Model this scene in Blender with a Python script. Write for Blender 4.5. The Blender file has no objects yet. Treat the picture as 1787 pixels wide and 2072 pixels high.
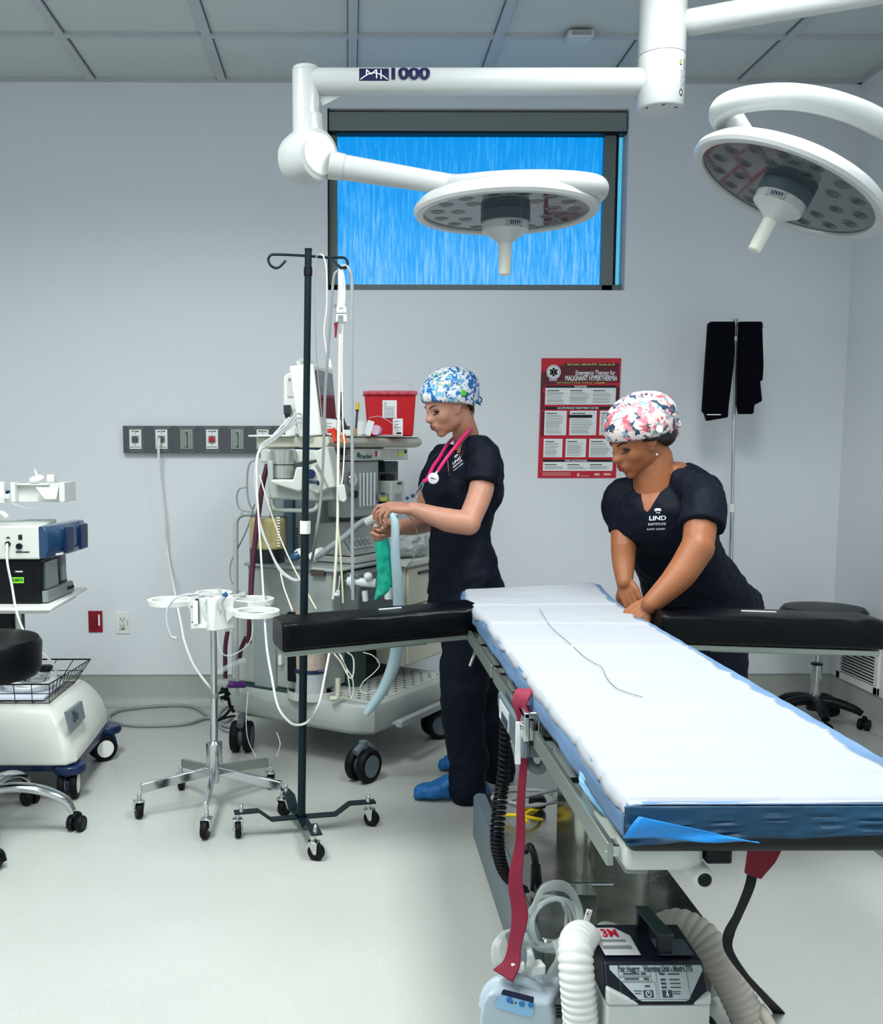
import bpy, bmesh, math, random
from mathutils import Vector, Matrix, noise
R = math.radians
V = Vector
random.seed(7)
scene = bpy.context.scene
col = scene.collection

# ---------------------------------------------------------------- camera
FPX, CX, CY, CAMH = 2050.0, 720.0, 1132.0, 1.29
PITCH, YAW = math.atan(227 / 2050), math.atan(15 / 2050)
cam = bpy.data.cameras.new('camera')
cam.sensor_fit = 'HORIZONTAL'
cam.sensor_width = 36
cam.lens = 36 * FPX / 1787
cam.shift_x = (893.5 - CX) / 1787
cam.shift_y = (CY - 1036) / 1787
cam.clip_start = 0.05
camo = bpy.data.objects.new('camera', cam)
CAMM = Matrix.Rotation(-YAW, 4, 'Z') @ Matrix.Rotation(R(90) - PITCH, 4, 'X')
camo.matrix_world = Matrix.Translation((0, 0, CAMH)) @ CAMM
col.objects.link(camo)
scene.camera = camo
C0 = V((0, 0, CAMH))

# ---------------------------------------------------------------- light and exposure
scene.view_settings.view_transform = 'Standard'
scene.view_settings.look = 'None'
scene.view_settings.gamma = 1
scene.view_settings.use_curve_mapping = False
scene.view_settings.exposure = 0.60
w = bpy.data.worlds.new('world')
scene.world = w
w.use_nodes = True
w.node_tree.nodes['Background'].inputs[0].default_value = (0.35, 0.6, 1, 1)
w.node_tree.nodes['Background'].inputs[1].default_value = 0.6
CEIL = 3.005
TROFFERS = [(-0.9, 2.45, 33), (0.95, 2.45, 26), (-0.9, 0.9, 20), (0.95, 0.9, 13), (-0.6, -1.3, 20)]
for tx, ty, tw in TROFFERS:
    l = bpy.data.lights.new('troffer_light', 'AREA')
    l.shape = 'RECTANGLE'; l.size = 0.56; l.size_y = 1.1
    l.energy = tw; l.color = (0.95, 1.0, 0.985); l.spread = R(155)
    o = bpy.data.objects.new('troffer_light', l)
    o.location = (tx, ty, CEIL - 0.035)
    col.objects.link(o)

# ---------------------------------------------------------------- pixel helpers
def ray(px, py):
    return (CAMM.to_3x3() @ V(((px - CX) / FPX, (CY - py) / FPX, -1)))
def P(px, py, Y):
    d = ray(px, py); return C0 + d * (Y / d.y)
def PZ(px, py, z=0.0):
    d = ray(px, py); return C0 + d * ((z - CAMH) / d.z)
def PX(px, py, X):
    d = ray(px, py); return C0 + d * (X / d.x)
def PP(px, py, pt, n):
    d = ray(px, py); return C0 + d * ((pt - C0).dot(n) / d.dot(n))

# ---------------------------------------------------------------- materials
def lin(c):
    return tuple((x / 12.92 if x <= 0.04045 else ((x + 0.055) / 1.055) ** 2.4) for x in c)
def hx(s):
    s = s.lstrip('#'); return lin([int(s[i:i + 2], 16) / 255 for i in (0, 2, 4)])
MATS = {}
def mat(name, color, rough=0.5, metal=0.0, alpha=1.0, trans=0.0, bump=0.0, bscale=40.0, var=0.0, vscale=6.0,
        coat=0.0, sheen=0.0, spec=0.5, emis=0.0, sss=0.0, stretch=None, ior=1.45, vdet=4):
    if name in MATS: return MATS[name]
    m = bpy.data.materials.new(name); m.use_nodes = True
    nt = m.node_tree; b = nt.nodes['Principled BSDF']
    c = hx(color) if isinstance(color, str) else color
    b.inputs['Base Color'].default_value = (*c, 1)
    b.inputs['Roughness'].default_value = rough
    b.inputs['Metallic'].default_value = metal
    b.inputs['Alpha'].default_value = alpha
    b.inputs['IOR'].default_value = ior
    b.inputs['Specular IOR Level'].default_value = spec
    b.inputs['Transmission Weight'].default_value = trans
    b.inputs['Coat Weight'].default_value = coat
    b.inputs['Sheen Weight'].default_value = sheen
    if sss:
        b.inputs['Subsurface Weight'].default_value = sss
        b.inputs['Subsurface Radius'].default_value = (0.02, 0.008, 0.004)
    if emis:
        b.inputs['Emission Color'].default_value = (*c, 1)
        b.inputs['Emission Strength'].default_value = emis
    if bump or var:
        tc = nt.nodes.new('ShaderNodeTexCoord'); mp = nt.nodes.new('ShaderNodeMapping')
        nt.links.new(tc.outputs['Object'], mp.inputs[0])
        if stretch: mp.inputs['Scale'].default_value = stretch
    if bump:
        n = nt.nodes.new('ShaderNodeTexNoise'); n.inputs['Scale'].default_value = bscale; n.inputs['Detail'].default_value = 4
        bp = nt.nodes.new('ShaderNodeBump'); bp.inputs['Strength'].default_value = bump; bp.inputs['Distance'].default_value = 0.01
        nt.links.new(mp.outputs[0], n.inputs['Vector']); nt.links.new(n.outputs['Fac'], bp.inputs['Height'])
        nt.links.new(bp.outputs[0], b.inputs['Normal'])
    if var:
        n = nt.nodes.new('ShaderNodeTexNoise'); n.inputs['Scale'].default_value = vscale; n.inputs['Detail'].default_value = vdet
        cr = nt.nodes.new('ShaderNodeValToRGB')
        cr.color_ramp.elements[0].position = 0.35; cr.color_ramp.elements[1].position = 0.65
        cr.color_ramp.elements[0].color = (*[x * (1 - var) for x in c], 1)
        cr.color_ramp.elements[1].color = (*[min(1, x * (1 + var)) for x in c], 1)
        nt.links.new(mp.outputs[0], n.inputs['Vector']); nt.links.new(n.outputs['Fac'], cr.inputs[0])
        nt.links.new(cr.outputs[0], b.inputs['Base Color'])
    MATS[name] = m
    return m

def cells(name, stops, scale, rough=0.8, warp=0.15, bump=0.0, rand=1.0):
    """flat colour patches: noise-warped voronoi cells through a constant colour ramp"""
    m = bpy.data.materials.new(name); m.use_nodes = True
    nt = m.node_tree; b = nt.nodes['Principled BSDF']; b.inputs['Roughness'].default_value = rough
    tc = nt.nodes.new('ShaderNodeTexCoord')
    n = nt.nodes.new('ShaderNodeTexNoise'); n.inputs['Scale'].default_value = scale * 0.9; n.inputs['Detail'].default_value = 3
    mx = nt.nodes.new('ShaderNodeVectorMath'); mx.operation = 'MULTIPLY_ADD'
    mx.inputs[1].default_value = (warp,) * 3
    nt.links.new(tc.outputs['Object'], n.inputs['Vector']); nt.links.new(n.outputs['Color'], mx.inputs[0])
    nt.links.new(tc.outputs['Object'], mx.inputs[2])
    v = nt.nodes.new('ShaderNodeTexVoronoi'); v.inputs['Scale'].default_value = scale; v.inputs['Randomness'].default_value = rand
    nt.links.new(mx.outputs[0], v.inputs['Vector'])
    sp = nt.nodes.new('ShaderNodeSeparateColor'); nt.links.new(v.outputs['Color'], sp.inputs[0])
    cr = nt.nodes.new('ShaderNodeValToRGB'); cr.color_ramp.interpolation = 'CONSTANT'
    e = cr.color_ramp.elements
    e[0].position = 0; e[0].color = (*hx(stops[0][1]), 1); e[1].position = stops[1][0]; e[1].color = (*hx(stops[1][1]), 1)
    for p, c in stops[2:]:
        x = e.new(p); x.color = (*hx(c), 1)
    nt.links.new(sp.outputs[0], cr.inputs[0]); nt.links.new(cr.outputs[0], b.inputs['Base Color'])
    if bump:
        n2 = nt.nodes.new('ShaderNodeTexNoise'); n2.inputs['Scale'].default_value = 30
        bp = nt.nodes.new('ShaderNodeBump'); bp.inputs['Strength'].default_value = bump; bp.inputs['Distance'].default_value = 0.01
        nt.links.new(tc.outputs['Object'], n2.inputs['Vector']); nt.links.new(n2.outputs['Fac'], bp.inputs['Height']); nt.links.new(bp.outputs[0], b.inputs['Normal'])
    MATS[name] = m
    return m

# ---------------------------------------------------------------- mesh builder
def frame_of(d, up=V((0, 0, 1))):
    d = d.normalized()
    if abs(d.dot(up)) > 0.98: up = V((0, 1, 0)) if abs(d.y) < .9 else V((1, 0, 0))
    x = up.cross(d).normalized(); y = d.cross(x).normalized()
    return x, y, d
def catmull(pts, n=6):
    pts = [V(p) for p in pts]
    if len(pts) < 3: return pts
    out = []
    e = [2 * pts[0] - pts[1]] + pts + [2 * pts[-1] - pts[-2]]
    for i in range(1, len(e) - 2):
        p0, p1, p2, p3 = e[i - 1:i + 3]
        for k in range(n):
            t = k / n
            out.append(0.5 * ((2 * p1) + (p2 - p0) * t + (2 * p0 - 5 * p1 + 4 * p2 - p3) * t * t + (3 * p1 - p0 - 3 * p2 + p3) * t ** 3))
    out.append(pts[-1])
    return out

class MB:
    def __init__(s): s.v = []; s.f = []; s.mi = []; s.m = 0
    def add(s, vs, fs):
        k = len(s.v); s.v += [tuple(p) for p in vs]; s.f += [tuple(i + k for i in f) for f in fs]; s.mi += [s.m] * len(fs)
        return s
    def box(s, c, size, rot=None):
        c = V(c); hxx, hy, hz = [q / 2 for q in size]
        vs = [V((x, y, z)) for x in (-hxx, hxx) for y in (-hy, hy) for z in (-hz, hz)]
        if rot is not None:
            if isinstance(rot, (int, float)): rot = Matrix.Rotation(rot, 3, 'Z')
            vs = [rot @ p for p in vs]
        return s.add([p + c for p in vs], [(0, 1, 3, 2), (4, 6, 7, 5), (0, 4, 5, 1), (2, 3, 7, 6), (0, 2, 6, 4), (1, 5, 7, 3)])
    def b2(s, a, b):
        a = V(a); b = V(b); return s.box((a + b) / 2, [abs(q) for q in (b - a)])
    def hexa(s, bot, top):   # 4 bottom, 4 top points, same winding (ccw from above)
        return s.add(list(bot) + list(top), [(3, 2, 1, 0), (4, 5, 6, 7), (0, 1, 5, 4), (1, 2, 6, 5), (2, 3, 7, 6), (3, 0, 4, 7)])
    def rings(s, rs, cap=True, closed=False):
        n = len(rs[0]); vs = [p for r in rs for p in r]; fs = []
        m = len(rs)
        for i in range(m - (0 if closed else 1)):
            j = (i + 1) % m
            for k in range(n):
                l = (k + 1) % n
                fs.append((i * n + k, i * n + l, j * n + l, j * n + k))
        if cap and not closed:
            fs.append(tuple(range(n - 1, -1, -1))); fs.append(tuple((m - 1) * n + k for k in range(n)))
        return s.add(vs, fs)
    def cyl(s, p0, p1, r0, r1=None, n=24, cap=True):
        p0 = V(p0); p1 = V(p1); r1 = r0 if r1 is None else r1
        x, y, d = frame_of(p1 - p0)
        return s.rings([[p + (x * math.cos(2 * math.pi * k / n) + y * math.sin(2 * math.pi * k / n)) * r for k in range(n)] for p, r in ((p0, r0), (p1, r1))], cap)
    def lathe(s, prof, o=(0, 0, 0), axis=(0, 0, 1), n=32):   # prof: (radius, height along axis)
        o = V(o); x, y, d = frame_of(V(axis))
        return s.rings([[o + d * h + (x * math.cos(2 * math.pi * k / n) + y * math.sin(2 * math.pi * k / n)) * max(r, 1e-5) for k in range(n)] for r, h in prof])
    def tube(s, pts, r, n=10, sm=6, flat=None, up=None, twist=0):
        p = catmull(pts, sm) if sm else [V(q) for q in pts]
        rr = r if isinstance(r, (list, tuple)) else None
        rs = []; px = None
        for i, q in enumerate(p):
            d = (p[min(i + 1, len(p) - 1)] - p[max(i - 1, 0)])
            if d.length < 1e-7: d = V((0, 0, 1))
            d.normalize()
            if px is None: x, y, _ = frame_of(d, up or V((0, 0, 1)))
            else:
                x = (px - d * px.dot(d)); x = x.normalized() if x.length > 1e-6 else frame_of(d)[0]; y = d.cross(x)
            px = x
            if rr:
                t = i / max(1, len(p) - 1) * (len(rr) - 1); a = int(t); b = min(a + 1, len(rr) - 1); q_r = rr[a] + (rr[b] - rr[a]) * (t - a)
            else: q_r = r
            fx, fy = flat or (1, 1)
            rs.append([q + (x * math.cos(2 * math.pi * k / n) * fx + y * math.sin(2 * math.pi * k / n) * fy) * q_r for k in range(n)])
        return s.rings(rs)
    def loop(s, pts, r, n=8, sm=6):
        pts = [V(p) for p in pts]; m = len(pts); p = []
        for i in range(m):
            p0, p1, p2, p3 = pts[i - 1], pts[i], pts[(i + 1) % m], pts[(i + 2) % m]
            for k in range(sm):
                t = k / sm
                p.append(0.5 * ((2 * p1) + (p2 - p0) * t + (2 * p0 - 5 * p1 + 4 * p2 - p3) * t * t + (3 * p1 - p0 - 3 * p2 + p3) * t ** 3))
        rs = []; L = len(p); nrm = sum(((p[i] - p[0]).cross(p[(i + L // 3) % L] - p[0]) for i in range(L)), V((0, 0, 0)))
        nrm = nrm.normalized() if nrm.length > 1e-9 else V((0, 0, 1))
        for i in range(L):
            d = (p[(i + 1) % L] - p[i - 1]).normalized(); x = nrm.cross(d).normalized(); y = d.cross(x)
            rs.append([p[i] + (x * math.cos(2 * math.pi * k / n) + y * math.sin(2 * math.pi * k / n)) * r for k in range(n)])
        return s.rings(rs, closed=True)
    def sph(s, c, r, rot=None, n=16, m=10):
        c = V(c); r = (r, r, r) if isinstance(r, (int, float)) else r
        vs = []
        for i in range(m + 1):
            th = math.pi * i / m
            for k in range(n):
                q = V((r[0] * math.sin(th) * math.cos(2 * math.pi * k / n), r[1] * math.sin(th) * math.sin(2 * math.pi * k / n), -r[2] * math.cos(th)))
                if i in (0, m): q = V((1e-5 * math.cos(2 * math.pi * k / n), 1e-5 * math.sin(2 * math.pi * k / n), -r[2] * math.cos(th)))
                vs.append((rot @ q if rot is not None else q) + c)
        return s.rings([vs[i * n:(i + 1) * n] for i in range(m + 1)])
    def prism(s, pts, vec):
        pts = [V(p) for p in pts]; vec = V(vec); n = len(pts)
        return s.add(pts + [p + vec for p in pts], [tuple(range(n - 1, -1, -1)), tuple(range(n, 2 * n))] + [(i, (i + 1) % n, n + (i + 1) % n, n + i) for i in range(n)])
    def grid(s, fn, nu, nv):
        vs = [fn(i / nu, j / nv) for j in range(nv + 1) for i in range(nu + 1)]
        return s.add(vs, [(j * (nu + 1) + i, j * (nu + 1) + i + 1, (j + 1) * (nu + 1) + i + 1, (j + 1) * (nu + 1) + i) for j in range(nv) for i in range(nu)])
    def mesh(s, name, mats):
        me = bpy.data.meshes.new(name); me.from_pydata(s.v, [], s.f)
        for m in (mats if isinstance(mats, (list, tuple)) else [mats]): me.materials.append(m)
        me.polygons.foreach_set('material_index', s.mi)
        bm = bmesh.new(); bm.from_mesh(me); bmesh.ops.recalc_face_normals(bm, faces=bm.faces)
        for f in bm.faces: f.smooth = True
        for e in bm.edges:
            if len(e.link_faces) == 2 and e.calc_face_angle(0) > R(38): e.smooth = False
        bm.to_mesh(me); bm.free()
        return me

def put(name, mb, mats, parent=None, bevel=0, label=None, solid=0, seg=2, smooth=False):
    o = bpy.data.objects.new(name, mb.mesh(name, mats)); col.objects.link(o)
    if parent is not None:
        o.parent = parent
        if parent.type == 'EMPTY': o.matrix_parent_inverse = Matrix.Translation(-V(parent.location))
    if solid:
        m = o.modifiers.new('solid', 'SOLIDIFY'); m.thickness = solid; m.offset = 0
    if bevel:
        m = o.modifiers.new('bevel', 'BEVEL'); m.width = bevel; m.segments = seg; m.limit_method = 'ANGLE'; m.angle_limit = R(40); m.harden_normals = False
    if label: o['label'] = label
    return o
def thing(name, label, cat, loc=(0, 0, 0), group=None):
    o = bpy.data.objects.new(name, None); o.empty_display_size = 0.05; o.location = loc; col.objects.link(o)
    o['label'] = label; o['category'] = cat
    if group: o['group'] = group
    return o
def tag(o, label, cat, group=None):
    o['label'] = label; o['category'] = cat
    if group: o['group'] = group
    return o
def struct(name, mb, mats, parent=None, bevel=0):
    o = put(name, mb, mats, parent, bevel)
    if parent is None: o['kind'] = 'structure'
    return o

def text_mesh(s, size, bold=0.0, spacing=1.0, xs=1.0, cuts=0):
    cu = bpy.data.curves.new('t', 'FONT'); cu.body = s; cu.size = size; cu.offset = bold; cu.space_character = spacing
    cu.align_x = 'CENTER'; cu.align_y = 'CENTER'
    o = bpy.data.objects.new('t', cu); col.objects.link(o)
    dg = bpy.context.evaluated_depsgraph_get(); dg.update()
    me = bpy.data.meshes.new_from_object(o.evaluated_get(dg))
    if cuts:
        bm = bmesh.new(); bm.from_mesh(me)
        for ax in (0, 1):
            cs = [v.co[ax] for v in bm.verts]; lo, hi = min(cs), max(cs); k = lo + cuts
            while k < hi:
                n_ = V((1, 0, 0)) if ax == 0 else V((0, 1, 0)); bmesh.ops.bisect_plane(bm, geom=bm.verts[:] + bm.edges[:] + bm.faces[:], plane_co=n_ * k, plane_no=n_); k += cuts
        bm.to_mesh(me); bm.free()
    vs = [V((v.co.x * xs, v.co.y, 0)) for v in me.vertices]; fs = [tuple(p.vertices) for p in me.polygons]
    bpy.data.objects.remove(o); bpy.data.curves.remove(cu); bpy.data.meshes.remove(me)
    return vs, fs
def text_on(mb, s, c, right, up, size, bold=0.0, spacing=1.0, xs=1.0, off=0.0006, fit=None):
    """write text into mb at c on the plane (right, up)"""
    vs, fs = text_mesh(s, size, bold, spacing, xs)
    if fit and vs:
        wd = max(v.x for v in vs) - min(v.x for v in vs)
        if wd > 0: vs = [V((v.x * fit / wd, v.y, 0)) for v in vs]
    right = V(right).normalized(); up = V(up).normalized(); n = right.cross(up)
    mb.add([V(c) + right * v.x + up * v.y + n * off for v in vs], fs)
    return mb
def quad_on(mb, c, right, up, w_, h_, off=0.0004):
    right = V(right).normalized(); up = V(up).normalized(); n = right.cross(up); c = V(c) + n * off
    return mb.add([c - right * w_ / 2 - up * h_ / 2, c + right * w_ / 2 - up * h_ / 2, c + right * w_ / 2 + up * h_ / 2, c - right * w_ / 2 + up * h_ / 2], [(0, 1, 2, 3)])

# ---------------------------------------------------------------- shared materials
WHITE = mat('white_enamel', '#b6b9b9', 0.28, coat=0.3)
PLAS = mat('white_plastic', '#e8eae6', 0.4)
CREAM = mat('cream_plastic', '#d9d9cc', 0.45, var=0.03)
BEIGE = mat('beige_metal', '#c3c2b4', 0.45, var=0.03)
GREY = mat('grey_plastic', '#9aa09e', 0.5, var=0.03)
MGREY = mat('mid_grey_metal', '#7d8684', 0.45)
DGREY = mat('dark_grey_plastic', '#4a4f52', 0.5)
CHROME = mat('chrome', '#c9cdd0', 0.12, 1.0)
STEEL = mat('stainless_steel', '#a3a49c', 0.24, 1.0, bump=0.06, bscale=9, stretch=(6, 6, 0.4), var=0.15, vscale=2.0)
SILVER = mat('brushed_aluminium', '#9aa39c', 0.35, 0.8)
BLACK = mat('black_plastic', '#04060f', 0.45, spec=.3)
RUB = mat('black_rubber', '#03040a', 0.6, spec=.25)
VINYL = mat('black_vinyl', '#010309', 0.38, bump=0.25, bscale=9, spec=.2)
GREEN = mat('dark_green_steel', '#0c2026', 0.4, 0.2, spec=.3)
BLUEG = mat('grey_blue_plastic', '#56636a', 0.45)
RED = mat('red_plastic', '#c01020', 0.35)
MAROON = mat('maroon_strap', '#7d1030', 0.7, bump=0.1, bscale=30)
NAVY = mat('navy_plastic', '#0a2148', 0.3)
PAPER = mat('paper', '#eceef0', 0.7)
INK = mat('ink', '#15171c', 0.7)
INKG = mat('grey_print', '#8a8d92', 0.7)
CLEAR = mat('clear_plastic', '#e9f2f2', 0.12, alpha=0.28, ior=1.3)
TUBE = mat('clear_tubing', '#cfd9d8', 0.12, alpha=0.34)
CORD = mat('white_cord', '#e6e8e4', 0.45)
GCORD = mat('grey_cord', '#8a9092', 0.45)
YELLOW = mat('yellow_plastic', '#e3c51a', 0.4)
SCREEN = mat('dark_screen', '#20242c', 0.12, coat=0.5)

def caster(parent, c, r, w_, yaw, fork_top, mfork, dual=False, hub=None, name='caster'):
    """c: wheel contact on the floor; yaw: rolling direction"""
    d = V((math.cos(yaw), math.sin(yaw), 0)); a = V((-math.sin(yaw), math.cos(yaw), 0)); c = V(c)
    ctr = c + V((0, 0, r)); b = MB()
    if dual:
        b.tube([ctr + d * r * 1.02 + V((0, 0, -.2 * r)), ctr + d * r * .75 + V((0, 0, .8 * r)), ctr + V((0, 0, 1.12 * r)), ctr - d * r * .7 + V((0, 0, .85 * r))], w_ * .32, 8, 4)
        b.cyl(ctr + V((0, 0, r * .9)), V((c.x, c.y, fork_top)), w_ * .35, n=12)
        b.cyl(ctr - a * w_ * .2, ctr + a * w_ * .2, r * .6, n=16)
    else:
        st = ctr - d * r * .45
        b.cyl((st.x, st.y, c.z + 2 * r + .001), (st.x, st.y, fork_top), w_ * .38, n=14)
        b.cyl((st.x, st.y, c.z + 2.02 * r), (st.x, st.y, c.z + 2.25 * r), w_ * .8, n=16)
        for sg in (-1, 1):
            o = a * sg * (w_ * .5 + .004)
            b.prism([st + o - d * r * .4 + V((0, 0, r * 1.15)), st + o + d * r * .75 + V((0, 0, r * 1.15)), ctr + o + d * r * .22 - V((0, 0, r * .15)), ctr + o - d * r * .2 - V((0, 0, r * .15))], a * sg * .003)
        b.box(st + d * r * .15 + V((0, 0, r * 1.12)), (r * 1.15, w_ + .014, .004), yaw)
        b.cyl(ctr - a * (w_ * .5 + .008), ctr + a * (w_ * .5 + .008), .006, n=8)
    k = put(name, b, mfork, parent, .001)
    wn = MB()
    for sg in ((-1, 1) if dual else (0,)):
        cc = ctr + a * sg * w_ * .55; hw = w_ * (.32 if dual else .5)
        wn.m = 0
        wn.lathe([(r * .5, -hw), (r * .93, -hw), (r, -hw * .6), (r, hw * .6), (r * .93, hw), (r * .5, hw)], cc, a, 28)
        wn.m = 1
        wn.lathe([(0, -hw * 1.06), (r * .66, -hw * 1.06), (r * .66, hw * 1.06), (0, hw * 1.06)], cc, a, 24)
    put('wheel', wn, [RUB, hub or DGREY], k)
    return k
# ================================================================ the room
X0, X1, YB, YF = -2.9, 2.43, 5.0, -2.4
WALLM = mat('wall_paint', '#e0e4e9', 0.75, bump=0.03, bscale=220, var=0.012, vscale=1.2)
TILEM = mat('ceiling_tile', '#c4cbc9', 0.85, bump=0.12, bscale=160, var=0.02, vscale=3)
GRIDM = mat('ceiling_grid_paint', '#b6bbbf', 0.6)
def floor_mat(name, base, rough, dk):
    m = mat(name, base, rough, var=0.035, vscale=1.6)
    nt = m.node_tree; b = nt.nodes['Principled BSDF']
    tc = nt.nodes.new('ShaderNodeTexCoord'); n = nt.nodes.new('ShaderNodeTexNoise'); n.inputs['Scale'].default_value = 260; n.inputs['Detail'].default_value = 5
    cr = nt.nodes.new('ShaderNodeValToRGB'); cr.color_ramp.elements[0].position = .36; cr.color_ramp.elements[1].position = .46
    cr.color_ramp.elements[0].color = (dk, dk, dk, 1); cr.color_ramp.elements[1].color = (1, 1, 1, 1)
    mx = nt.nodes.new('ShaderNodeMix'); mx.data_type = 'RGBA'; mx.blend_type = 'MULTIPLY'; mx.inputs[0].default_value = 1
    src = b.inputs['Base Color'].links[0].from_socket
    nt.links.new(tc.outputs['Object'], n.inputs['Vector']); nt.links.new(n.outputs['Fac'], cr.inputs[0])
    nt.links.new(src, mx.inputs[6]); nt.links.new(cr.outputs[0], mx.inputs[7]); nt.links.new(mx.outputs[2], b.inputs['Base Color'])
    return m
FLOORM = floor_mat('floor_vinyl', '#acafaa', 0.36, 0.80)
COVEM = floor_mat('cove_vinyl', '#a9aca6', 0.5, 0.72)

b = MB(); b.b2((X0 - .1, YF - .1, -.06), (X1 + .1, YB + .1, 0)); struct('floor', b, FLOORM)
b = MB(); b.b2((X0 - .1, YF - .1, CEIL + .012), (X1 + .1, YB + .1, CEIL + .08)); struct('ceiling', b, TILEM)
g = MB()
GX = [-1.207 + .6135 * k for k in range(-3, 7)]
for x in GX:
    if X0 < x < X1: g.b2((x - .019, YF, CEIL - .004), (x + .019, YB, CEIL + .012))
y = 4.475
while y > YF:
    g.b2((X0, y - .016, CEIL - .003), (X1, y + .016, CEIL + .012)); y -= .6135
g.b2((X0, YB - .02, CEIL - .006), (X1, YB, CEIL + .012)); g.b2((X1 - .02, YF, CEIL - .006), (X1, YB, CEIL + .012))
struct('trim_1', g, GRIDM)
gap = MB()
for x in GX:
    if X0 < x < X1:
        gap.b2((x + .019, YF, CEIL + .008), (x + .0225, YB, CEIL + .0125)); gap.b2((x - .0225, YF, CEIL + .008), (x - .019, YB, CEIL + .0125))
y = 4.475
while y > YF:
    gap.b2((X0, y + .016, CEIL + .006), (X1, y + .021, CEIL + .0125)); y -= .6135
struct('trim_2', gap, mat('reveal_dark', '#53595a', 0.8))

WL, WR = P(663, 400, YB).x, P(1269, 400, YB).x
WT, WB = P(900, 219, YB).z, P(900, 587, YB).z
b = MB(); T = .16
b.b2((X0 - .1, YB, 0), (WL, YB + T, CEIL + .02)); b.b2((WR, YB, 0), (X1 + .1, YB + T, CEIL + .02))
b.b2((WL, YB, 0), (WR, YB + T, WB)); b.b2((WL, YB, WT), (WR, YB + T, CEIL + .02))
struct('wall_back', b, WALLM)
b = MB(); b.b2((X1, YF - .1, 0), (X1 + .1, YB, CEIL + .02)); struct('wall_right', b, WALLM)
b = MB(); b.b2((X0 - .1, YF - .1, 0), (X0, YB, CEIL + .02)); struct('wall_left', b, WALLM)
b = MB(); b.b2((X0, YF - .1, 0), (X1, YF, CEIL + .02)); struct('wall_rear', b, WALLM)
def cove(p0, p1, nrm):
    p0 = V(p0); p1 = V(p1); n = V(nrm); m = MB(); H = .15
    prof = [(0, H), (.006, H), (.007, .05), (.014, .022), (.03, .006), (.05, .0012), (0, .0012)]
    m.add([p0 + n * a + V((0, 0, z)) for a, z in prof] + [p1 + n * a + V((0, 0, z)) for a, z in prof],
          [tuple(range(7)), tuple(range(13, 6, -1))] + [(i, (i + 1) % 7, 7 + (i + 1) % 7, 7 + i) for i in range(7)])
    m.m = 1
    m.b2(p0 + V((0, 0, H)), p1 + n * .0075 + V((0, 0, H + .006)))
    return m
CAPM = mat('cove_cap_strip', '#8f9694', 0.5)
struct('baseboard_back', cove((X0, YB, 0), (X1, YB, 0), (0, -1, 0)), [COVEM, CAPM])
struct('baseboard_right', cove((X1, YF, 0), (X1, YB, 0), (-1, 0, 0)), [COVEM, CAPM])
struct('baseboard_left', cove((X0, YF, 0), (X0, YB, 0), (1, 0, 0)), [COVEM, CAPM])

# ---- window: aluminium frame, frosted blue film on the pane, roller shade box
FRAMEM = mat('window_aluminium', '#6f7876', 0.5, 0.2)
fr = MB(); yo = YB + .05; yi = YB + .13
fr.b2((WL, yo, WB), (WL + .046, yi, WT)); fr.b2((WR - .1, yo, WB), (WR - .045, yi, WT))
fr.b2((WL, yo, WB), (WR, yi, WB + .034)); fr.b2((WL, yo, WT - .05), (WR, yi, WT))
fr.m = 1; fr.b2((WR - .045, yo + .01, WB), (WR - .03, yi, WT - .02)); fr.b2((WL, yo - .045, WB), (WL + .007, yo, WT))
win = struct('window_1', fr, [FRAMEM, BLACK], None, .002)
m = bpy.data.materials.new('frosted_blue_pane'); m.use_nodes = True; nt = m.node_tree; bs = nt.nodes['Principled BSDF']
tc = nt.nodes.new('ShaderNodeTexCoord'); mp = nt.nodes.new('ShaderNodeMapping'); mp.inputs['Scale'].default_value = (26, 1, 2.2)
n = nt.nodes.new('ShaderNodeTexNoise'); n.inputs['Scale'].default_value = 3; n.inputs['Detail'].default_value = 8; n.inputs['Roughness'].default_value = .7
sx = nt.nodes.new('ShaderNodeSeparateXYZ'); mr = nt.nodes.new('ShaderNodeMapRange')
mr.inputs[1].default_value = WT; mr.inputs[2].default_value = WB; mr.inputs[3].default_value = -.16; mr.inputs[4].default_value = .10
ad = nt.nodes.new('ShaderNodeMath'); ad.operation = 'ADD'
cr = nt.nodes.new('ShaderNodeValToRGB'); e = cr.color_ramp.elements
e[0].position = .38; e[0].color = (*hx('#0092e6'), 1); e[1].position = .72; e[1].color = (*hx('#7fc4fb'), 1)
x = e.new(.52); x.color = (*hx('#2ea4f2'), 1)
nt.links.new(tc.outputs['Object'], mp.inputs[0]); nt.links.new(mp.outputs[0], n.inputs['Vector'])
nt.links.new(tc.outputs['Object'], sx.inputs[0]); nt.links.new(sx.outputs['Z'], mr.inputs[0])
nt.links.new(n.outputs['Fac'], ad.inputs[0]); nt.links.new(mr.outputs[0], ad.inputs[1]); nt.links.new(ad.outputs[0], cr.inputs[0])
nt.links.new(cr.outputs[0], bs.inputs['Emission Color']); bs.inputs['Emission Strength'].default_value = .70
bs.inputs['Base Color'].default_value = (0, .02, .05, 1); bs.inputs['Roughness'].default_value = .4
b = MB(); b.b2((WL + .03, YB + .095, WB + .02), (WR - .06, YB + .1, WT - .03)); put('pane', b, m, win)
b = MB(); b.b2((WR - .03, YB + .11, WB), (WR - .002, YB + .115, WT)); put('edge_glass', b, mat('edge_daylight', '#59c8ee', .4, emis=.45), win)
b = MB(); b.b2((WL + .004, YB + .012, P(900, 263, YB).z), (WR - .006, YB + .085, WT - .012)); put('shade_box', b, mat('shade_box_grey', '#7e8684', .5), win, .004)
b = MB(); b.b2((WL + .004, YB + .016, P(900, 267, YB).z), (WR - .006, YB + .08, P(900, 263, YB).z)); put('shade_gap', b, BLACK, win)

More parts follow.
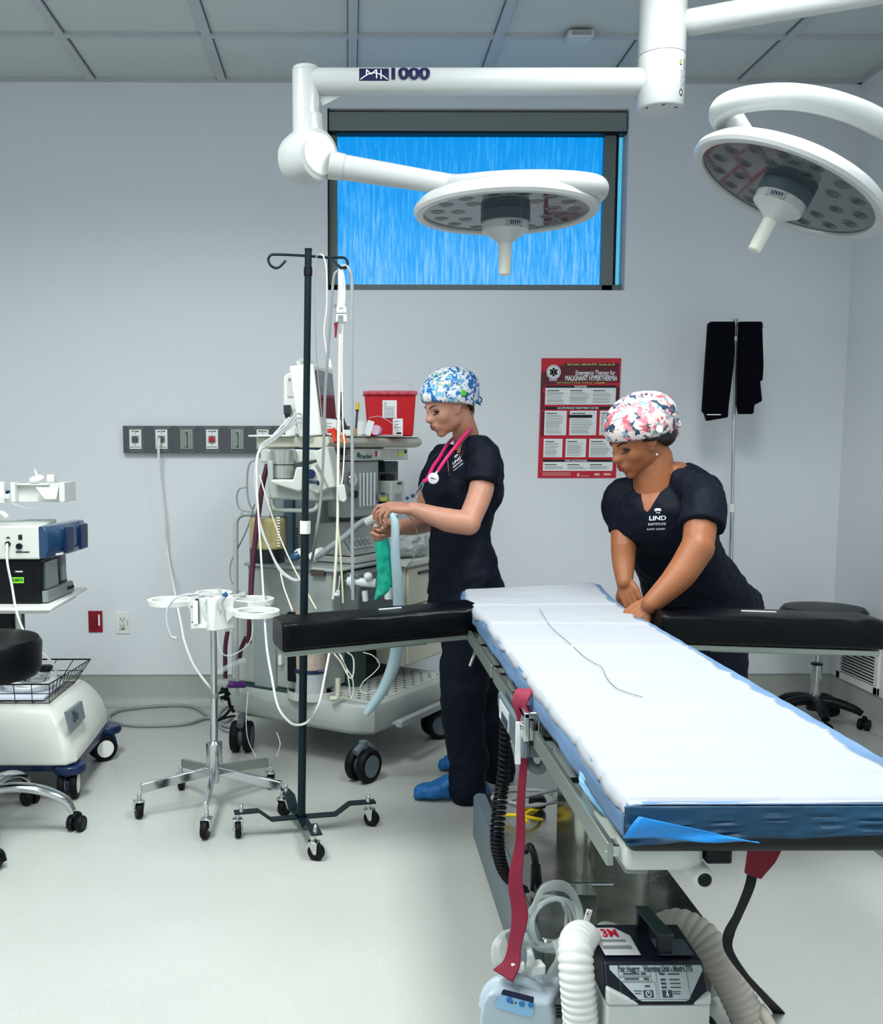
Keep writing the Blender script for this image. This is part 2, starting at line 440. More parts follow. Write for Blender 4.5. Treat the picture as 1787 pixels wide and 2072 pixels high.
# ---- troffers behind and above the camera
for (tx, ty, tw), wh in zip(TROFFERS, ('above the machine, left of the operating table', 'above the operating table, right of its column', 'over the left of the viewer', 'over the right of the viewer', 'behind the viewer')):
    t = thing('ceiling_light', 'recessed white ceiling light panel ' + wh, 'ceiling light', (tx, ty, CEIL), 'ceiling light panels')
    b = MB()
    for s_ in (-1, 1):
        b.b2((tx + s_ * .30 - .015, ty - .6, CEIL - .02), (tx + s_ * .30 + .015, ty + .6, CEIL)); b.b2((tx - .3, ty + s_ * .585 - .015, CEIL - .02), (tx + .3, ty + s_ * .585 + .015, CEIL))
    put('frame', b, GRIDM, t)
    b = MB(); b.b2((tx - .285, ty - .57, CEIL - .012), (tx + .285, ty + .57, CEIL - .006)); put('diffuser', b, mat('light_diffuser', '#f4fbff', .5, emis=2.5), t)

# ---- small items on the walls and ceiling
q = PZ(1172, 68, CEIL); t = thing('smoke_sensor', 'small white rectangular sensor on the ceiling grid above the window', 'sensor', q)
b = MB(); b.b2(q + V((-.055, -.05, -.03)), q + V((.055, .05, 0))); put('housing', b, mat('sensor_white', '#c6cccc', .5), t, .008)
b = MB(); b.b2(q + V((-.04, -.052, -.024)), q + V((.04, -.048, -.010))); put('lens', b, GREY, t)

def wp(px, py): return P(px, py, YB)
# medical gas rail
t = thing('gas_outlet_rail', 'long dark grey medical gas outlet rail on the back wall', 'outlet rail', wp(400, 917))
a, c = wp(253, 917), wp(622, 862)
RAILM = mat('rail_grey', '#4c4f55', .5); RAIL2 = mat('rail_grey_light', '#5c6066', .45)
b = MB(); b.b2((a.x, YB - .035, a.z), (c.x, YB, c.z)); b.m = 1
for px in (279, 330, 381, 432, 482, 533):
    u = wp(px, 890); hgt = (c.z - a.z)
    b.prism([(u.x - .05, YB - .0355, c.z - .001), (u.x + .05, YB - .0355, c.z - .001), (u.x + .036, YB - .0355, c.z - .02), (u.x - .036, YB - .0355, c.z - .02)], (0, -.003, 0))
    b.b2((u.x - .036, YB - .037, a.z + .002), (u.x + .036, YB - .0355, c.z - .02))
put('rail_body', b, [RAILM, RAIL2], t, .001)
yy = YB - .0385
lab = [('OXYGEN', DGREY), ('VACUUM', DGREY), None, ('VACUUM', RED), None, ('NITROUS', DGREY)]
for px, it in zip((277.5, 330, 380.5, 431.5, 482, 533), lab):
    u = wp(px, 889); b = MB()
    if it:
        b.box((u.x, yy - .002, u.z), (.058, .006, .094))
        pl = put('outlet_plate', b, PLAS, t, .002)
        b = MB(); b.box((u.x, yy - .008, u.z + .001), (.034, .014, .034)); b.m = 1; b.cyl((u.x, yy - .004, u.z), (u.x, yy - .024, u.z), .0135, n=20)
        put('socket', b, [mat('socket_grey', '#8d8f90', .4), it[1]], pl, .003)
        b = MB(); text_on(b, it[0], (u.x, yy - .0052, u.z + .038), (1, 0, 0), (0, 0, 1), .0095, bold=.0004)
        b.sph((u.x, yy - .005, u.z + .028), .0025, n=8, m=5); b.sph((u.x, yy - .005, u.z - .027), .0025, n=8, m=5)
        text_on(b, 'Chemetron', (u.x + .004, yy - .0052, u.z - .037), (1, 0, 0), (0, 0, 1), .008, bold=.0003); quad_on(b, (u.x - .02, yy - .0052, u.z - .037), (1, 0, 0), (0, 0, 1), .006, .006)
        put('lettering', b, INK, pl)
    else:
        b.box((u.x, yy - .001, u.z), (.06, .006, .096))
        for k in (-.024, -.015, .015, .024, -.003): b.box((u.x + k, yy - .008, u.z), (.005, .01, .094))
        b.m = 1; b.box((u.x + .001, yy - .014, u.z + .03), (.01, .012, .008)); b.box((u.x + .001, yy - .014, u.z - .035), (.01, .012, .008))
        b.box((u.x + .0045, yy - .012, u.z), (.002, .006, .06))
        put('slide_bracket', b, [SILVER, DGREY], t)

t = thing('emergency_outlet', 'dark red double outlet plate low on the back wall', 'outlet', wp(193, 1280))
u = wp(193.5, 1257.5); b = MB(); b.box((u.x, YB - .003, u.z), (.07, .006, .108)); b.m = 1
b.box((u.x - .008, YB - .008, u.z), (.034, .006, .068)); put('cover_plate', b, [mat('red_plate', '#8e0c24', .4), mat('red_socket', '#7a0a1e', .4)], t, .002)
b = MB(); b.box((u.x + .019, YB - .0068, u.z + .008), (.009, .001, .055)); put('sticker', b, PAPER, t)
t = thing('wall_outlet', 'white double wall outlet plate right of the red one', 'outlet', wp(248, 1281))
u = wp(248.5, 1260); b = MB(); b.box((u.x, YB - .003, u.z), (.068, .006, .11)); b.m = 1
b.box((u.x, YB - .007, u.z), (.034, .006, .07)); put('cover_plate', b, [PLAS, mat('socket_white', '#dcdedb', .4)], t, .002)
b = MB()
for dz in (.017, -.017):
    for dx in (-.007, .007): b.box((u.x + dx, YB - .0103, u.z + dz + .003), (.0028, .001, .009))
    b.cyl((u.x, YB - .0098, u.z + dz - .008), (u.x, YB - .0108, u.z + dz - .008), .003, n=10)
b.box((u.x + .025, YB - .0063, u.z), (.002, .001, .03)); text_on(b, '- P2/', (u.x, YB - .0105, u.z - .029), (1, 0, 0), (0, 0, 1), .012, bold=.0005)
put('socket_slots', b, INK, t)

# poster
pA, pB, pC, pD = wp(1088, 967), wp(1246, 967), wp(1257, 725), wp(1096, 725)
def pq(u, v): return (pA * (1 - u) + pB * u) * (1 - v) + (pD * (1 - u) + pC * u) * v
t = thing('wall_poster', 'red emergency therapy poster with white text boxes behind the woman in the floral cap', 'poster', pA)
PRED = mat('poster_red', '#c2122b', .45); PBLK = mat('poster_black', '#16091c', .45); PMAR = mat('poster_maroon', '#5e0d24', .45); PINK = mat('poster_pale_text', '#e9b5b5', .5); PYEL = mat('poster_yellow_text', '#d9d36a', .5)
b = MB(); b.add([pq(*c) + V((0, -.001, 0)) for c in ((0, 0), (1, 0), (1, 1), (0, 1))] + [pq(*c) + V((0, -.004, 0)) for c in ((0, 0), (1, 0), (1, 1), (0, 1))],
      [(0, 1, 2, 3), (4, 7, 6, 5), (0, 4, 5, 1), (1, 5, 6, 2), (2, 6, 7, 3), (3, 7, 4, 0)]); put('sheet', b, PRED, t)
def pr(b, u0, v0, u1, v1, lay): b.add([pq(u, v) + V((0, -.004 - .0006 * lay, 0)) for u, v in ((u0, v0), (u1, v0), (u1, v1), (u0, v1))], [(0, 1, 2, 3)])
b = MB()
b.add([pq(u, v) + V((0, -.0044, 0)) for u, v in ((.0, .88), (.22, .94), (.97, .96), (.99, .80), (.06, .78), (0, .70))], [(0, 1, 2, 3, 4, 5)])
pr(b, .01, .57, .05, .72, 1); pr(b, .95, .55, 1, .76, 1); pr(b, .02, .35, .07, .56, 1)
b.m = 1
for (u0, v0, u1, v1) in ((.06, .755, .96, .775), (.06, .575, .96, .598), (.06, .135, .955, .155), (.29, .935, .95, .958), (.36, .505, .66, .53)): pr(b, u0, v0, u1, v1, 3)
put('dark_panels', b, [PMAR, PBLK], t)
b = MB(); boxes = [(.06, .615, .95, .755), (.06, .36, .34, .565), (.38, .36, .72, .565), (.76, .36, .98, .565), (.06, .175, .30, .33), (.34, .175, .60, .33), (.64, .175, .95, .33), (.06, .06, .95, .135)]
for q4 in boxes: pr(b, *q4, 2)
put('text_boxes', b, PAPER, t)
b = MB()
for (u0, v0, u1, v1) in boxes:
    wd = u1 - u0; ncol = 3 if wd > .6 else 1
    for c in range(ncol):
        a0 = u0 + .02 + c * (wd - .02) / ncol; a1 = a0 + (wd - .02) / ncol - .03; v = v1 - .02
        b.m = 0; pr(b, a0, v - .007, a0 + (a1 - a0) * .6, v, 3); v -= .018; b.m = 1
        while v > v0 + .012:
            pr(b, a0, v - .0035, a0 + (a1 - a0) * random.uniform(.7, 1), v, 3); v -= random.choice((.0085, .0095, .014))
put('fine_print', b, [INK, INKG], t)
b = MB(); sz = (pq(1, 0) - pq(0, 0)).length
text_on(b, 'Emergency Therapy for', pq(.68, .878) + V((0, -.0055, 0)), (1, 0, 0), (0, 0, 1), .032, bold=.0005, fit=sz * .50)
text_on(b, 'MALIGNANT HYPERTHERMIA', pq(.63, .833) + V((0, -.0055, 0)), (1, 0, 0), (0, 0, 1), .034, bold=.0009, fit=sz * .66)
text_on(b, 'DIAGNOSIS', pq(.5, .765) + V((0, -.0062, 0)), (1, 0, 0), (0, 0, 1), .012, bold=.0003); text_on(b, 'ACUTE PHASE TREATMENT OF MH', pq(.48, .586) + V((0, -.0062, 0)), (1, 0, 0), (0, 0, 1), .013, bold=.0003)
text_on(b, 'POST ACUTE PHASE', pq(.48, .145) + V((0, -.0062, 0)), (1, 0, 0), (0, 0, 1), .012, bold=.0003)
b.m = 1; text_on(b, 'EFFECTIVE MAY 2008', pq(.5, .796) + V((0, -.0055, 0)), (1, 0, 0), (0, 0, 1), .010, fit=sz * .6); text_on(b, 'MH Hotline 1-800-644-9737  Outside the US', pq(.62, .947) + V((0, -.0062, 0)), (1, 0, 0), (0, 0, 1), .012, bold=.0003, fit=sz * .6)
b.m = 2
for k in range(4): pr(b, .06, .02 + .008 * k, .42, .0225 + .008 * k, 2)
pr(b, .5, .012, .53, .04, 2); pr(b, .55, .015, .65, .02, 2); pr(b, .72, .02, .79, .04, 2); pr(b, .84, .022, .93, .04, 2)
put('lettering', b, [PAPER, PYEL, PINK], t)
b = MB(); c0 = pq(.155, .885) + V((0, -.0048, 0)); n_ = 28
pr(b, .045, .80, .25, .968, .5); b.m = 1
def ringf(b, c, r0, r1, off):
    for k in range(n_):
        a0, a1 = 2 * math.pi * k / n_, 2 * math.pi * (k + 1) / n_
        b.add([c + V((math.cos(a) * r, -off, math.sin(a) * r)) for a, r in ((a0, r0), (a0, r1), (a1, r1), (a1, r0))], [(0, 1, 2, 3)])
ringf(b, c0, .0, .035, .001); b.m = 2; ringf(b, c0, .029, .031, .0015)
for k in range(3):
    d = V((math.sin(k * math.pi / 3), 0, math.cos(k * math.pi / 3))); s_ = V((d.z, 0, -d.x))
    b.add([c0 + V((0, -.0018, 0)) + d * i * .021 + s_ * j * .006 for i, j in ((-1, -1), (1, -1), (1, 1), (-1, 1))], [(0, 1, 2, 3)])
b.m = 1; pr(b, .1, .822, .2, .826, 3); pr(b, .1, .812, .2, .816, 3); pr(b, .154, .868, .158, .902, 6)
put('emblem', b, [PRED, PAPER, PBLK], t)

# return vent on right wall
qa, qb = PX(1696, 1372, X1), PX(1779, 1408, X1)
ya, yb_, z0, z1 = qa.y, qb.y, qb.z, PX(1779, 1277, X1).z
t = thing('wall_vent', 'white louvred air return vent low on the right wall', 'vent', (X1, (ya + yb_) / 2, z0))
b = MB(); fw = .035
b.b2((X1 - .012, yb_, z0), (X1, ya, z0 + fw)); b.b2((X1 - .012, yb_, z1 - fw), (X1, ya, z1)); b.b2((X1 - .012, yb_, z0), (X1, yb_ + fw, z1)); b.b2((X1 - .012, ya - fw, z0), (X1, ya, z1))
put('frame', b, PLAS, t, .002)
b = MB(); b.b2((X1 - .002, yb_ + fw, z0 + fw), (X1 - .0005, ya - fw, z1 - fw)); put('backing', b, RUB, t)
k = z0 + fw + .004
while k < z1 - fw - .008:
    b = MB(); b.box((X1 - .008, (ya + yb_) / 2, k + .004), (.010, ya - yb_ - 2 * fw, .0018), Matrix.Rotation(R(-12), 3, 'Y')); put('louvre', b, PLAS, t); k += .0145
# ================================================================ surgical lights on the ceiling column
YC = 3.4
cc = P(1338, 150, YC)
t = thing('light_column', 'white ceiling column carrying both surgical light arms', 'ceiling column', (cc.x, YC, CEIL))
zs = P(1338, 97, YC - .075).z; zb = P(1335, 222, YC).z; rc = .0745
b = MB(); b.cyl((cc.x, YC, zs + .002), (cc.x, YC, CEIL), rc, n=48); b.cyl((cc.x, YC, CEIL - .04), (cc.x, YC, CEIL), .13, n=48)
put('upper_tube', b, WHITE, t)
b = MB(); b.lathe([(0, zb), (rc * .94, zb), (rc, zb + .006), (rc, zs - .002), (rc * .97, zs + .002)], (cc.x, YC, 0), (0, 0, 1), 48); put('lower_housing', b, WHITE, t)
b = MB()
for a_ in (200, 330, 265): b.box((cc.x + .05 * math.cos(R(a_)), YC + .05 * math.sin(R(a_)), zb - .0005), (.012, .004, .002), R(a_ + 40))
put('slots', b, BLACK, t)
b = MB(); zz = P(1370, 140, YC).z
def cylpt(ang, z, off=.0006): return V((cc.x + (rc + off) * math.cos(ang), YC + (rc + off) * math.sin(ang), z))
A0 = R(-52)
b.add([cylpt(A0 - .13, zz - .008, .001), cylpt(A0 + .03, zz - .008, .001), cylpt(A0 - .05, zz + .011, .001)], [(0, 1, 2)])
for k in range(6): b.add([cylpt(A0 + .15, zz + .012 - k * .006, .001), cylpt(A0 + .32, zz + .010 - k * .006, .001), cylpt(A0 + .32, zz + .0115 - k * .006, .001), cylpt(A0 + .15, zz + .0135 - k * .006, .001)], [(0, 1, 2, 3)])
for k in range(7): b.add([cylpt(A0 - .05 + .02 * (k % 3), zz - .025 - k * .008, .001), cylpt(A0 + .3, zz - .027 - k * .008, .001), cylpt(A0 + .3, zz - .0255 - k * .008, .001), cylpt(A0 - .05 + .02 * (k % 3), zz - .0235 - k * .008, .001)], [(0, 1, 2, 3)])
for k in range(12):
    a0, a1 = R(30 * k), R(30 * k + 30)
    b.add([cylpt(A0 + .03 + .13 * math.cos(q) * s_, zz - .09 + .011 * math.sin(q) * s_, .001) for q, s_ in ((a0, .7), (a0, 1), (a1, 1), (a1, .7))], [(0, 1, 2, 3)])
b.m = 1; b.add([cylpt(A0 - .105, zz - .006, .0014), cylpt(A0 + .005, zz - .006, .0014), cylpt(A0 - .05, zz + .007, .0014)], [(0, 1, 2)])
put('warning_marks', b, [INK, mat('warning_yellow', '#d8c020', .5)], t)

def light_head(t, ctr, n, panel_dir):
    n = n.normalized(); RM = .292
    b = MB(); b.lathe([(.0, -.052), (.13, -.05), (.235, -.038), (.272, -.022), (.29, -.002), (.292, .012), (.286, .021), (.274, .024), (.262, .020), (.260, .006)], ctr, n, 72)
    rim = put('lamp_housing', b, WHITE, t)
    b = MB(); b.lathe([(0, .008), (.262, .008), (.262, .013), (0, .013)], ctr, n, 64)
    lg = MATS.get('lamp_glass') or mat('lamp_glass', '#343c42', .08, .2, coat=.4, var=.12, vscale=9)
    x, y, d = frame_of(n); b.m = 1
    for rr, cnt in ((.215, 15), (.15, 9)):
        for k in range(cnt):
            a_ = 2 * math.pi * k / cnt; c = ctr + (x * math.cos(a_) + y * math.sin(a_)) * rr + n * .0135
            b.lathe([(.018, 0), (.021, .0008), (.024, 0)], c, n, 16)
    put('lens_glass', b, [lg, mat('lens_ring', '#454e54', .15, .2)], t)
    b = MB(); b.lathe([(0, .012), (.078, .012), (.078, .03), (.078, .045), (.074, .047)], ctr, n, 40); put('hub_ring', b, mat('hub_dark', '#44505a', .35), t)
    b = MB(); b.lathe([(0, .044), (.0735, .044), (.0745, .05), (.073, .072), (.064, .078), (.024, .106), (.021, .112), (0, .112)], ctr, n, 40); hub = put('hub_cone', b, WHITE, t)
    b = MB(); b.lathe([(0, .108), (.0205, .108), (.0195, .195), (.0185, .206), (.014, .209), (0, .207)], ctr, n, 24); put('handle', b, CREAM, t)
    pd = (panel_dir - n * panel_dir.dot(n)).normalized(); sd = n.cross(pd)
    b = MB()
    def hp(a, h, off): return ctr + n * h + (pd * math.cos(a) + sd * math.sin(a)) * (.0742 + off)
    for i in range(8):
        a0, a1 = -.38 + .095 * i, -.38 + .095 * (i + 1); b.add([hp(a0, .051, .0012), hp(a1, .051, .0012), hp(a1, .071, .0012), hp(a0, .071, .0012)], [(0, 1, 2, 3)])
    b.m = 1
    for i in range(5):
        a0 = -.25 + .095 * i; b.add([hp(a0, .054, .002), hp(a0 + .045, .054, .002), hp(a0 + .045, .063 + .001 * i, .002), hp(a0, .063 + .001 * i, .002)], [(0, 1, 2, 3)])
    for h0 in (.0505, .0705):
        b.add([hp(-.39, h0, .002), hp(.39, h0, .002), hp(.39, h0 + .0012, .0025), hp(-.39, h0 + .0012, .0025)], [(0, 1, 2, 3)])
    put('control_panel', b, [GREY, NAVY], hub)

hd = P(1023, 421, 3.32)
t = thing('surgical_light', 'white surgical light with arm lettered 1000, hanging level before the window', 'surgical light', hd)
za = P(960, 165, YC).z
pa = P(1300, 165, YC); pj = P(618, 165, YC)
b = MB(); b.tube([pj + V((.02, 0, 0)), pa + V((.03, 0, 0))], .041, 24, 0); put('boom_arm', b, WHITE, t)
ph = P(619, 165, YC); zt = P(619, 138, YC).z; zq = P(620, 262, YC).z
b = MB(); b.lathe([(0, zq - .1), (.043, zq - .08), (.044, zt - .006), (.040, zt + .002), (0, zt + .003)], (ph.x, YC, 0), (0, 0, 1), 36)
b.lathe([(.0443, zt - .012), (.0447, zt - .011), (.0443, zt - .010)], (ph.x, YC, 0), (0, 0, 1), 36)
b.prism([P(640, 186, YC), P(704, 188, YC), P(652, 214, YC)], (0, .02, 0)); put('riser', b, WHITE, t, 0)
jc = P(626, 318, YC); jr = .085
b = MB()
jax = V((.62, -.72, -.05)).normalized()
b.lathe([(0, -.085), (.05, -.083), (.078, -.066), (.088, -.03), (.087, .01), (.078, .052), (.07, .056), (0, .056)], jc, jax, 40)
b.lathe([(.062, -.02), (.05, .05), (.0435, .10), (.0435, .13)], jc, (0, 0, 1), 36)
put('spring_joint', b, WHITE, t)
b = MB(); b.lathe([(0, .054), (.062, .054), (.064, .058), (.06, .062), (0, .063)], jc, jax, 40); put('joint_cap', b, PLAS, t)
b = MB(); sp0 = P(668, 334, YC - .02); sp1 = P(888, 370, 3.36)
b.tube([sp0, sp1], [.040, .033], 24, 0); b.tube([sp0, sp0 + (sp1 - sp0) * .13], [.044, .041], 24, 0); put('spring_arm', b, WHITE, t)
b = MB()
b.tube([sp1 - (sp1 - sp0) * .03, P(912, 374, 3.35), P(940, 374, 3.30), P(1000, 369, 3.2), P(1070, 367, 3.12), P(1135, 368, 3.10), P(1185, 372, 3.14), P(1209, 379, 3.22), P(1204, 392, 3.33), P(1176, 404, 3.36)],
       .0335, 24, 8); put('yoke', b, WHITE, t)
b = MB(); b.cyl(P(1196, 396, 3.34), hd + V((.25, 0, .02)), .03, .022); put('yoke_pivot', b, WHITE, t)
light_head(t, hd, V((0.0, -.02, -1)), V((.25, -1, 0)))
b = MB(); u = P(757, 159, YC - .0415); b.m = 0
def arc(z0, hgt, w_, c, yoff, mi):  # sticker hugging the tube front
    n_ = 6
    for i in range(n_):
        f0, f1 = z0 + hgt * i / n_, z0 + hgt * (i + 1) / n_
        def q(x, f):
            a_ = math.asin(max(-1, min(1, (f - za) / .041))); return V((x, YC - (.041 + yoff) * math.cos(a_), f + 0))
        b.m = mi; b.add([q(c - w_ / 2, f0), q(c + w_ / 2, f0), q(c + w_ / 2, f1), q(c - w_ / 2, f1)], [(0, 1, 2, 3)])
zc_ = P(757, 159, YC).z
arc(zc_ - .0205, .041, .094, u.x, .0008, 0)
def tubepts(vs, fs, cx, cz, mi, yoff=.003):
    out = []
    for v in vs:
        z = cz + v.y; a_ = math.asin(max(-.99, min(.99, (z - za) / .041))); out.append(V((cx + v.x, YC - (.041 + yoff) * math.cos(a_), z)))
    b.m = mi; b.add(out, fs)
vs, fs = text_mesh('1000', .052, .0022, cuts=.005); xm = max(v.x for v in vs) - min(v.x for v in vs)
tubepts([V((v.x * .122 / xm, v.y * 1.05, 0)) for v in vs], fs, P(826, 159, YC).x, zc_ + .001, 0)
def stroke(p0, p1, w_):
    p0 = V((*p0, 0)); p1 = V((*p1, 0)); d = (p1 - p0); n_ = max(1, int(d.length / .005)); s_ = V((-d.y, d.x, 0)).normalized() * w_ / 2; vs = []
    for k in range(n_ + 1): q = p0 + d * k / n_; vs += [q - s_, q + s_]
    tubepts(vs, [(2 * k, 2 * k + 2, 2 * k + 3, 2 * k + 1) for k in range(n_)], u.x, zc_, 1, .0025)
for a_, c_ in (((-.024, -.006), (-.024, .014)), ((-.024, .015), (-.010, -.002)), ((-.010, -.002), (.008, .015)), ((.008, .015), (.008, -.014)), ((.022, .015), (.022, -.016))): stroke(a_, c_, .0034)
arcp = [(-.043 + .086 * i / 12, -.017 + .020 * math.sin(math.pi * i / 12)) for i in range(13)]
for a_, c_ in zip(arcp, arcp[1:]): stroke(a_, c_, .0028)
put('arm_lettering', b, [mat('logo_navy', '#0b1440', .4), PAPER], t)

# second light, tilted
hc = P(1597, 374, 3.05)
t = thing('surgical_light', 'white surgical light tilted beside the right wall at the frame edge', 'surgical light', hc)
n2 = V((-.447, .03, -.893)).normalized()
pe = P(2010, -62, 2.86)
b = MB(); b.tube([P(1383, 48, YC), pe], .0405, 24, 0); put('boom_arm', b, WHITE, t)
b = MB(); b.cyl(pe + V((0, 0, .05)), pe + V((0, 0, -.3)), .045, n=32); b.sph(pe + V((0, 0, -.33)), .085, n=24, m=16); put('riser', b, WHITE, t)
b = MB(); sp0 = pe + V((0, 0, -.33)); sp1 = P(1860, 268, 2.95); b.tube([sp0, sp1], [.04, .035], 24, 0); put('spring_arm', b, WHITE, t)
b = MB(); b.tube([sp1 + (sp0 - sp1) * .05, P(1835, 268, 2.95), P(1800, 258, 2.93), P(1735, 227, 2.9), P(1660, 204, 2.88), P(1585, 195, 2.88), P(1510, 201, 2.92), P(1466, 217, 2.98), P(1462, 240, 3.04), P(1490, 254, 3.08)], .0345, 24, 8)
put('yoke', b, WHITE, t)
light_head(t, hc, n2, V((-.6, -1, .2)))
xx = P(1488, 252, 3.07); b = MB(); b.cyl(xx + V((-.012, -.008, .01)), xx + (hc - n2 * .0 - xx) * .28, .034, .024); put('yoke_pivot', b, WHITE, t)
# ================================================================ operating table
TX0, TX1, TY0, TY1, TZ = .403, .873, 1.40, 3.50, .785
BLUESHADE = mat('blue_pad_end_shaded', '#113c58', .5, bump=.2, bscale=10, var=.3, vscale=5)  # underpad blue for the near end drape, its shade darkened into the colour
BLUEH = mat('blue_pad_fold', '#5d7b9e', .6, bump=.35, bscale=16, var=.22, vscale=9, stretch=(1, .5, 3))
SHEET = mat('white_sheet', '#9ea1a8', .75, bump=.3, bscale=5, stretch=(.6, 2.4, 1))
PADM = mat('table_pad_black', '#06080f', .5)
FRAMEW = mat('table_frame_paint', '#c6cac4', .45)
T_ = thing('operating_table', 'long stainless operating table with black pad on a steel column', 'operating table', (.66, 2.7, 0))
b = MB()
for a, c in ((1.40, 1.82), (1.84, 2.52), (2.54, 3.12), (3.14, 3.50)): b.b2((TX0, a, .708), (TX1, c, .772))
put('pad', b, PADM, T_, .012, seg=3)
b = MB(); b.b2((TX0 + .02, TY0 + .05, .69), (TX1 - .02, TY1 - .02, .707)); put('table_top', b, FRAMEW, T_, .004)
b = MB()
b.b2((.405, 1.42, .672), (.52, 1.62, .722)); b.cyl((.515, 1.40, .668), (.515, 1.60, .668), .016, n=20); put('end_bracket', b, FRAMEW, T_, .008)
b = MB(); b.cyl((.515, 1.3985, .668), (.515, 1.41, .668), .011, n=20); b.b2((.522, 1.415, .685), (.56, 1.5, .722)); b.b2((.80, 1.415, .695), (.84, 1.5, .722)); put('bracket_socket', b, BLACK, T_, .004)
b = MB(); b.b2((.84, 1.42, .675), (.87, 1.60, .722)); put('end_bracket', b, SILVER, T_, .006)
b = MB()
b.b2((TX0 + .01, 1.45, .655), (TX0 + .045, 3.35, .70)); b.b2((TX1 - .045, 1.45, .655), (TX1 - .01, 3.35, .70))
b.b2((.5, 2.2, .62), (.8, 3.0, .70)); put('side_frame', b, MGREY, T_, .004)
RAILS = SILVER
for xx, segs in ((.386, ((1.435, 2.03), (2.13, 2.62), (2.66, 3.28))), (.908, ((1.5, 2.1), (2.15, 3.2)))):
    for (a, c) in segs:
        b = MB(); b.b2((xx - .005, a, .675), (xx + .005, c, .711)); r_ = put('side_rail', b, RAILS, T_, .0015)
        for k in (a + .012, (a + c) / 2, c - .04):
            b = MB(); b.b2((min(xx, TX0 + .02 if xx < .6 else TX1 - .02), k, .684), (max(xx, TX0 + .02 if xx < .6 else TX1 - .02), k + .028, .702))
            put('rail_standoff', b, CHROME, r_, .002)
        b = MB(); b.cyl((xx - .006, a + .006, .693), (xx + .006, a + .006, .693), .004, n=10); put('rail_bolt', b, CHROME, r_)
b = MB()
def rr(cx, cy, hx_, hy_, r, z, n=6):
    out = []
    for qx, qy, a0 in ((1, 1, 0), (-1, 1, 90), (-1, -1, 180), (1, -1, 270)):
        for i in range(n + 1):
            a = R(a0 + 90 * i / n); out.append(V((cx + qx * (hx_ - r) + r * math.cos(a), cy + qy * (hy_ - r) + r * math.sin(a), z)))
    return out
b.rings([rr(.70, 2.70, .102, .15, .05, .17), rr(.70, 2.70, .102, .15, .05, .43)]); put('column_lower', b, STEEL, T_)
b = MB(); b.rings([rr(.70, 2.70, .096, .144, .05, .43), rr(.70, 2.70, .096, .144, .05, .66)]); put('column_upper', b, STEEL, T_)
b = MB(); b.rings([rr(.64, 2.70, .22, .50, .03, .03), rr(.64, 2.70, .22, .50, .03, .155), rr(.64, 2.70, .21, .49, .03, .17)])
put('base', b, STEEL, T_)
b = MB(); b.rings([rr(.425, 2.68, .022, .5, .02, .04), rr(.425, 2.68, .022, .5, .02, .168), rr(.425, 2.68, .015, .49, .014, .178)]); put('base_edge', b, BLUEG, T_)
b = MB(); b.tube([(.50, 2.42, .17), (.50, 2.42, .2), (.52, 2.42, .205), (.66, 2.42, .205)], .006, 8, 3); b.b2((.46, 2.34, .17), (.60, 2.40, .215)); put('base_handle', b, CHROME, T_, .003)
b = MB(); b.b2((.80, 2.56, .26), (.845, 2.62, .275)); b.b2((.8, 2.56, .215), (.845, 2.575, .275)); put('column_handle', b, SILVER, T_, .004)
for (x, y) in ((.46, 3.12), (.82, 3.12), (.46, 2.3), (.82, 2.3)):
    caster(T_, (x, y, 0), .03, .03, R(80), .05, BLACK)

# blue absorbent pad hugging the cushion
def wob(x, y, s_=1.0, k=6.0): return noise.noise(V((x * k, y * k, s_)))
def headrise(x, y): f = max(0, (y - 3.12) / .38); return .030 * f * f * (.25 + .75 * (x - TX0) / (TX1 - TX0))
def under(u, v):
    y = TY0 - .006 + v * (TY1 - TY0 + .012); k = u
    pts = [(TX0 - .010 - .004 * wob(0, y, 3), .732 + .012 * wob(1, y, 4, 4)), (TX0 - .010, .765), (TX0 - .004, .781), (TX0 + .02, .7835), (TX1 - .02, .7835), (TX1 + .006, .781), (TX1 + .012, .765), (TX1 + .014 + .004 * wob(2, y, 5), .733 + .012 * wob(1, y, 9, 4))]
    q = k * 7; i = min(6, int(q)); f = q - i
    x = pts[i][0] * (1 - f) + pts[i + 1][0] * f; z = pts[i][1] * (1 - f) + pts[i + 1][1] * f
    o = .0035 * wob(x, y, 1, 18) if (i < 3 or i > 3) else 0
    return V((x - (o if i < 3 else -o), y, z + headrise(x, y)))
b = MB(); b.grid(under, 35, 150)
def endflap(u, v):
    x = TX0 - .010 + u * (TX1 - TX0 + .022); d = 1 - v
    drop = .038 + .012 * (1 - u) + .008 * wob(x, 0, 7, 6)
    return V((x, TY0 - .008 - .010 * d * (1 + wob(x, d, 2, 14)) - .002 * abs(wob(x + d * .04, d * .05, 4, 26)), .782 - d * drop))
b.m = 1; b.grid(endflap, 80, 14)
tag(put('absorbent_underpad', b, [BLUEH, BLUESHADE], solid=.0015), 'blue absorbent underpad hanging over the sides of the operating table', 'underpad')
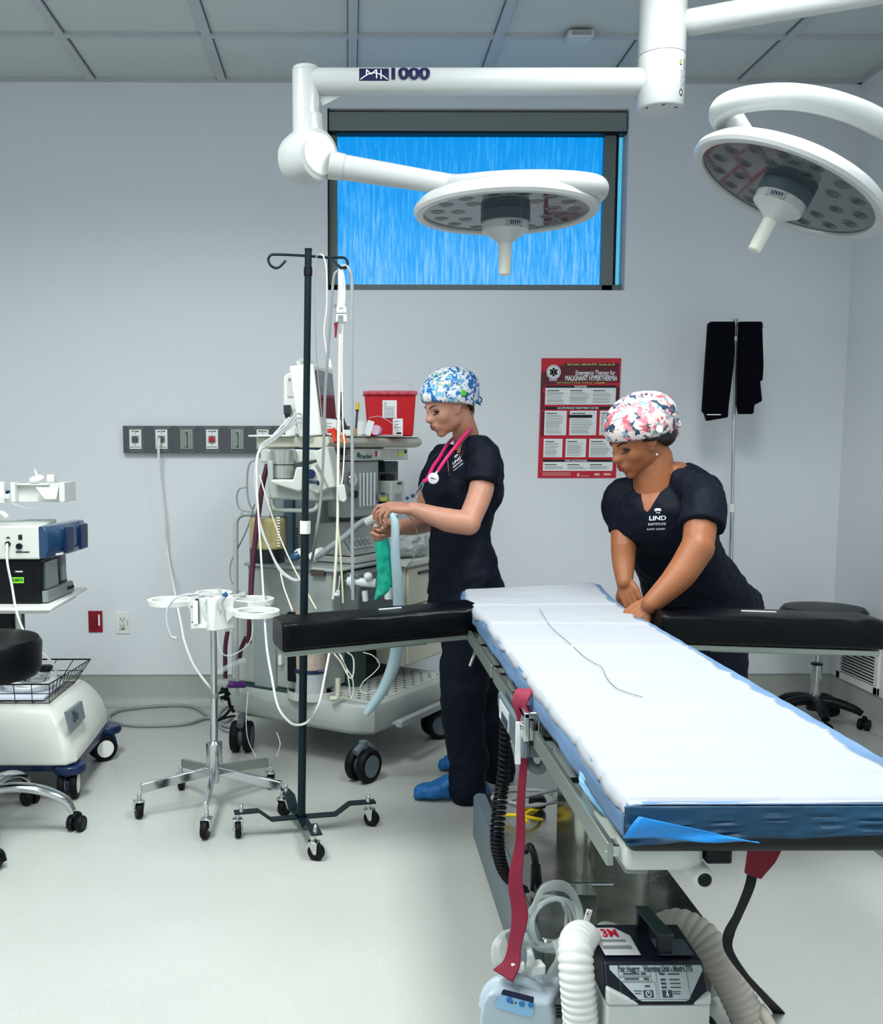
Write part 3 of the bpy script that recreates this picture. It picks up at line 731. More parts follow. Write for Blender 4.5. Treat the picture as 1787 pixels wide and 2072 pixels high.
# loose corner of blue film at the near left edge and a flap hanging behind the rail
b = MB()
c = [P(1258, 1694, 1.375), P(1292, 1650, 1.372), P(1360, 1665, 1.365), P(1535, 1704, 1.365), P(1400, 1700, 1.365)]
def flap(u, v):
    a = V(c[1]).lerp(V(c[3]), u); d = V(c[0]).lerp(V(c[3]), u ** .8)
    p = a.lerp(d, v); return p + V((0, -.004 - .006 * math.sin(u * 9 + v * 3) * v, .004 * math.sin(v * 3.1) * (1 - u)))
b.grid(flap, 24, 8)
e_ = [P(1178, 1560, 1.66), P(1186, 1572, 1.62), P(1266, 1660, 1.47), P(1222, 1665, 1.50)]
def flap2(u, v):
    a = V(e_[0]).lerp(V(e_[2]), u); p = a + V((-.004, 0, -(.026 * math.sin(math.pi * min(1, u * .62 + .28)) + .004) * v)); return p + V((.003 * wob(u, v, 3, 7), 0, 0))
b.m = 1; b.grid(flap2, 20, 6)
tag(put('blue_film', b, [mat('blue_film_glossy', '#1f86d6', .3, bump=.3, bscale=12), mat('blue_tissue', '#7db4d8', .6, bump=.3, bscale=20, var=.4, vscale=8)], solid=.001),
    'loose bright blue film folded at the near left corner of the operating table', 'plastic film')

# white sheet
def sheet(u, v):
    y = TY0 - .004 + v * (TY1 - TY0 + .01)
    el = -.006 + .012 * wob(3, y, 1, 5) + .0015 * wob(3, y, 1, 22); er = -.012 - .035 * max(0, wob(9, y, 2, 2.2)) - .02 * abs(wob(8, y, 2, 9)) - .012 * (1 - v)
    L = TX0 + el - .004; Rr = TX1 + er
    q = u * 1.0
    if u < .06: # edge lapping over the left side
        f = u / .06; x = L - .004 * (1 - f); z = .7855 - (1 - f) ** 2 * (.016 + .01 * wob(1, y, 8, 7))
        x = L + f * .012
    else:
        f = (u - .06) / .94; x = L + .012 + f * (Rr - L - .012); z = .7865
    z += .0022 * wob(x * .35, y, 5, 13) + .0016 * wob(x * .2, y, 6, 40) + .006 * max(0, wob(x * .5, y, 8, 3.5))
    fold = sum(.0055 * math.exp(-((y - fy - .02 * wob(x, fy, 1, 4)) / .009) ** 2) for fy in (1.52, 1.72, 1.95, 2.2, 2.5, 2.85, 3.2))
    if v < .006: z -= .004
    return V((x, y, z + fold + .0015 + headrise(x, y)))
b = MB(); b.grid(sheet, 60, 420)
tag(put('white_sheet', b, SHEET, solid=.0015), 'white disposable sheet spread over the top of the operating table', 'sheet')
b = MB(); sp = [P(x, y, 2050 * .500 / (y - 905)) for x, y in ((1092, 1236), (1115, 1274), (1150, 1306), (1180, 1335), (1205, 1352), (1218, 1360), (1228, 1382), (1245, 1402), (1268, 1413), (1300, 1423))]
sp = [V((p.x, p.y, .7935)) for p in sp]
b.tube(sp, .0007, 5, 5); tag(put('loose_thread', b, DGREY), 'thin dark thread lying along the middle of the white sheet', 'thread')

# ---- padded arm boards
def armboard(side, p0, p1, wid, zt, label, lump=False):
    """p0 at the table, p1 outer end"""
    p0 = V(p0); p1 = V(p1); d = (p1 - p0).normalized(); s_ = V((-d.y, d.x, 0)).normalized(); L = (p1 - p0).length
    t = thing('arm_board', label, 'arm board', ((p0 + p1) / 2))
    th = .088
    zt = p0.z
    def ring(f, infl):
        c = p0 + d * L * f; hw = wid / 2 * infl; ht = th / 2 * (.97 + .03 * infl)
        out = []
        for k in range(28):
            a = 2 * math.pi * k / 28; cx, sx = math.cos(a), math.sin(a)
            ex = lambda q: math.copysign(abs(q) ** .28, q)
            wv = .004 * wob(f * 5, a, 2, 2.2) + (.003 * math.sin(f * 40 + a) if f > .85 or f < .1 else 0)
            out.append(c + s_ * (hw * ex(cx) + wv) + V((0, 0, ht * ex(sx) + (wv * .9 if sx > 0 else 0) - ht)))
        return out
    b = MB(); fs = [0, .006, .02, .05] + [.08 + .84 * i / 14 for i in range(15)] + [.95, .98, .994, 1]
    b.rings([ring(f, .93 if f in (0, 1) else (.975 if f in (.006, .994) else 1)) for f in fs])
    put('cushion', b, VINYL, t)
    b = MB(); hd_ = p0 + d * L * .5 + V((0, 0, -th - .012)); n_ = d.cross(s_).normalized()
    M3 = Matrix((d, s_, n_)).transposed()
    b.box(hd_, (L * .98, wid * .72, .018), M3); b.box(hd_ - s_ * side * 0 + V((0, 0, -.012)), (L * .5, .07, .012), M3)
    put('board', b, SILVER, t, .003)
    b = MB()
    cl = p0 - d * .035 + V((0, 0, -th - .006)); b.box(cl, (.10, .03, .016), M3); b.box(cl - d * .045 + V((0, 0, -.004)), (.03, .05, .052), M3)
    put('rail_clamp', b, SILVER, t, .003)
    b = MB(); lv = cl + V((-.008 * side, -.03, -.03)); b.cyl(lv, lv + V((-.035 * side, -.04, -.075)), .0055, .0045, 10); b.sph(lv, .012, n=10, m=8); put('clamp_lever', b, CHROME, t)
    b = MB(); lc = p0 + d * L * (.43 if side > 0 else .48) - s_ * 0.0 + V((0, 0, .0035)); b.box(lc, (.075 if side > 0 else .105, .004, .003), M3); put('tag_strip', b, PAPER, t)
    return t
aL0 = P(958, 1219, 3.26); aL1 = P(562, 1251, 3.12)
armboard(1, (aL0.x - .008, 3.26, aL0.z), (aL1.x, 3.10, aL1.z - .0), .17, 0, 'black padded arm board on the left side of the operating table')
aR0 = P(1322, 1232, 2.98); aR1 = P(1766, 1247, 2.98)
armboard(-1, (aR0.x, 2.98, aR0.z), (aR1.x, 2.98, aR1.z), .19, 0, 'black padded arm board on the right side of the operating table')

# ---- rail clamp, hand control, straps, cords
t = thing('rail_clamp', 'chrome clamp block on the near left side rail beside the maroon strap', 'clamp', (.365, 2.07, .69))
b = MB(); b.b2((.362, 2.035, .685), (.374, 2.10, .745)); b.b2((.362, 2.035, .734), (.40, 2.10, .747)); b.b2((.392, 2.04, .66), (.397, 2.095, .738)); put('block', b, CHROME, t, .003)
b = MB(); b.cyl((.357, 2.05, .715), (.364, 2.05, .715), .008, n=16); put('screw', b, CHROME, t)
t = thing('hand_control', 'grey table hand control box hanging from the left side rail', 'hand control', (.35, 2.3, .5))
b = MB()
prof = [(2.42, .70), (2.42, .665), (2.38, .642), (2.10, .630), (2.05, .645), (2.05, .70)]
b.prism([(.364, y, z) for y, z in prof], (.014, 0, 0)); put('housing', b, BLUEG, t, .008, seg=3)
b = MB(); b.b2((.3625, 2.24, .645), (.3645, 2.38, .69)); b.m = 1; b.b2((.3615, 2.25, .648), (.363, 2.34, .67)); put('display', b, [mat('display_frame', '#c8ccd0', .4), NAVY], t)
b = MB(); b.tube([(.385, 2.13, .64), (.39, 2.11, .612), (.41, 2.10, .606), (.425, 2.10, .63)], .011, 10, 5); b.b2((.385, 2.09, .635), (.44, 2.13, .66)); put('bracket', b, BLUEG, t, .006)

def strap(pts, wid, th=.003, mb=None, side=V((1, 0, 0)), widths=None, sm=8):
    b = mb or MB(); p = catmull(pts, sm); rs = []
    for i, q in enumerate(p):
        d = (p[min(i + 1, len(p) - 1)] - p[max(i - 1, 0)]).normalized(); x = (side - d * side.dot(d)).normalized(); y = d.cross(x)
        f = i / (len(p) - 1)
        ww = wid
        if widths:
            g = f * (len(widths) - 1); a = int(g); ww = widths[a] + (widths[min(a + 1, len(widths) - 1)] - widths[a]) * (g - a)
        rs.append([q + x * ww / 2 + y * th / 2, q - x * ww / 2 + y * th / 2, q - x * ww / 2 - y * th / 2, q + x * ww / 2 - y * th / 2])
    b.rings(rs); return b
b = strap([P(1085, 1425, 2.20), P(1078, 1402, 2.18), P(1062, 1398, 2.12), P(1052, 1425, 2.10), P(1057, 1470, 2.10), P(1060, 1530, 2.10), P(1054, 1620, 2.10), P(1053, 1700, 2.10), P(1043, 1780, 2.08), P(1052, 1850, 2.06), P(1042, 1910, 2.04), P(1035, 1950, 2.02), P(1018, 1975, 2.0)],
          .04, .006, side=V((.95, -.3, 0)), widths=[.03, .032, .034, .036, .036, .03, .018, .017, .016, .017, .018, .019, .022, .028, .033, .036, .03, .028, .034, .04, .05])
tag(put('safety_strap', b, MAROON, bevel=.002), 'maroon fabric strap hanging over the left side rail of the operating table', 'strap')
b = MB(); b.b2((P(1052, 1470, 2.09).x - .009, 2.085, P(1052, 1545, 2.09).z), (P(1052, 1470, 2.09).x + .002, 2.09, P(1052, 1460, 2.09).z)); 
tag(put('strap_label', b, PAPER), 'narrow white label on the edge of the maroon strap', 'label')
b = MB(); strap([P(1553, 1700, 1.62), P(1540, 1735, 1.62), P(1523, 1772, 1.63)], .05, .006, b, side=V((.9, -.3, 0)), widths=[.052, .046, .028])
t = thing('safety_strap', 'black webbing strap with maroon end hanging from the near table end to the floor', 'strap', P(1515, 1800, 1.65))
put('padded_end', b, mat('dark_red_fabric', '#6a0f20', .8), t, .002)
b = strap([P(1523, 1768, 1.63), P(1515, 1800, 1.65), P(1494, 1850, 1.72), P(1475, 1890, 1.8), P(1476, 1925, 1.86), P(1510, 1975, 1.98), P(1550, 2020, 2.1), P(1580, 2056, 2.2), P(1582, 2085, 2.2)], .02, .003, side=V((.9, -.3, .2)), widths=[.016, .016, .015, .02, .016, .012, .018, .026, .02])
put('webbing', b, RUB, t)
# coiled cord of the hand control
b = MB(); path = catmull([P(1024, 1425, 2.46), P(1022, 1490, 2.42), P(1020, 1560, 2.42), P(1012, 1620, 2.42), P(1006, 1690, 2.42), P(1012, 1740, 2.42), P(1030, 1780, 2.42), P(1062, 1800, 2.42)], 60)
pts = []; turns = 46
for i, q in enumerate(path):
    a = 2 * math.pi * turns * i / len(path); f = i / len(path); pts.append(q + V((math.cos(a) * (.009 + .006 * math.sin(f * 3)), math.sin(a) * .012, 0)))
b.tube(pts, .0043, 6, 0); tag(put('coiled_cord', b, RUB), 'black coiled cord hanging beside the hand control of the operating table', 'cord')
# cables on the base
def coil(b, c, r, turns, rt, n=40, tilt=None, jit=.01, n8=8, flat=1.0, seed=1, end=None, start=None):
    rnd = random.Random(seed); pts = [] if start is None else [V(s) for s in start]
    M3 = tilt or Matrix.Identity(3); ph = rnd.random() * 6
    for k in range(int(turns * 14)):
        a = ph + 2 * math.pi * k / 14; j = int(k / 14)
        rj = r * (1 + jit / r * math.sin(k * .37 + seed)); z = rnd.uniform(-1, 1) * rt * 1.2 + (j - turns / 2) * rt * .9
        pts.append(V(c) + M3 @ V((rj * math.cos(a), rj * math.sin(a) * flat, z)))
    if end: pts += [V(e) for e in end]
    b.tube(pts, rt, n8, 3); return b
b = MB(); coil(b, P(1068, 1612, 2.92), .094, 2.6, .0045, tilt=Matrix.Rotation(R(-6), 3, 'X'), jit=.012, flat=1.0, end=[P(1120, 1600, 2.95), P(1165, 1592, 3.0)])
tag(put('cable_coil', b, GCORD), 'coil of grey cable lying above the yellow cord on the table base', 'cable')
b = MB(); coil(b, P(1108, 1674, 2.98), .082, 5.5, .0055, tilt=Matrix.Rotation(R(20), 3, 'Y') @ Matrix.Rotation(R(14), 3, 'X'), jit=.016, seed=4, start=[P(1018, 1649, 2.95), P(1050, 1650, 2.93), P(1090, 1658, 2.93)])
tag(put('cable_coil', b, YELLOW), 'coiled yellow power cord resting on the far end of the table base', 'cable')
b = MB(); b.box(P(1088, 1622, 3.05), (.05, .05, .035)); tag(put('power_plug', b, BLACK, bevel=.01), 'black plug inside the coil of grey cable on the table base', 'plug')
b = MB(); b.tube([P(1064, 1722, 2.5), P(1072, 1712, 2.46), P(1080, 1728, 2.44), P(1084, 1750, 2.44)], .009, 10, 5); b.tube([P(1084, 1750, 2.44), P(1086, 1800, 2.44)], [.012, .017, .016], 12, 0)
tag(put('power_plug', b, BLACK), 'black power plug standing on the table base in front of the steel column', 'plug')
# ================================================================ devices on the floor at the table foot
# compression pump, pale blue with a carrying handle
PUMP = mat('pump_pale_blue', '#b6c4cf', .38)
t = thing('compression_pump', 'pale blue compression pump with a carrying handle, in the foreground', 'pump', (.42, 2.0, 0))
YP = 1.98
def pp(x, y, Y=YP): return P(x, y, Y)
sil = [(968, 2110), (970, 2060), (975, 2030), (985, 2005), (1003, 1984), (1025, 1974), (1050, 1972), (1075, 1982), (1098, 2002), (1112, 2030), (1120, 2060), (1122, 2110)]
hole = [(1016, 2003), (1020, 1990), (1032, 1986), (1055, 1990), (1078, 2004), (1088, 2020), (1076, 2022), (1050, 2010)]
fl = 0.0
sil3 = [pp(*q) for q in sil]; sil3[0].z = 0.012; sil3[-1].z = .012
b = MB()
yaw_n = V((-.25, -1, 0)).normalized(); dep = V((.05, .11, 0))
# body below the handle
body = [sil3[0], sil3[1], sil3[2], pp(985, 2012), pp(1000, 2006), pp(1085, 2028), sil3[9], sil3[10], sil3[11]]
b.prism(body, dep); put('casing', b, PUMP, t, .01, seg=3)
b = MB(); b.tube([*[P(x_, y_ + 6, YP + .05) for x_, y_ in ((980, 2030), (986, 2004), (1003, 1984), (1028, 1976), (1055, 1977), (1080, 1990), (1098, 2008), (1108, 2035))]], .0125, 14, 6, flat=(1, 1.2)); put('carry_handle', b, PUMP, t)
b = MB(); o = V((0, -.0035, 0)); b.add([pp(*q) + o for q in ((1001, 2030), (1016, 2002), (1078, 2018), (1080, 2048), (1073, 2058), (1005, 2038))], [(0, 1, 2, 3, 4, 5)])
b.m = 1; b.add([pp(*q) + o * 1.3 for q in ((1016, 2002), (1019, 1999), (1080, 2015), (1079, 2027), (1014, 2010))], [(0, 1, 2, 3, 4)]); b.m = 2
for q in ((1030, 2021), (1056, 2029), (1074, 2031)): b.cyl(pp(*q) + o * 1.1, pp(*q) + o * 1.7, .006, n=18)
b.m = 3
text_on(b, '2 > 1', pp(1043, 2027) + o * 1.4, (1, 0, -.22), (.0, 0, 1), .010, bold=.0003)
put('control_panel', b, [mat('panel_light_blue', '#8fc0e4', .35), mat('panel_navy', '#101a3c', .35), mat('button_blue', '#2d7ab8', .35), INK], t)
b = MB()
for k in range(5): b.b2(pp(1121, 2042 + 7 * k) + V((.004, .02, 0)), pp(1121, 2044 + 7 * k) + V((.012 + .035, .10, 0)))
put('side_vents', b, DGREY, t)
b = MB(); b.box(pp(1052, 1976) + V((0, .05, .0)), (.03, .03, .018), .2); b.box(pp(1096, 1988) + V((0, .06, 0)), (.032, .03, .022), .2); put('hose_connectors', b, PLAS, t, .003)
tb = MB()
def tubes(name, label, specs, rt, m=TUBE):
    b = MB()
    for s_ in specs: b.tube(s_, rt, 8, 7)
    return tag(put(name, b, m), label, 'tubing')
# coils of clear tubing
b = MB()
for k in range(5): coil(b, P(1110 + 4 * k, 1866 + 2 * k, 2.16 + .014 * k), .052 + .002 * k, 1.1, .0037, tilt=Matrix.Rotation(R(78), 3, 'X') @ Matrix.Rotation(R(20), 3, 'Y'), jit=.004, seed=k + 1)
for k in range(4): b.tube([P(1072 + 3 * k, 1850, 2.12), P(1100, 1792 + 4 * k, 2.14), P(1150 - k, 1790 + 5 * k, 2.2), P(1178 - 3 * k, 1850, 2.2), P(1160, 1905 - 3 * k, 2.12), P(1105, 1925 - 3 * k, 2.08), P(1060, 1905 + 3 * k, 2.05)], .0037, 8, 7)
tag(put('tubing_coil', b, TUBE), 'thick coil of clear tubing leaning on the steel table column', 'tubing')
b = MB()
for k in range(4): b.tube([P(1050, 1886 - k * 2, 2.1), P(1020 + 2 * k, 1886, 2.08), P(998 + 4 * k, 1915, 2.06), P(1000 + 5 * k, 1950, 2.04), P(1018 + 5 * k, 1972, 2.04), P(1036, 1980, 2.04)], .0035, 8, 7)
tag(put('tubing_loop', b, TUBE), 'loop of clear tubing left of the maroon strap above the pale blue pump', 'tubing')
b = MB()
for k in range(6):
    b.tube([P(1100 + 3 * k, 1986, 2.04), P(1112 + 4 * k, 1965, 2.03), P(1128 + 3 * k, 1935, 2.02), P(1120 + 4 * k, 1905, 2.08)], .0035, 8, 7)
for k in range(4): b.tube([P(1056 + 3 * k, 1975, 2.03), P(1068 + 4 * k, 1950, 2.02), P(1068 + 2 * k, 1920, 2.04), P(1060 + 2 * k, 1890, 2.1)], .0035, 8, 7)
tag(put('tubing_bundle', b, TUBE), 'bundles of clear tubing rising from the top of the pale blue pump', 'tubing')
b = MB()
for k in range(3): b.tube([P(1190, 1900 + 3 * k, 2.2), P(1215, 1870 + 6 * k, 2.2), P(1245, 1872 + 6 * k, 2.2), P(1275 - 3 * k, 1895 + 3 * k, 2.2), P(1292 - 4 * k, 1925, 2.2)], .004, 8, 7)
tag(put('tubing_loop', b, TUBE), 'loop of clear tubing in front of the column behind the black and white warming unit', 'tubing')
b = MB(); b.box(P(1190, 1852, 2.12), (.012, .006, .026), Matrix.Rotation(R(15), 3, 'Y')); b.m = 1; b.cyl(P(1189, 1849, 2.116), P(1189, 1849, 2.108), .002, n=8); b.cyl(P(1187, 1864, 2.12), P(1180, 1890, 2.13), .004, n=8)
tag(put('hose_clip', b, [PLAS, INK], bevel=.001), 'small white clip beside the coil of clear tubing', 'clip')

# corrugated hoses
def corrug(pts, r, pitch, name, label, m, amp=.07, n=28):
    p = catmull(pts, 40); L = [0]
    for i in range(1, len(p)): L.append(L[-1] + (p[i] - p[i - 1]).length)
    out = []; rad = []; st = pitch / 6; j = 0; s_ = 0
    while s_ < L[-1]:
        while L[j + 1] < s_: j += 1
        f = (s_ - L[j]) / max(1e-9, L[j + 1] - L[j]); out.append(p[j].lerp(p[j + 1], f)); rad.append(r * (1 + amp * abs(math.sin(math.pi * s_ / pitch)) - amp / 2)); s_ += st
    b = MB(); px = None; rs = []
    for i, q in enumerate(out):
        d = (out[min(i + 1, len(out) - 1)] - out[max(i - 1, 0)]).normalized()
        x = frame_of(d)[0] if px is None else (px - d * px.dot(d)).normalized(); px = x; y = d.cross(x)
        rs.append([q + (x * math.cos(2 * math.pi * k / n) + y * math.sin(2 * math.pi * k / n)) * rad[i] for k in range(n)])
    b.rings(rs)
    o = bpy.data.objects.new(name, b.mesh(name, m)); col.objects.link(o)
    for po in o.data.polygons: po.use_smooth = True
    for e in o.data.edges: e.use_edge_sharp = False
    return tag(o, label, 'hose')
HOSEW = mat('white_hose', '#e4e4e0', .45); HOSEB = mat('beige_hose', '#b9b3a8', .5)
hb = P(1178, 2110, 1.93)
corrug([P(1214, 2010, 2.16), P(1200, 1960, 2.14), P(1192, 1922, 2.10), P(1178, 1898, 2.03), P(1166, 1912, 1.97), P(1166, 1960, 1.94), P(1172, 2030, 1.93), (hb.x, hb.y, hb.z), V((hb.x + .004, hb.y, .04))], .0345, .0145, 'warming_hose', 'upright white corrugated hose between the pump and the warming unit', HOSEW, .10)
hq = P(1560, 2140, 2.06)
corrug([P(1335, 1900, 2.24), P(1345, 1882, 2.2), P(1378, 1874, 2.17), P(1420, 1896, 2.14), P(1455, 1945, 2.11), P(1490, 2010, 2.09), P(1525, 2075, 2.07), (hq.x, hq.y, .06)], .037, .0150, 'warming_hose', 'thick beige corrugated hose arching over the right of the warming unit', HOSEB, .10)

# warming unit
t = thing('warming_unit', 'black and white warming unit with a top handle and a sloped control panel', 'warming unit', (.64, 2.0, 0))
YU = 1.90
def up_(x, y, Y=YU): return P(x, y, Y)
UBLK = mat('unit_black', '#0c1020', .35); UWH = mat('unit_white', '#c9cdca', .4)
A, B_ = up_(1228, 1975), up_(1440, 1975)      # front edge of the panel housing
xL, xR = up_(1228, 2000).x, up_(1440, 2000).x; zM = up_(1330, 2034, YU).z; zW = up_(1330, 1998, YU).z; dp = .20
zt_ = up_(1330, 1952, YU).z
b = MB(); b.b2((xL, YU, .015), (xR, YU + dp, zM)); b.prism([(xL, YU - .004, zM), (xL, YU - .004, zW), (xL + .07, YU - .004, zM)], (0, .02, 0)); b.prism([(xR, YU - .004, zM), (xR, YU - .004, zW - .012), (xR - .04, YU - .004, zM)], (0, .02, 0)); put('lower_case', b, UWH, t, .006, seg=3)
b = MB()
yt = YU + .045
ft = [P(1243, 1943, yt), P(1437, 1952, yt)]
zT = P(1330, 1946, yt).z
b.hexa([(xL, YU - .002, zM), (xR, YU - .002, zM), (xR, YU + dp, zM), (xL, YU + dp, zM)], [(xL + .004, yt, zT), (xR - .002, yt, zT), (xR - .004, YU + dp, zT + .004), (xL + .006, YU + dp, zT + .004)])
put('upper_case', b, UBLK, t, .004, seg=3)
n_ = (V((0, -(zT - zM), yt - YU))).normalized(); upv = V((0, yt - YU, zT - zM - .012)).normalized(); ctr = V(((xL + xR) / 2 + .002, (YU + yt) / 2, (zM + zT) / 2 + .002)) + V((0, -1, .5)) * .0012
rt_ = V((1, 0, 0)); W_ = (xR - xL); H_ = (V((0, yt - YU, zT - zM)).length)
b = MB()
def pl(u, v, off=.001): return ctr + rt_ * u * W_ + upv * v * H_ + rt_.cross(upv) * off
b.add([pl(*q) for q in ((-.44, .40), (-.44, .30), (-.2, -.40), (-.17, -.44), (.25, -.44), (.28, -.40), (.46, .28), (.45, .40))], [tuple(range(8))]); put('control_panel', b, mat('unit_panel_grey', '#a8b2b4', .4), t)
b = MB(); text_on(b, 'Bair Hugger   Warming Unit - Model 775', pl(.0, .31), rt_, upv, .016, bold=.0006, off=.0012, fit=W_ * .72)
for (u, v, w_, h_) in ((-.24, .20, .16, .035), (-.24, .08, .14, .035), (-.12, .20, .05, .045), (-.10, .08, .05, .045), (.06, .19, .05, .045), (.06, .06, .05, .045), (.06, -.03, .05, .045), (.06, -.12, .05, .045), (-.1, -.09, .05, .04), (.17, .19, .11, .03), (.17, .06, .1, .025), (.17, -.03, .1, .025), (.17, -.12, .1, .025), (-.2, -.2, .08, .02), (-.2, -.26, .06, .02), (.17, -.22, .08, .02), (.17, -.27, .07, .02), (-.1, -.27, .095, .17), (.08, -.27, .095, .17)):
    quad_on(b, pl(u, v), rt_, upv, w_ * W_, h_ * H_, .001)
put('lettering', b, mat('unit_print', '#2c3a44', .5), t)
b = MB()
for (u0, v0, u1, v1) in ((-.36, .15, -.05, .25), (-.36, .03, -.05, .12), (-.36, -.40, -.02, .0), (0, -.40, .3, .25)):
    for q in (((u0, v0), (u1, v0)), ((u0, v1), (u1, v1))): quad_on(b, pl((q[0][0] + q[1][0]) / 2, q[0][1]), rt_, upv, (u1 - u0) * W_, .0008, .0008)
    for u in (u0, u1): quad_on(b, pl(u, (v0 + v1) / 2), rt_, upv, .0008, (v1 - v0) * H_, .0008)
put('panel_outline', b, DGREY, t)
b = MB()
for k in range(20):
    a0, a1 = R(115 + k * 15.5), R(115 + (k + 1) * 15.5)
    b.add([pl(-.1, -.27) + (rt_ * math.cos(a) + upv * math.sin(a)) * r + rt_.cross(upv) * .0016 for a, r in ((a0, .0045), (a0, .0058), (a1, .0058), (a1, .0045))], [(0, 1, 2, 3)])
quad_on(b, pl(-.1, -.23), rt_, upv, .0011, .006, .0016); quad_on(b, pl(.08, -.24), rt_, upv, .002, .008, .0016)
for k in range(12):
    a0, a1 = R(k * 30), R((k + 1) * 30); b.add([pl(.08, -.3) + (rt_ * math.cos(a) + upv * math.sin(a)) * r + rt_.cross(upv) * .0016 for a, r in ((a0, .0018), (a0, .003), (a1, .003), (a1, .0018))], [(0, 1, 2, 3)])
put('button_symbols', b, PAPER, t)
b = MB(); b.add([(xL + .012, yt + .018, zT + .0048), (xL + .085, yt + .018, zT + .0048), (xL + .085, yt + .10, zT + .0055), (xL + .06, yt + .135, zT + .0058), (xL + .006, yt + .135, zT + .0058)], [(0, 1, 2, 3, 4)])
b.m = 2; quad_on(b, (xR - .05, yt + .05, zT + .0050), (1, 0, 0), (0, 1, 0), .07, .07); b.m = 1
quad_on(b, (xL + .045, yt + .05, zT + .0054), (1, 0, 0), (0, 1, 0), .06, .014); quad_on(b, (xL + .045, yt + .078, zT + .0056), (1, 0, 0), (0, 1, 0), .05, .01)
b.m = 3; text_on(b, '3M', (xL + .044, yt + .108, zT + .006), (1, 0, 0), (0, 1, .02), .046, bold=.0016, fit=.034)
put('top_label', b, [mat('label_grey', '#b9bcbe', .5), mat('label_print', '#77797d', .5), mat('label_dark', '#3f4c55', .5), mat('logo_red', '#b3122e', .4)], t)
b = MB(); hx0 = P(1330, 1935, yt).x + .006
hz = .045
b.hexa([(hx0 + .0, yt + .02, zT + hz - .004), (hx0 + .034, yt + .02, zT + hz - .004), (hx0 + .018, yt + .15, zT + hz - .004), (hx0 - .010, yt + .15, zT + hz - .004)], [(hx0 + .0, yt + .02, zT + hz + .004), (hx0 + .034, yt + .02, zT + hz + .004), (hx0 + .018, yt + .15, zT + hz + .004), (hx0 - .010, yt + .15, zT + hz + .004)])
put('handle_grip', b, mat('handle_green_black', '#18322f', .4), t, .002)
b = MB(); b.b2((hx0 + .002, yt + .022, zT), (hx0 + .032, yt + .034, zT + hz)); put('handle_post', b, UBLK, t, .002); b = MB(); b.b2((hx0 - .008, yt + .13, zT), (hx0 + .018, yt + .148, zT + hz)); put('handle_post', b, UBLK, t, .002)
b = MB(); b.add([(xL + .01, YU - .0012, zM - .05), (xR - .01, YU - .0012, zM - .05), (xR - .01, YU - .0012, zM - .0485), (xL + .01, YU - .0012, zM - .0485)], [(0, 1, 2, 3)])
text_on(b, '3M', ((xL + xR) / 2, YU - .001, zM - .09), (1, 0, 0), (0, 0, 1), .04, bold=.001); put('front_print', b, INK, t)
b = MB()
for q in range(3): b.tube([(xR - .01, YU + .1, .10 - .01 * q), (xR + .03, YU + .08, .11 - .02 * q), (xR + .05, YU + .06, .06 - .01 * q), (xR + .07, YU + .1, .015)], .006, 8, 5)
tag(put('mains_cable', b, RUB), 'black cord bunched at the right side of the warming unit', 'cord')
# ================================================================ device cart at the left edge
CARTW = mat('cart_shell', '#d4d6cf', .4, var=.015, vscale=3)
t = thing('device_cart', 'white rolling device cart with curved base shell and dark blue bumper at the left edge', 'cart', (-1.3, 3.85, 0))
XR = P(155, 1550, 3.62).x
XRt = P(110, 1430, 3.66).x
b = MB()
z0_, z1_ = .135, P(110, 1430, 3.66).z
zf = P(192, 1372, 4.12).z
XLc = -1.62
bot = [(XLc, 3.60, z0_), (XR - .03, 3.59, z0_), (XR, 3.63, z0_), (P(220, 1480, 4.18).x, 4.18, z0_), (P(215, 1480, 4.18).x - .03, 4.22, z0_), (XLc, 4.22, z0_)]
def lvl(f):
    e = f ** 2.2
    tp = [(XLc, 3.68), (XRt - .03, 3.68), (XRt, 3.72), (XRt + .0, 4.08), (XRt - .03, 4.11), (XLc, 4.11)]
    return [V((bx * (1 - e) + tx * e, by * (1 - e) + ty * e, z0_ + (z1_ - z0_) * f)) for (bx, by, _), (tx, ty) in zip(bot, tp)]
b.rings([lvl(f) for f in (0, .25, .5, .7, .85, .95, 1)]); put('base_shell', b, CARTW, t, .012, seg=3)
b = MB(); b.rings([[V((x, y, z)) for x, y in ((XLc, 3.62), (XR - .05, 3.62), (XR - .01, 3.66), (XR - .01, 4.2), (XR - .04, 4.23), (XLc, 4.23))] for z in (.105, .134)])
b.lathe([(0, .10), (.058, .10), (.062, .115), (.058, .132), (0, .132)], (XR - .03, 3.64, 0), n=28); b.lathe([(0, .10), (.05, .10), (.055, .115), (.05, .132), (0, .132)], (XR - .01, 4.16, 0), n=28)
put('bumper', b, NAVY, t, .004)
lc = PP(155, 1447, V((XR - .012, 3.9, .25)), V((1, -.02, .12)).normalized())
b = MB(); pts = [PP(x, y, lc + V((.008, 0, 0)), V((1, 0, .13)).normalized()) for x, y in ((146, 1480), (173, 1452), (166, 1418), (136, 1441))]
b.prism(pts, (-.012, 0, 0)); sg = put('name_plate', b, mat('plate_grey', '#7b858c', .4), t)
rgt = (pts[1] - pts[0]).normalized(); upp = (pts[3] - pts[0]).normalized(); cp = (pts[0] + pts[1] + pts[2] + pts[3]) / 4
b = MB(); text_on(b, 'THE', cp + upp * .018 - rgt * .03, rgt, upp, .022, bold=.0008, off=.001); text_on(b, 'LIPO', cp - upp * .004 - rgt * .02, rgt, upp, .036, bold=.0012, off=.001)
put('lettering', b, NAVY, sg)
caster(t, (P(212, 1545, 4.13).x, 4.10, 0), .054, .04, R(35), .12, NAVY, dual=True, hub=PLAS)
caster(t, (P(138, 1636, 3.62).x, 3.64, 0), .054, .04, R(95), .12, NAVY, dual=True, hub=PLAS)
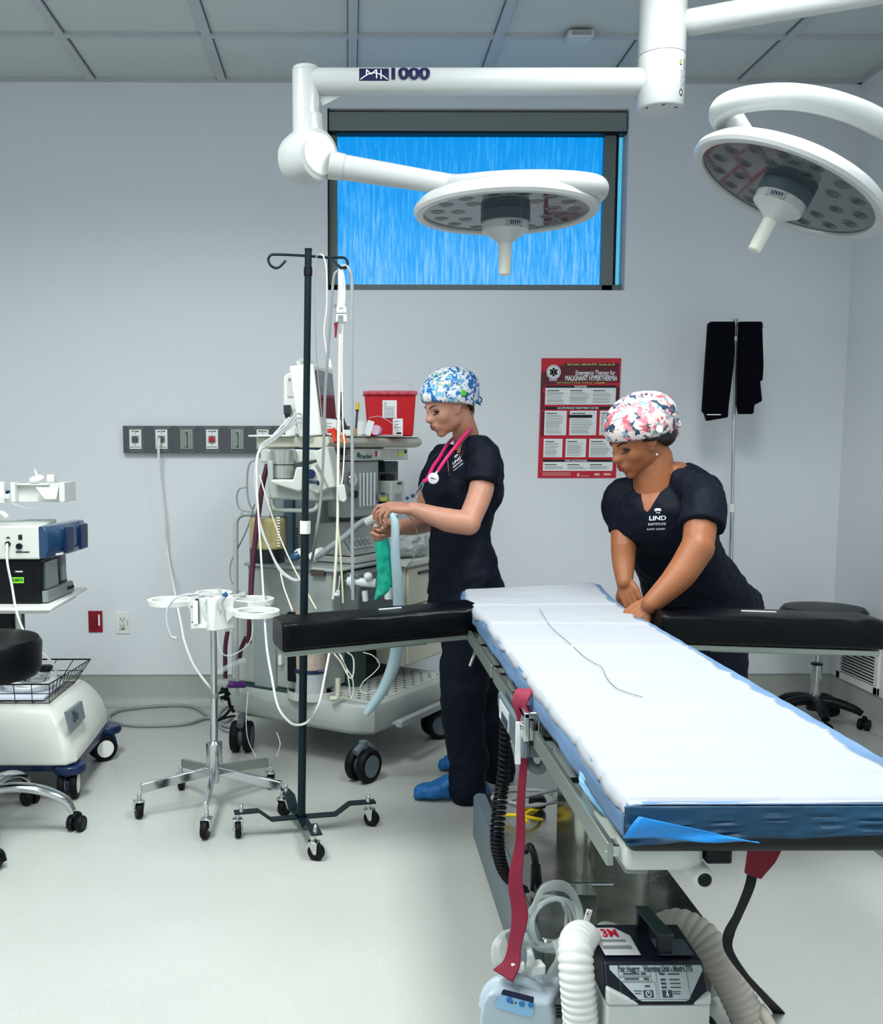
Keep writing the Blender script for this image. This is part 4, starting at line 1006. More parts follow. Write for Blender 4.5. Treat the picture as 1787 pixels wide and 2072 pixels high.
caster(t, (-1.55, 4.1, 0), .054, .04, R(35), .12, NAVY, dual=True, hub=PLAS); caster(t, (-1.55, 3.64, 0), .054, .04, R(80), .12, NAVY, dual=True, hub=PLAS)
b = MB(); xp = P(14, 1250, 3.98).x
b.b2((xp - .12, 3.95, z1_ - .01), (xp + .035, 4.1, P(20, 1215, 3.98).z)); put('column', b, BLACK, t, .01)
b = MB(); b.b2((xp + .036, 3.97, z1_), (xp + .05, 4.0, P(20, 1215, 3.98).z)); put('column_trim', b, PLAS, t)
# shelf
zs_ = P(100, 1233, 3.68).z + .008
b = MB(); q1 = PZ(104, 1230, zs_); q2 = PZ(176, 1188, zs_)
b.hexa([(XLc, q1.y - .01, zs_ - .012), (q1.x, q1.y, zs_ - .012), (q2.x, q2.y, zs_ - .012), (XLc, q2.y, zs_ - .012)], [(XLc, q1.y - .01, zs_), (q1.x, q1.y, zs_), (q2.x, q2.y, zs_), (XLc, q2.y, zs_)])
b.b2((XLc, q1.y + .05, zs_ - .03), (q1.x - .03, q2.y - .1, zs_ - .012)); put('shelf', b, PLAS, t, .003)

# wire basket
wb_ = thing('wire_basket', 'black wire basket on top of the device cart base', 'basket', (-1.2, 3.9, z1_))
zb0 = z1_ + .004
T1 = P(183, 1334, 4.12); Bf = PZ(128, 1424, zb0 + .004); 
top = [V((XLc, 3.62, T1.z)), V((P(92, 1375, 3.62).x, 3.66, T1.z - .005)), T1, V((XLc, 4.12, T1.z))]
xr0, xr1 = XRt - .055, XRt - .01
bota = [V((XLc, 3.70, zb0)), V((XRt - .03, 3.70, zb0)), V((XRt - .025, 4.04, zb0)), V((XLc, 4.04, zb0))]
topb = [V((XLc, 3.64, zb0 + .085)), V((XRt - .01, 3.64, zb0 + .085)), V((P(183, 1334, 4.12).x, 4.12, T1.z)), V((XLc, 4.12, T1.z))]
b = MB()
for rgn, rad in ((topb, .0032), (bota, .0022), ([p.lerp(q, .5) for p, q in zip(bota, topb)], .0018)): b.tube([rgn[0], rgn[1], rgn[2], rgn[3]], rad, 6, 0)
put('rim', b, BLACK, wb_)
b = MB()
for k in range(9):
    f = k / 8; b.tube([bota[0].lerp(bota[1], f), topb[0].lerp(topb[1], f)], .0018, 5, 0); b.tube([bota[3].lerp(bota[2], f), topb[3].lerp(topb[2], f)], .0018, 5, 0); b.tube([bota[0].lerp(bota[1], f), bota[3].lerp(bota[2], f)], .0014, 5, 0)
for k in range(1, 11): f = k / 11; b.tube([topb[1].lerp(topb[2], f), bota[1].lerp(bota[2], f), bota[0].lerp(bota[3], f)], .0018, 5, 0)
put('wire_mesh', b, BLACK, wb_)
b = MB(); b.b2((XLc + .05, 3.73, zb0 + .004), (XRt - .06, 4.0, zb0 + .012)); tag(put('paper_sheets', b, mat('paper_blue', '#d7dceb', .7)), 'white papers lying on the bottom of the wire basket', 'papers')
b = MB(); coil(b, (XRt - .16, 3.88, zb0 + .045), .10, 3, .006, seed=3); tag(put('cable_coil', b, CORD), 'coiled white cable lying on the papers in the wire basket', 'cable')
b = MB(); qk = P(92, 1352, 3.95); b.box(qk, (.05, .05, .025)); tag(put('black_adapter', b, BLACK, bevel=.01), 'small black adapter lying in the wire basket beside the stool seat', 'adapter')

# black monitor on the shelf
def prismpx(b, pxs, Y, dy, skew=0):
    b.prism([P(x, y, Y) for x, y in pxs], (skew, dy, 0)); return b
t = thing('patient_monitor', 'black defibrillator style monitor with a green sticker on the cart shelf', 'monitor', P(60, 1220, 3.8))
zsh = zs_ + .001
qn = PZ(84, 1222, zsh); qf = PZ(144, 1196, zsh); ztp = P(84, 1131, qn.y).z
b = MB(); b.hexa([(XLc + .1, qn.y, zsh), (qn.x, qn.y, zsh), (qf.x - .01, qf.y, zsh), (XLc + .1, qf.y, zsh)], [(XLc + .1, qn.y, ztp), (qn.x - .0, qn.y, ztp), (qf.x - .02, qf.y, ztp + .0), (XLc + .1, qf.y, ztp)])
put('housing', b, BLACK, t, .008)
fr_ = (V((qf.x, qf.y, 0)) - V((qn.x, qn.y, 0))); L_ = fr_.length; fr_.normalize(); fn = V((fr_.y, -fr_.x, 0))
def fp(u, z, off=0): return V((qn.x, qn.y, 0)) + fr_ * L_ * u + fn * off + V((0, 0, zsh + (ztp - zsh) * z))
b = MB(); b.hexa([fp(.02, .02, 0), fp(.96, .02, 0), fp(.93, .02, .022), fp(.05, .02, .022)], [fp(.02, .28), fp(.96, .28), fp(.93, .26, .018), fp(.05, .26, .018)]); put('bezel', b, MGREY, t, .003)
b = MB(); b.hexa([fp(.1, .30, -.001), fp(.5, .30, -.001), fp(.5, .30, .008), fp(.1, .30, .008)], [fp(.1, .9, -.001), fp(.5, .9, -.001), fp(.5, .9, .006), fp(.1, .9, .006)]); put('screen', b, mat('monitor_screen_grey', '#5b6a70', .2, coat=.4), t)
b = MB(); b.hexa([fp(.66, .35, -.001), fp(.8, .35, -.001), fp(.8, .35, .006), fp(.66, .35, .006)], [fp(.66, .93, -.001), fp(.8, .93, -.001), fp(.8, .93, .005), fp(.66, .93, .005)]); put('label_strip', b, mat('strip_grey', '#8d979b', .5), t)
b = MB()
for u in (.72, .8, .87): b.cyl(fp(u, .15, .015), fp(u, .15, .026), .006, n=10)
put('knobs', b, BLACK, t)
b = MB(); q = P(34, 1174, qn.y - .001); b.box(q, (.052, .002, .022)); put('green_sticker', b, mat('green_sticker', '#7fd92e', .5), t)
b = MB(); text_on(b, 'GUESTS', q + V((0, -.0012, 0)), (1, 0, .0), (0, 0, 1), .013, bold=.0006); q = P(38, 1156, qn.y - .001); b.box(q, (.034, .002, .010)); b.m = 1; b.box(q + V((.002, -.001, -.001)), (.026, .002, .004))
put('lettering', b, [mat('sticker_print', '#1e4a1a', .5), PAPER], t)

# white and blue device above it
t = thing('infusion_device', 'white device with a dark blue front stacked on the black monitor', 'medical device', P(60, 1120, 3.8))
zd = ztp + .0015; zt2 = P(80, 1064, qn.y - .02).z; yn = qn.y - .03
xN = P(82, 1124, yn).x; zN = P(82, 1126, yn).z
b = MB(); q3 = P(160, 1100, qf.y); ctrx = P(103, 1066, yn + .02).x
b.hexa([(XLc + .1, yn, zd), (xN, yn, zd), (qf.x - .05, qf.y, zd), (XLc + .1, qf.y, zd)], [(XLc + .1, yn, zt2), (xN, yn, zt2), (qf.x - .05, qf.y, zt2 + .0), (XLc + .1, qf.y, zt2)]); put('housing', b, CARTW, t, .006)
b = MB(); f0 = V((xN, yn, 0)); f1 = V((P(172, 1085, qf.y).x - .02, qf.y, 0)); fd = (f1 - f0); fn2 = V((fd.y, -fd.x, 0)).normalized()
def gp(u, z, off): return f0 + fd * u + fn2 * off + V((0, 0, zd + (zt2 - zd) * z))
rs = []
for u in (0, .1, .3, .5, .7, .9, 1.0):
    e = .03 + .022 * math.sin(math.pi * u); rs.append([gp(u, .02, -.02), gp(u, .02, e * .6), gp(u, .30, e), gp(u, .8, e * .95), gp(u, .98, e * .5), gp(u, .98, -.02)])
b.rings(rs); put('front_bezel', b, mat('device_blue', '#123b63', .22, coat=.4), t, .004)
b = MB()
for u in (.36, .74):
    b.rings([[gp(u + du, z, .045 + h) for du, z in ((-.09, .12), (.09, .12), (.10, .9), (-.06, .9))] for h in (0, .014)])
put('dial_covers', b, NAVY, t, .003)
b = MB(); b.hexa([gp(.9, .5, .03), gp(.97, .5, .025), gp(.97, .5, .03), gp(.9, .5, .036)], [gp(.9, .7, .03), gp(.97, .7, .025), gp(.97, .7, .03), gp(.9, .7, .036)])
quad = [gp(.08, .10, .046), gp(.2, .10, .056), gp(.2, .16, .056), gp(.08, .16, .046)]; b.add(quad, [(0, 1, 2, 3)]); put('button', b, PAPER, t)
b = MB(); k1 = P(17, 1100, yn); b.cyl(k1, k1 + V((0, -.012, 0)), .010, n=6); k2 = P(40, 1105, yn); b.cyl(k2, k2 + V((0, -.014, 0)), .011, n=20); put('socket', b, BLACK, t, .001)
b = MB(); k3 = P(41, 1087, yn - .001); b.box(k3, (.014, .002, .018)); b.prism([k1 + V((-.009, -.001, .02)), k1 + V((.009, -.001, .02)), k1 + V((0, -.001, .027))], (0, -.001, 0)); b.box(P(46, 1117, yn - .001), (.05, .002, .004)); put('markings', b, INK, t)
b = MB(); b.tube([k1 + V((0, -.014, 0)), P(14, 1112, yn - .03), P(15, 1140, yn - .035), P(24, 1185, yn - .03), P(34, 1240, yn - .06), P(52, 1285, 3.66), P(72, 1310, 3.7), P(95, 1330, 3.75), P(112, 1350, 3.8), P(113, 1372, 3.85)], .0045, 8, 6)
tag(put('device_cable', b, CORD), 'white cable running from the white and blue device down to the wire basket', 'cable')
# clear bracket tray on top
YT = 3.85
zpost = P(0, 990, YT).z
b = MB(); b.cyl((-1.58, 3.90, z1_ - .01), (-1.58, 3.90, zpost + .02), .014, n=16); b.tube([(-1.58, 3.90, zpost), (-1.45, 3.88, zpost), (P(-15, 995, YT).x, YT + .02, zpost)], .010, 12, 4); put('tray_post', b, SILVER, bpy.data.objects['device_cart'])
t = thing('bracket_tray', 'white plastic tray bracket above the device cart', 'bracket', P(70, 1015, YT))
zt3 = P(80, 978, YT).z
b = MB(); b.b2(P(22, 1016, YT), P(30, 976, YT) + V((0, .05, 0))); b.b2(P(30, 982, YT + .02), P(124, 976, YT + .20)); b.b2(P(120, 1016, YT), P(130, 976, YT) + V((0, .16, 0))); b.b2(P(24, 1016, YT + .045), P(126, 978, YT + .05))
put('tray', b, mat('milky_plastic', '#e2e3df', .35, alpha=.92), t, .002)
b = MB(); b.prism([P(72, 986, YT - .001), P(118, 986, YT - .001), P(114, 1010, YT - .001), P(90, 1010, YT - .001)], (0, .02, 0)); b.b2(P(95, 975, YT + .05), P(115, 960, YT + .09)); put('gusset', b, PLAS, t, .001)
b = MB(); b.b2(P(-20, 1018, YT), P(7, 975, YT) + V((0, .03, 0))); b.b2((P(7, 1008, YT).x, YT + .01, P(7, 1010, YT).z), (P(24, 1008, YT).x, YT + .02, P(7, 1000, YT).z)); put('arm', b, PLAS, t, .002)
b = MB(); b.b2(P(6, 1010, YT + .02), P(21, 992, YT + .04)); put('arm_knuckle', b, NAVY, t, .003)
b = MB(); pc = P(75, 972, YT + .06); b.lathe([(0, 0), (.026, 0), (.03, .006), (.026, .014), (.006, .018), (0, .018)], pc, (-.2, -.3, 1), 24); b.tube([P(76, 966, YT + .05), P(72, 955, YT + .05), P(70, 949, YT + .05)], [.006, .004, .002], 8, 3)
tag(put('suction_cup', b, PLAS), 'small white suction cup lying on the white tray bracket', 'suction cup')
b = MB(); b.tube([P(0, 1012, YT - .02), P(12, 1004, YT - .02), P(20, 1000, YT)], .006, 8, 3); b.tube([P(25, 1018, YT), P(45, 1026, YT), P(70, 1030, YT), P(88, 1018, YT)], .0018, 6, 4)
tag(put('clear_tube', b, TUBE), 'thin clear tube looping under the white tray bracket', 'tubing')
b = MB(); b.tube([P(-10, 1040, 3.75), P(4, 1040, 3.75), P(14, 1048, 3.75)], .012, 8, 4)
tag(put('cable_end', b, mat('pale_cable', '#cfd3cf', .4)), 'pale cable end resting on top of the white and blue device', 'cable')

# ---- stool in front of the cart
t = thing('rolling_stool', 'round black stool with a chrome five arm base cropped by the left frame edge', 'stool', (-1.2, 3.3, 0))
sc = V((P(-45, 1300, 3.28).x, 3.28, 0)); zt4 = P(0, 1300, 3.2).z
b = MB(); hb_ = .125; b.lathe([(0, zt4 - hb_), (.185, zt4 - hb_), (.198, zt4 - hb_ + .02), (.203, zt4 - .02), (.192, zt4 - .003), (.12, zt4 + .003), (0, zt4 + .004)], sc, n=48); put('seat', b, VINYL, t)
b = MB(); b.cyl(sc + V((0, 0, .12)), sc + V((0, 0, zt4 - hb_)), .022, n=20); b.cyl(sc + V((0, 0, .1)), sc + V((0, 0, .2)), .032, n=20); put('gas_lift', b, CHROME, t)
tip = P(128, 1682, 3.31); a0 = math.atan2(tip.y - sc.y, tip.x - sc.x)
for k in range(5):
    a = a0 + k * 2 * math.pi / 5; d = V((math.cos(a), math.sin(a), 0)); rr_ = .285
    b = MB(); b.tube([sc + V((0, 0, .15)), sc + d * .10 + V((0, 0, .16)), sc + d * .19 + V((0, 0, .145)), sc + d * .26 + V((0, 0, .11)), sc + d * rr_ + V((0, 0, .07))], [.020, .021, .021, .020, .016], 14, 6, flat=(1.15, .8))
    put('base_arm', b, CHROME, t); caster(t, sc + d * (rr_ + .012), .027, .03, a + 1.2, .066, RUB, dual=True, hub=BLACK)
# ================================================================ rolling ring stand
def C5(): pass
t = thing('ring_stand', 'chrome rolling stand with white ring holders on top', 'ring stand', (-.47, 3.62, 0))
YR = 3.55
sc = V((-.4703, YR, 0)); 
xt = P(432, 1278, YR).x; sc.x = P(434, 1560, YR).x
zc1 = P(434, 1500, YR).z; zc2 = P(431, 1405, YR).z; zc3 = P(431, 1275, YR).z
b = MB(); b.cyl(sc + V((0, 0, zc1 - .005)), V((xt, YR, zc2)), .0135, n=24); put('lower_tube', b, CHROME, t)
b = MB(); b.cyl(V((xt, YR, zc2 - .01)), V((xt, YR, zc3 + .02)), .0115, n=24); b.m = 1; b.cyl(V((xt, YR, zc2 - .012)), V((xt, YR, zc2 + .004)), .0145, n=24); b.cyl(V((xt + .015, YR, zc2 - .005)), V((xt + .035, YR, zc2)), .004, n=8); put('upper_tube', b, [CHROME, SILVER], t)
b = MB(); zh = P(434, 1582, YR - .03).z; b.lathe([(.0, zh - .012), (.017, zh - .012), (.018, .10), (.029, .15), (.029, zc1 - .004), (.022, zc1 + .004), (.014, zc1 + .004)], sc, n=32); put('hub', b, CHROME, t)
tips = [(281, 1655), (416, 1697), (576, 1650), (546, 1595), (368, 1597)]
for x, y in tips:
    g_ = PZ(x, y, 0); d = (V((g_.x, g_.y, 0)) - V((sc.x, sc.y, 0))); L = d.length; d.normalize(); a = math.atan2(d.y, d.x); s_ = V((-d.y, d.x, 0))
    b = MB(); L1 = L - .01; z_i, z_o = .148, .122
    b.hexa([sc + d * .02 + s_ * .008 + V((0, 0, z_i - .032)), sc + d * .02 - s_ * .008 + V((0, 0, z_i - .032)), sc + d * L1 - s_ * .008 + V((0, 0, z_o - .034)), sc + d * L1 + s_ * .008 + V((0, 0, z_o - .034))],
           [sc + d * .02 + s_ * .008 + V((0, 0, z_i)), sc + d * .02 - s_ * .008 + V((0, 0, z_i)), sc + d * L1 - s_ * .008 + V((0, 0, z_o)), sc + d * L1 + s_ * .008 + V((0, 0, z_o))])
    put('base_leg', b, SILVER if y < 1600 else CHROME, t, .0025)
    caster(t, (g_.x, g_.y, 0), .031, .021, a + 1.9 + x * .01, .092, CHROME, hub=BLACK)
YB2 = 3.60
b = MB()
xa, xb_, xc_ = P(384, 1240, 3.56), P(433, 1240, 3.52), P(472, 1240, 3.56)
ztb, zbb = P(433, 1212, 3.52).z, P(433, 1278, 3.52).z
b.hexa([(xb_.x, 3.53, zbb), (xc_.x, 3.575, zbb + .003), (xb_.x + .02, 3.68, zbb), (xa.x, 3.57, zbb)], [(xb_.x, 3.53, ztb), (xc_.x, 3.575, ztb), (xb_.x + .02, 3.68, ztb), (xa.x, 3.57, ztb)])
bx = put('holder_box', b, PLAS, t, .002)
b = MB(); s1 = P(400, 1242, 3.553); b.b2(P(398, 1268, 3.56), P(401, 1213, 3.54)); b.m = 1
for (x, y) in ((388, 1228), (389, 1259), (420, 1232), (420, 1264), (438, 1231), (439, 1264)): b.sph(P(x, y, 3.548), .003, n=8, m=6)
put('slot', b, [RUB, DGREY], bx)
b = MB(); b.b2(P(393, 1262, 3.55), P(400, 1216, 3.53)); b.b2(P(392, 1270, 3.55), P(418, 1264, 3.535)); b.b2(P(455, 1278, 3.60), P(472, 1262, 3.62)); put('slide_plate', b, PLAS, bx, .001)
def ringh(x0, x1, yc, Y, att, name='ring_holder'):
    a, c = P(x0, yc, Y), P(x1, yc, Y); ctr = (a + c) / 2; r = (c.x - a.x) / 2
    b = MB(); prof = [(r - .015, -.010), (r, -.010), (r + .001, .010), (r - .003, .0115), (r - .015, .010)]
    b.rings([[ctr + V((math.cos(q) * pr_, math.sin(q) * pr_, h)) for pr_, h in prof] for q in [2 * math.pi * k / 48 for k in range(48)]], closed=True)
    A_ = V(att); d = (V((A_.x, A_.y, ctr.z)) - ctr); st = ctr + d.normalized() * (r - .004); s_ = V((-d.y, d.x, 0)).normalized()
    b.hexa([st + s_ * .022 + V((0, 0, -.008)), st - s_ * .022 + V((0, 0, -.008)), A_ - s_ * .02 + V((0, 0, -.05)), A_ + s_ * .02 + V((0, 0, -.05))], [st + s_ * .03 + V((0, 0, .007)), st - s_ * .03 + V((0, 0, .007)), A_ - s_ * .03 + V((0, 0, .007)), A_ + s_ * .03 + V((0, 0, .007))])
    put(name, b, PLAS, t, .0015)
ringh(299, 388, 1218, 3.62, (xa.x + .012, 3.60, P(384, 1216, 3.6).z))
ringh(473, 566, 1240, 3.55, (xc_.x - .02, 3.57, P(470, 1232, 3.56).z))
ringh(470, 555, 1216, 3.78, (xc_.x - .03, 3.64, P(470, 1218, 3.64).z))
ringh(395, 470, 1203, 3.82, (xb_.x, 3.68, P(430, 1208, 3.66).z))
def simple(name, label, cat, b, m, **k): return tag(put(name, b, m, **k), label, cat)
b = MB(); b.tube([P(402, 1202, 3.56), P(380, 1203, 3.54), P(356, 1210, 3.53), P(340, 1230, 3.53), P(337, 1255, 3.53), P(342, 1277, 3.53)], .0042, 8, 7); b.m = 1
b.tube([P(342, 1277, 3.53), P(346, 1289, 3.53), P(357, 1292, 3.53)], .006, 8, 0)
simple('catheter_tube', 'bluish clear tube bending over the left ring holder with a white tip', 'tubing', b, [mat('blue_clear_tube', '#cdd4de', .2, alpha=.75), WHITE])
b = MB(); b.tube([P(417, 1212, 3.54), P(410, 1225, 3.51), P(411, 1240, 3.505), P(418, 1256, 3.505)], .0042, 8, 5)
simple('catheter_tube', 'short bluish tube hanging down the front of the white holder box', 'tubing', b, MATS['blue_clear_tube'])
b = MB(); b.tube([P(404, 1206, 3.56), P(415, 1203, 3.56), P(432, 1206, 3.57)], .009, 10, 4); b.b2(P(402, 1208, 3.56), P(410, 1195, 3.58)); b.tube([P(432, 1206, 3.6), P(445, 1200, 3.62), P(442, 1190, 3.62)], [.008, .007, .004], 8, 4); b.b2(P(414, 1212, 3.55), P(428, 1202, 3.58))
simple('suction_fitting', 'white plastic suction fittings lying on top of the ring stand box', 'fitting', b, WHITE, bevel=.001)
b = MB(); b.b2(P(486, 1209, 3.75), P(499, 1197, 3.77)); b.tube([P(440, 1212, 3.7), P(470, 1206, 3.72), P(495, 1204, 3.74)], .006, 8, 4)
simple('suction_fitting', 'white plastic connector lying across the rear ring holder', 'fitting', b, WHITE, bevel=.001)
b = MB(); b.tube([P(447, 1234, 3.53), P(446, 1218, 3.53), P(454, 1206, 3.53)], [.010, .010, .009], 12, 4); b.m = 1; b.tube([P(451, 1206, 3.53), P(460, 1202, 3.53)], .0085, 12, 0)
simple('suction_wand', 'white suction handle with a blue tip on the ring stand', 'suction handle', b, [WHITE, mat('tip_blue', '#1d4f8c', .3)])
b = MB(); b.tube([P(443, 1236, 3.52), P(440, 1262, 3.51), P(441, 1290, 3.51), P(447, 1318, 3.51), P(463, 1327, 3.52), P(490, 1315, 3.55), P(507, 1296, 3.6), P(511, 1270, 3.62), P(509, 1250, 3.64)], .003, 8, 7)
simple('clear_tube', 'clear tube looping below the box of the ring stand', 'tubing', b, TUBE)
b = MB(); b.tube([P(509, 1210, 3.7), P(530, 1216, 3.65), P(547, 1226, 3.6)], .003, 8, 5)
simple('clear_tube', 'short clear tube lying across the two right ring holders', 'tubing', b, TUBE)
# white hose from the wall outlet
b = MB(); so = wp(327, 887); b.tube([V((so.x, YB - .055, so.z)), P(322, 896, YB - .10), P(321, 915, YB - .10), P(323, 960, YB - .09), P(333, 1050, YB - .09), P(341, 1130, YB - .10), P(354, 1200, 4.3), P(366, 1260, 4.1), P(374, 1300, 4.0), P(393, 1347, 3.95), P(424, 1390, 3.9), P(450, 1420, 4.1)], [.0065, .0062, .006] + [.0052] * 9, 8, 8)
simple('suction_hose', 'long white hose hanging from the second wall outlet down behind the ring stand', 'hose', b, CORD)
# grey cable on floor
b = MB(); b.tube([PZ(x, y, .009) for x, y in ((470, 1450), (455, 1460), (420, 1453), (380, 1464), (330, 1468), (270, 1468), (228, 1460), (221, 1449), (245, 1437), (300, 1430), (360, 1427), (395, 1432), (420, 1447), (460, 1470), (500, 1462))], .008, 8, 8)
simple('floor_cable', 'grey cable looping over the floor between the device cart and the ring stand', 'cable', b, GCORD)
b = MB(); b.tube([PZ(x, y, .007) for x, y in ((440, 1455), (447, 1440), (460, 1430), (478, 1428))], .007, 8, 5); b.tube([PZ(x, y, .007) for x, y in ((440, 1460), (450, 1475), (470, 1480), (500, 1474))], .006, 8, 5)
simple('floor_cable', 'short pale cable curling on the floor beside the anaesthesia machine base', 'cable', b, GCORD)

# ================================================================ dark green IV pole with swivel casters
YI = 3.30
t = thing('iv_pole', 'dark green IV pole with hooks and four swivel casters in front of the anaesthesia machine', 'IV pole', (-.165, YI, 0))
b0 = P(610, 1652, YI); t0 = P(624, 504, YI)
dv = (t0 - b0)
def al(y): f = (P(612, y, YI).z - b0.z) / dv.z; return b0 + dv * f
b = MB(); b.cyl(b0, al(1075), .0135, n=24); put('lower_tube', b, GREEN, t)
b = MB(); b.cyl(al(1080), al(1054), .0165, n=24)
for k in range(5): a = k * 1.25; b.cyl(al(1079) + V((.0135 * math.cos(a), .0135 * math.sin(a), 0)), al(1055) + V((.0135 * math.cos(a), .0135 * math.sin(a), 0)), .005, n=8)
put('collar', b, PLAS, t)
b = MB(); b.cyl(al(1060), al(504), .0112, n=24); put('upper_tube', b, GREEN, t)
b = MB(); b.cyl(al(558), al(541), .0135, n=20); b.cyl(al(507), al(503), .0118, n=20); put('stop_ring', b, BLACK, t)
hz_ = YI
b = MB(); b.tube([P(x, y, hz_) for x, y in ((578, 527), (572, 534), (564, 541), (556, 542), (547, 536), (543, 525), (548, 516), (556, 515), (590, 516), (624, 518), (660, 521), (685, 521), (697, 522), (703, 529), (702, 538), (697, 545))], .0042, 10, 5)
b.tube([P(668, 522, hz_), P(685, 538, hz_ - .08), P(692, 542, hz_ - .10), P(700, 541, hz_ - .11)], .0045, 10, 4); put('hook_bar', b, GREEN, t)
tp = [(640, 1740), (577, 1647), (482, 1694), (752, 1671)]
hub_ = V((b0.x, YI, 0)); zlow = b0.z
for x, y in tp:
    g_ = PZ(x, y, 0); g_.z = 0; d = g_ - hub_; L = d.length; d.normalize(); s_ = V((-d.y, d.x, 0))
    zo = .083; zl = zlow - .004
    pr_ = [(0, zl), (L * .48, zl), (L * .68, zo), (L + .012, zo)]
    b = MB(); w1 = .018
    rs = [[hub_ + d * u + s_ * w1 + V((0, 0, z)), hub_ + d * u - s_ * w1 + V((0, 0, z)), hub_ + d * u - s_ * w1 + V((0, 0, z + .006)), hub_ + d * u + s_ * w1 + V((0, 0, z + .006))] for u, z in pr_]
    b.rings(rs); put('base_leg', b, GREEN, t, .001)
    b = MB(); b.lathe([(0, zo + .006), (.009, zo + .006), (.007, zo + .014), (.0055, zo + .018), (.0065, zo + .023), (.003, zo + .028), (0, zo + .029)], g_ + d * -.012, n=14); put('stem_bolt', b, CHROME, t)
    caster(t, (g_.x, g_.y, 0), .0275, .019, {640: R(-20), 577: R(60), 482: R(-80), 752: R(-25)}[x], zo, CHROME, hub=BLACK)

# ---- stand with garments at the back wall
t = thing('garment_pole', 'thin chrome pole stand near the right wall with dark garments hanging from it', 'pole stand', (P(1478, 1340, 4.75).x, 4.75, 0))
pt_, pb_ = P(1489, 648, 4.75), P(1474, 1380, 4.75)
pf = V((pb_.x - .002, 4.75, .0))
def ap(y): f = (y - 648) / (1380 - 648); return pt_.lerp(pb_, f)
b = MB(); b.cyl(ap(1027), ap(650), .0075, n=16); put('upper_tube', b, CHROME, t)
b = MB(); b.cyl(pf + V((0, 0, .05)), ap(1020), .0105, n=16); put('lower_tube', b, CHROME, t)
b = MB(); b.cyl(ap(1028), ap(1012), .0145, n=16); b.b2(ap(684) - V((.014, .014, .01)), ap(684) + V((.014, .014, .01))); put('collar', b, PLAS, t)
b = MB(); b.tube([P(1434, 668, 4.75), P(1437, 655, 4.75), P(1460, 654, 4.75), P(1489, 654, 4.75), P(1520, 654, 4.75), P(1540, 653, 4.75), P(1544, 664, 4.75)], .005, 8, 4); b.cyl(ap(660), ap(645), .010, n=12); put('hook_bar', b, SILVER, t)
for k in range(4):
    a = R(45 + 90 * k); d = V((math.cos(a), math.sin(a) * .75, 0)); b = MB(); b.tube([pf + V((0, 0, .06)), pf + d * .12 + V((0, 0, .06)), pf + d * .2 + V((0, 0, .045))], .01, 8, 3); put('base_leg', b, CHROME, t)
    q = pf + d * .2; caster(t, (q.x, q.y, 0), .02, .014, a, .045, CHROME)
GARM = mat('dark_garment', '#02030c', .9, spec=.12, bump=.4, bscale=12)
def garment(pxs, Y, name, label, th=.03, m=GARM, group=None):
    b = MB(); n = len(pxs); ctrp = sum((P(x, y, Y) for x, y in pxs), V()) / n
    rs = []
    for f, s_ in ((-1, .93), (-.6, .99), (0, 1.0), (.6, .99), (1, .93)):
        rs.append([V((ctrp.x + (p.x - ctrp.x) * s_, Y + f * th / 2, ctrp.z + (p.z - ctrp.z) * (s_ * .3 + .7))) for p in (P(x, y, Y) for x, y in pxs)])
    b.rings(rs); return tag(put(name, b, m, bevel=.004), label, 'garment', group)
garment([(1433, 655), (1437, 651), (1486, 651), (1483, 740), (1473, 820), (1471, 845), (1430, 852), (1426, 838), (1421, 832), (1427, 740)], 4.72, 'compression_sleeve', 'black compression garment hanging on the left of the chrome pole, with a white tag', .045)
b = MB(); b.b2(P(1430, 840, 4.695), P(1459, 838, 4.69)); tag(put('garment_tag', b, PAPER), 'white stitched tag along the bottom of the left hanging garment', 'tag')
garment([(1495, 651), (1540, 651), (1543, 740), (1541, 770), (1536, 772), (1540, 812), (1524, 820), (1522, 838), (1495, 838), (1491, 820), (1492, 740)], 4.72, 'compression_sleeve', 'black compression garment hanging on the right of the chrome pole', .045)

# ---- black stool behind the right arm board
t = thing('rolling_stool', 'black stool with a chrome column standing near the right wall behind the arm board', 'stool', (P(1648, 1450, 4.62).x, 4.62, 0))
sc = V((P(1650, 1400, 4.62).x, 4.62, 0)); zs4 = P(1660, 1236, 4.5).z
b = MB(); b.lathe([(0, zs4 - .08), (.17, zs4 - .08), (.185, zs4 - .06), (.19, zs4 - .02), (.175, zs4 - .002), (.1, zs4 + .004), (0, zs4 + .005)], sc + V((.02, 0, 0)), n=40); put('seat', b, VINYL, t)
b = MB(); b.cyl(sc + V((0, 0, .3)), sc + V((0, 0, zs4 - .08)), .0145, n=20); put('piston', b, CHROME, t)
zc = P(1650, 1345, 4.62).z
b = MB(); b.cyl(sc + V((0, 0, .09)), sc + V((0, 0, zc)), .025, n=24); put('gas_lift', b, CHROME, t)
b = MB(); b.cyl(sc + V((0, 0, zc)), sc + V((0, 0, zc + .008)), .026, n=24); b.tube([sc + V((0, -.0, zs4 - .09)), sc + V((.1, -.02, zs4 - .1)), sc + V((.19, -.05, zs4 - .092))], .006, 8, 3); b.cyl(sc + V((0, 0, .07)), sc + V((0, 0, .125)), .036, n=20); put('collar', b, BLACK, t)
tip = PZ(1753, 1478, 0); a0 = math.atan2(tip.y - sc.y, tip.x - sc.x); L = min(.28, (V((tip.x, tip.y, 0)) - sc).length - .02)
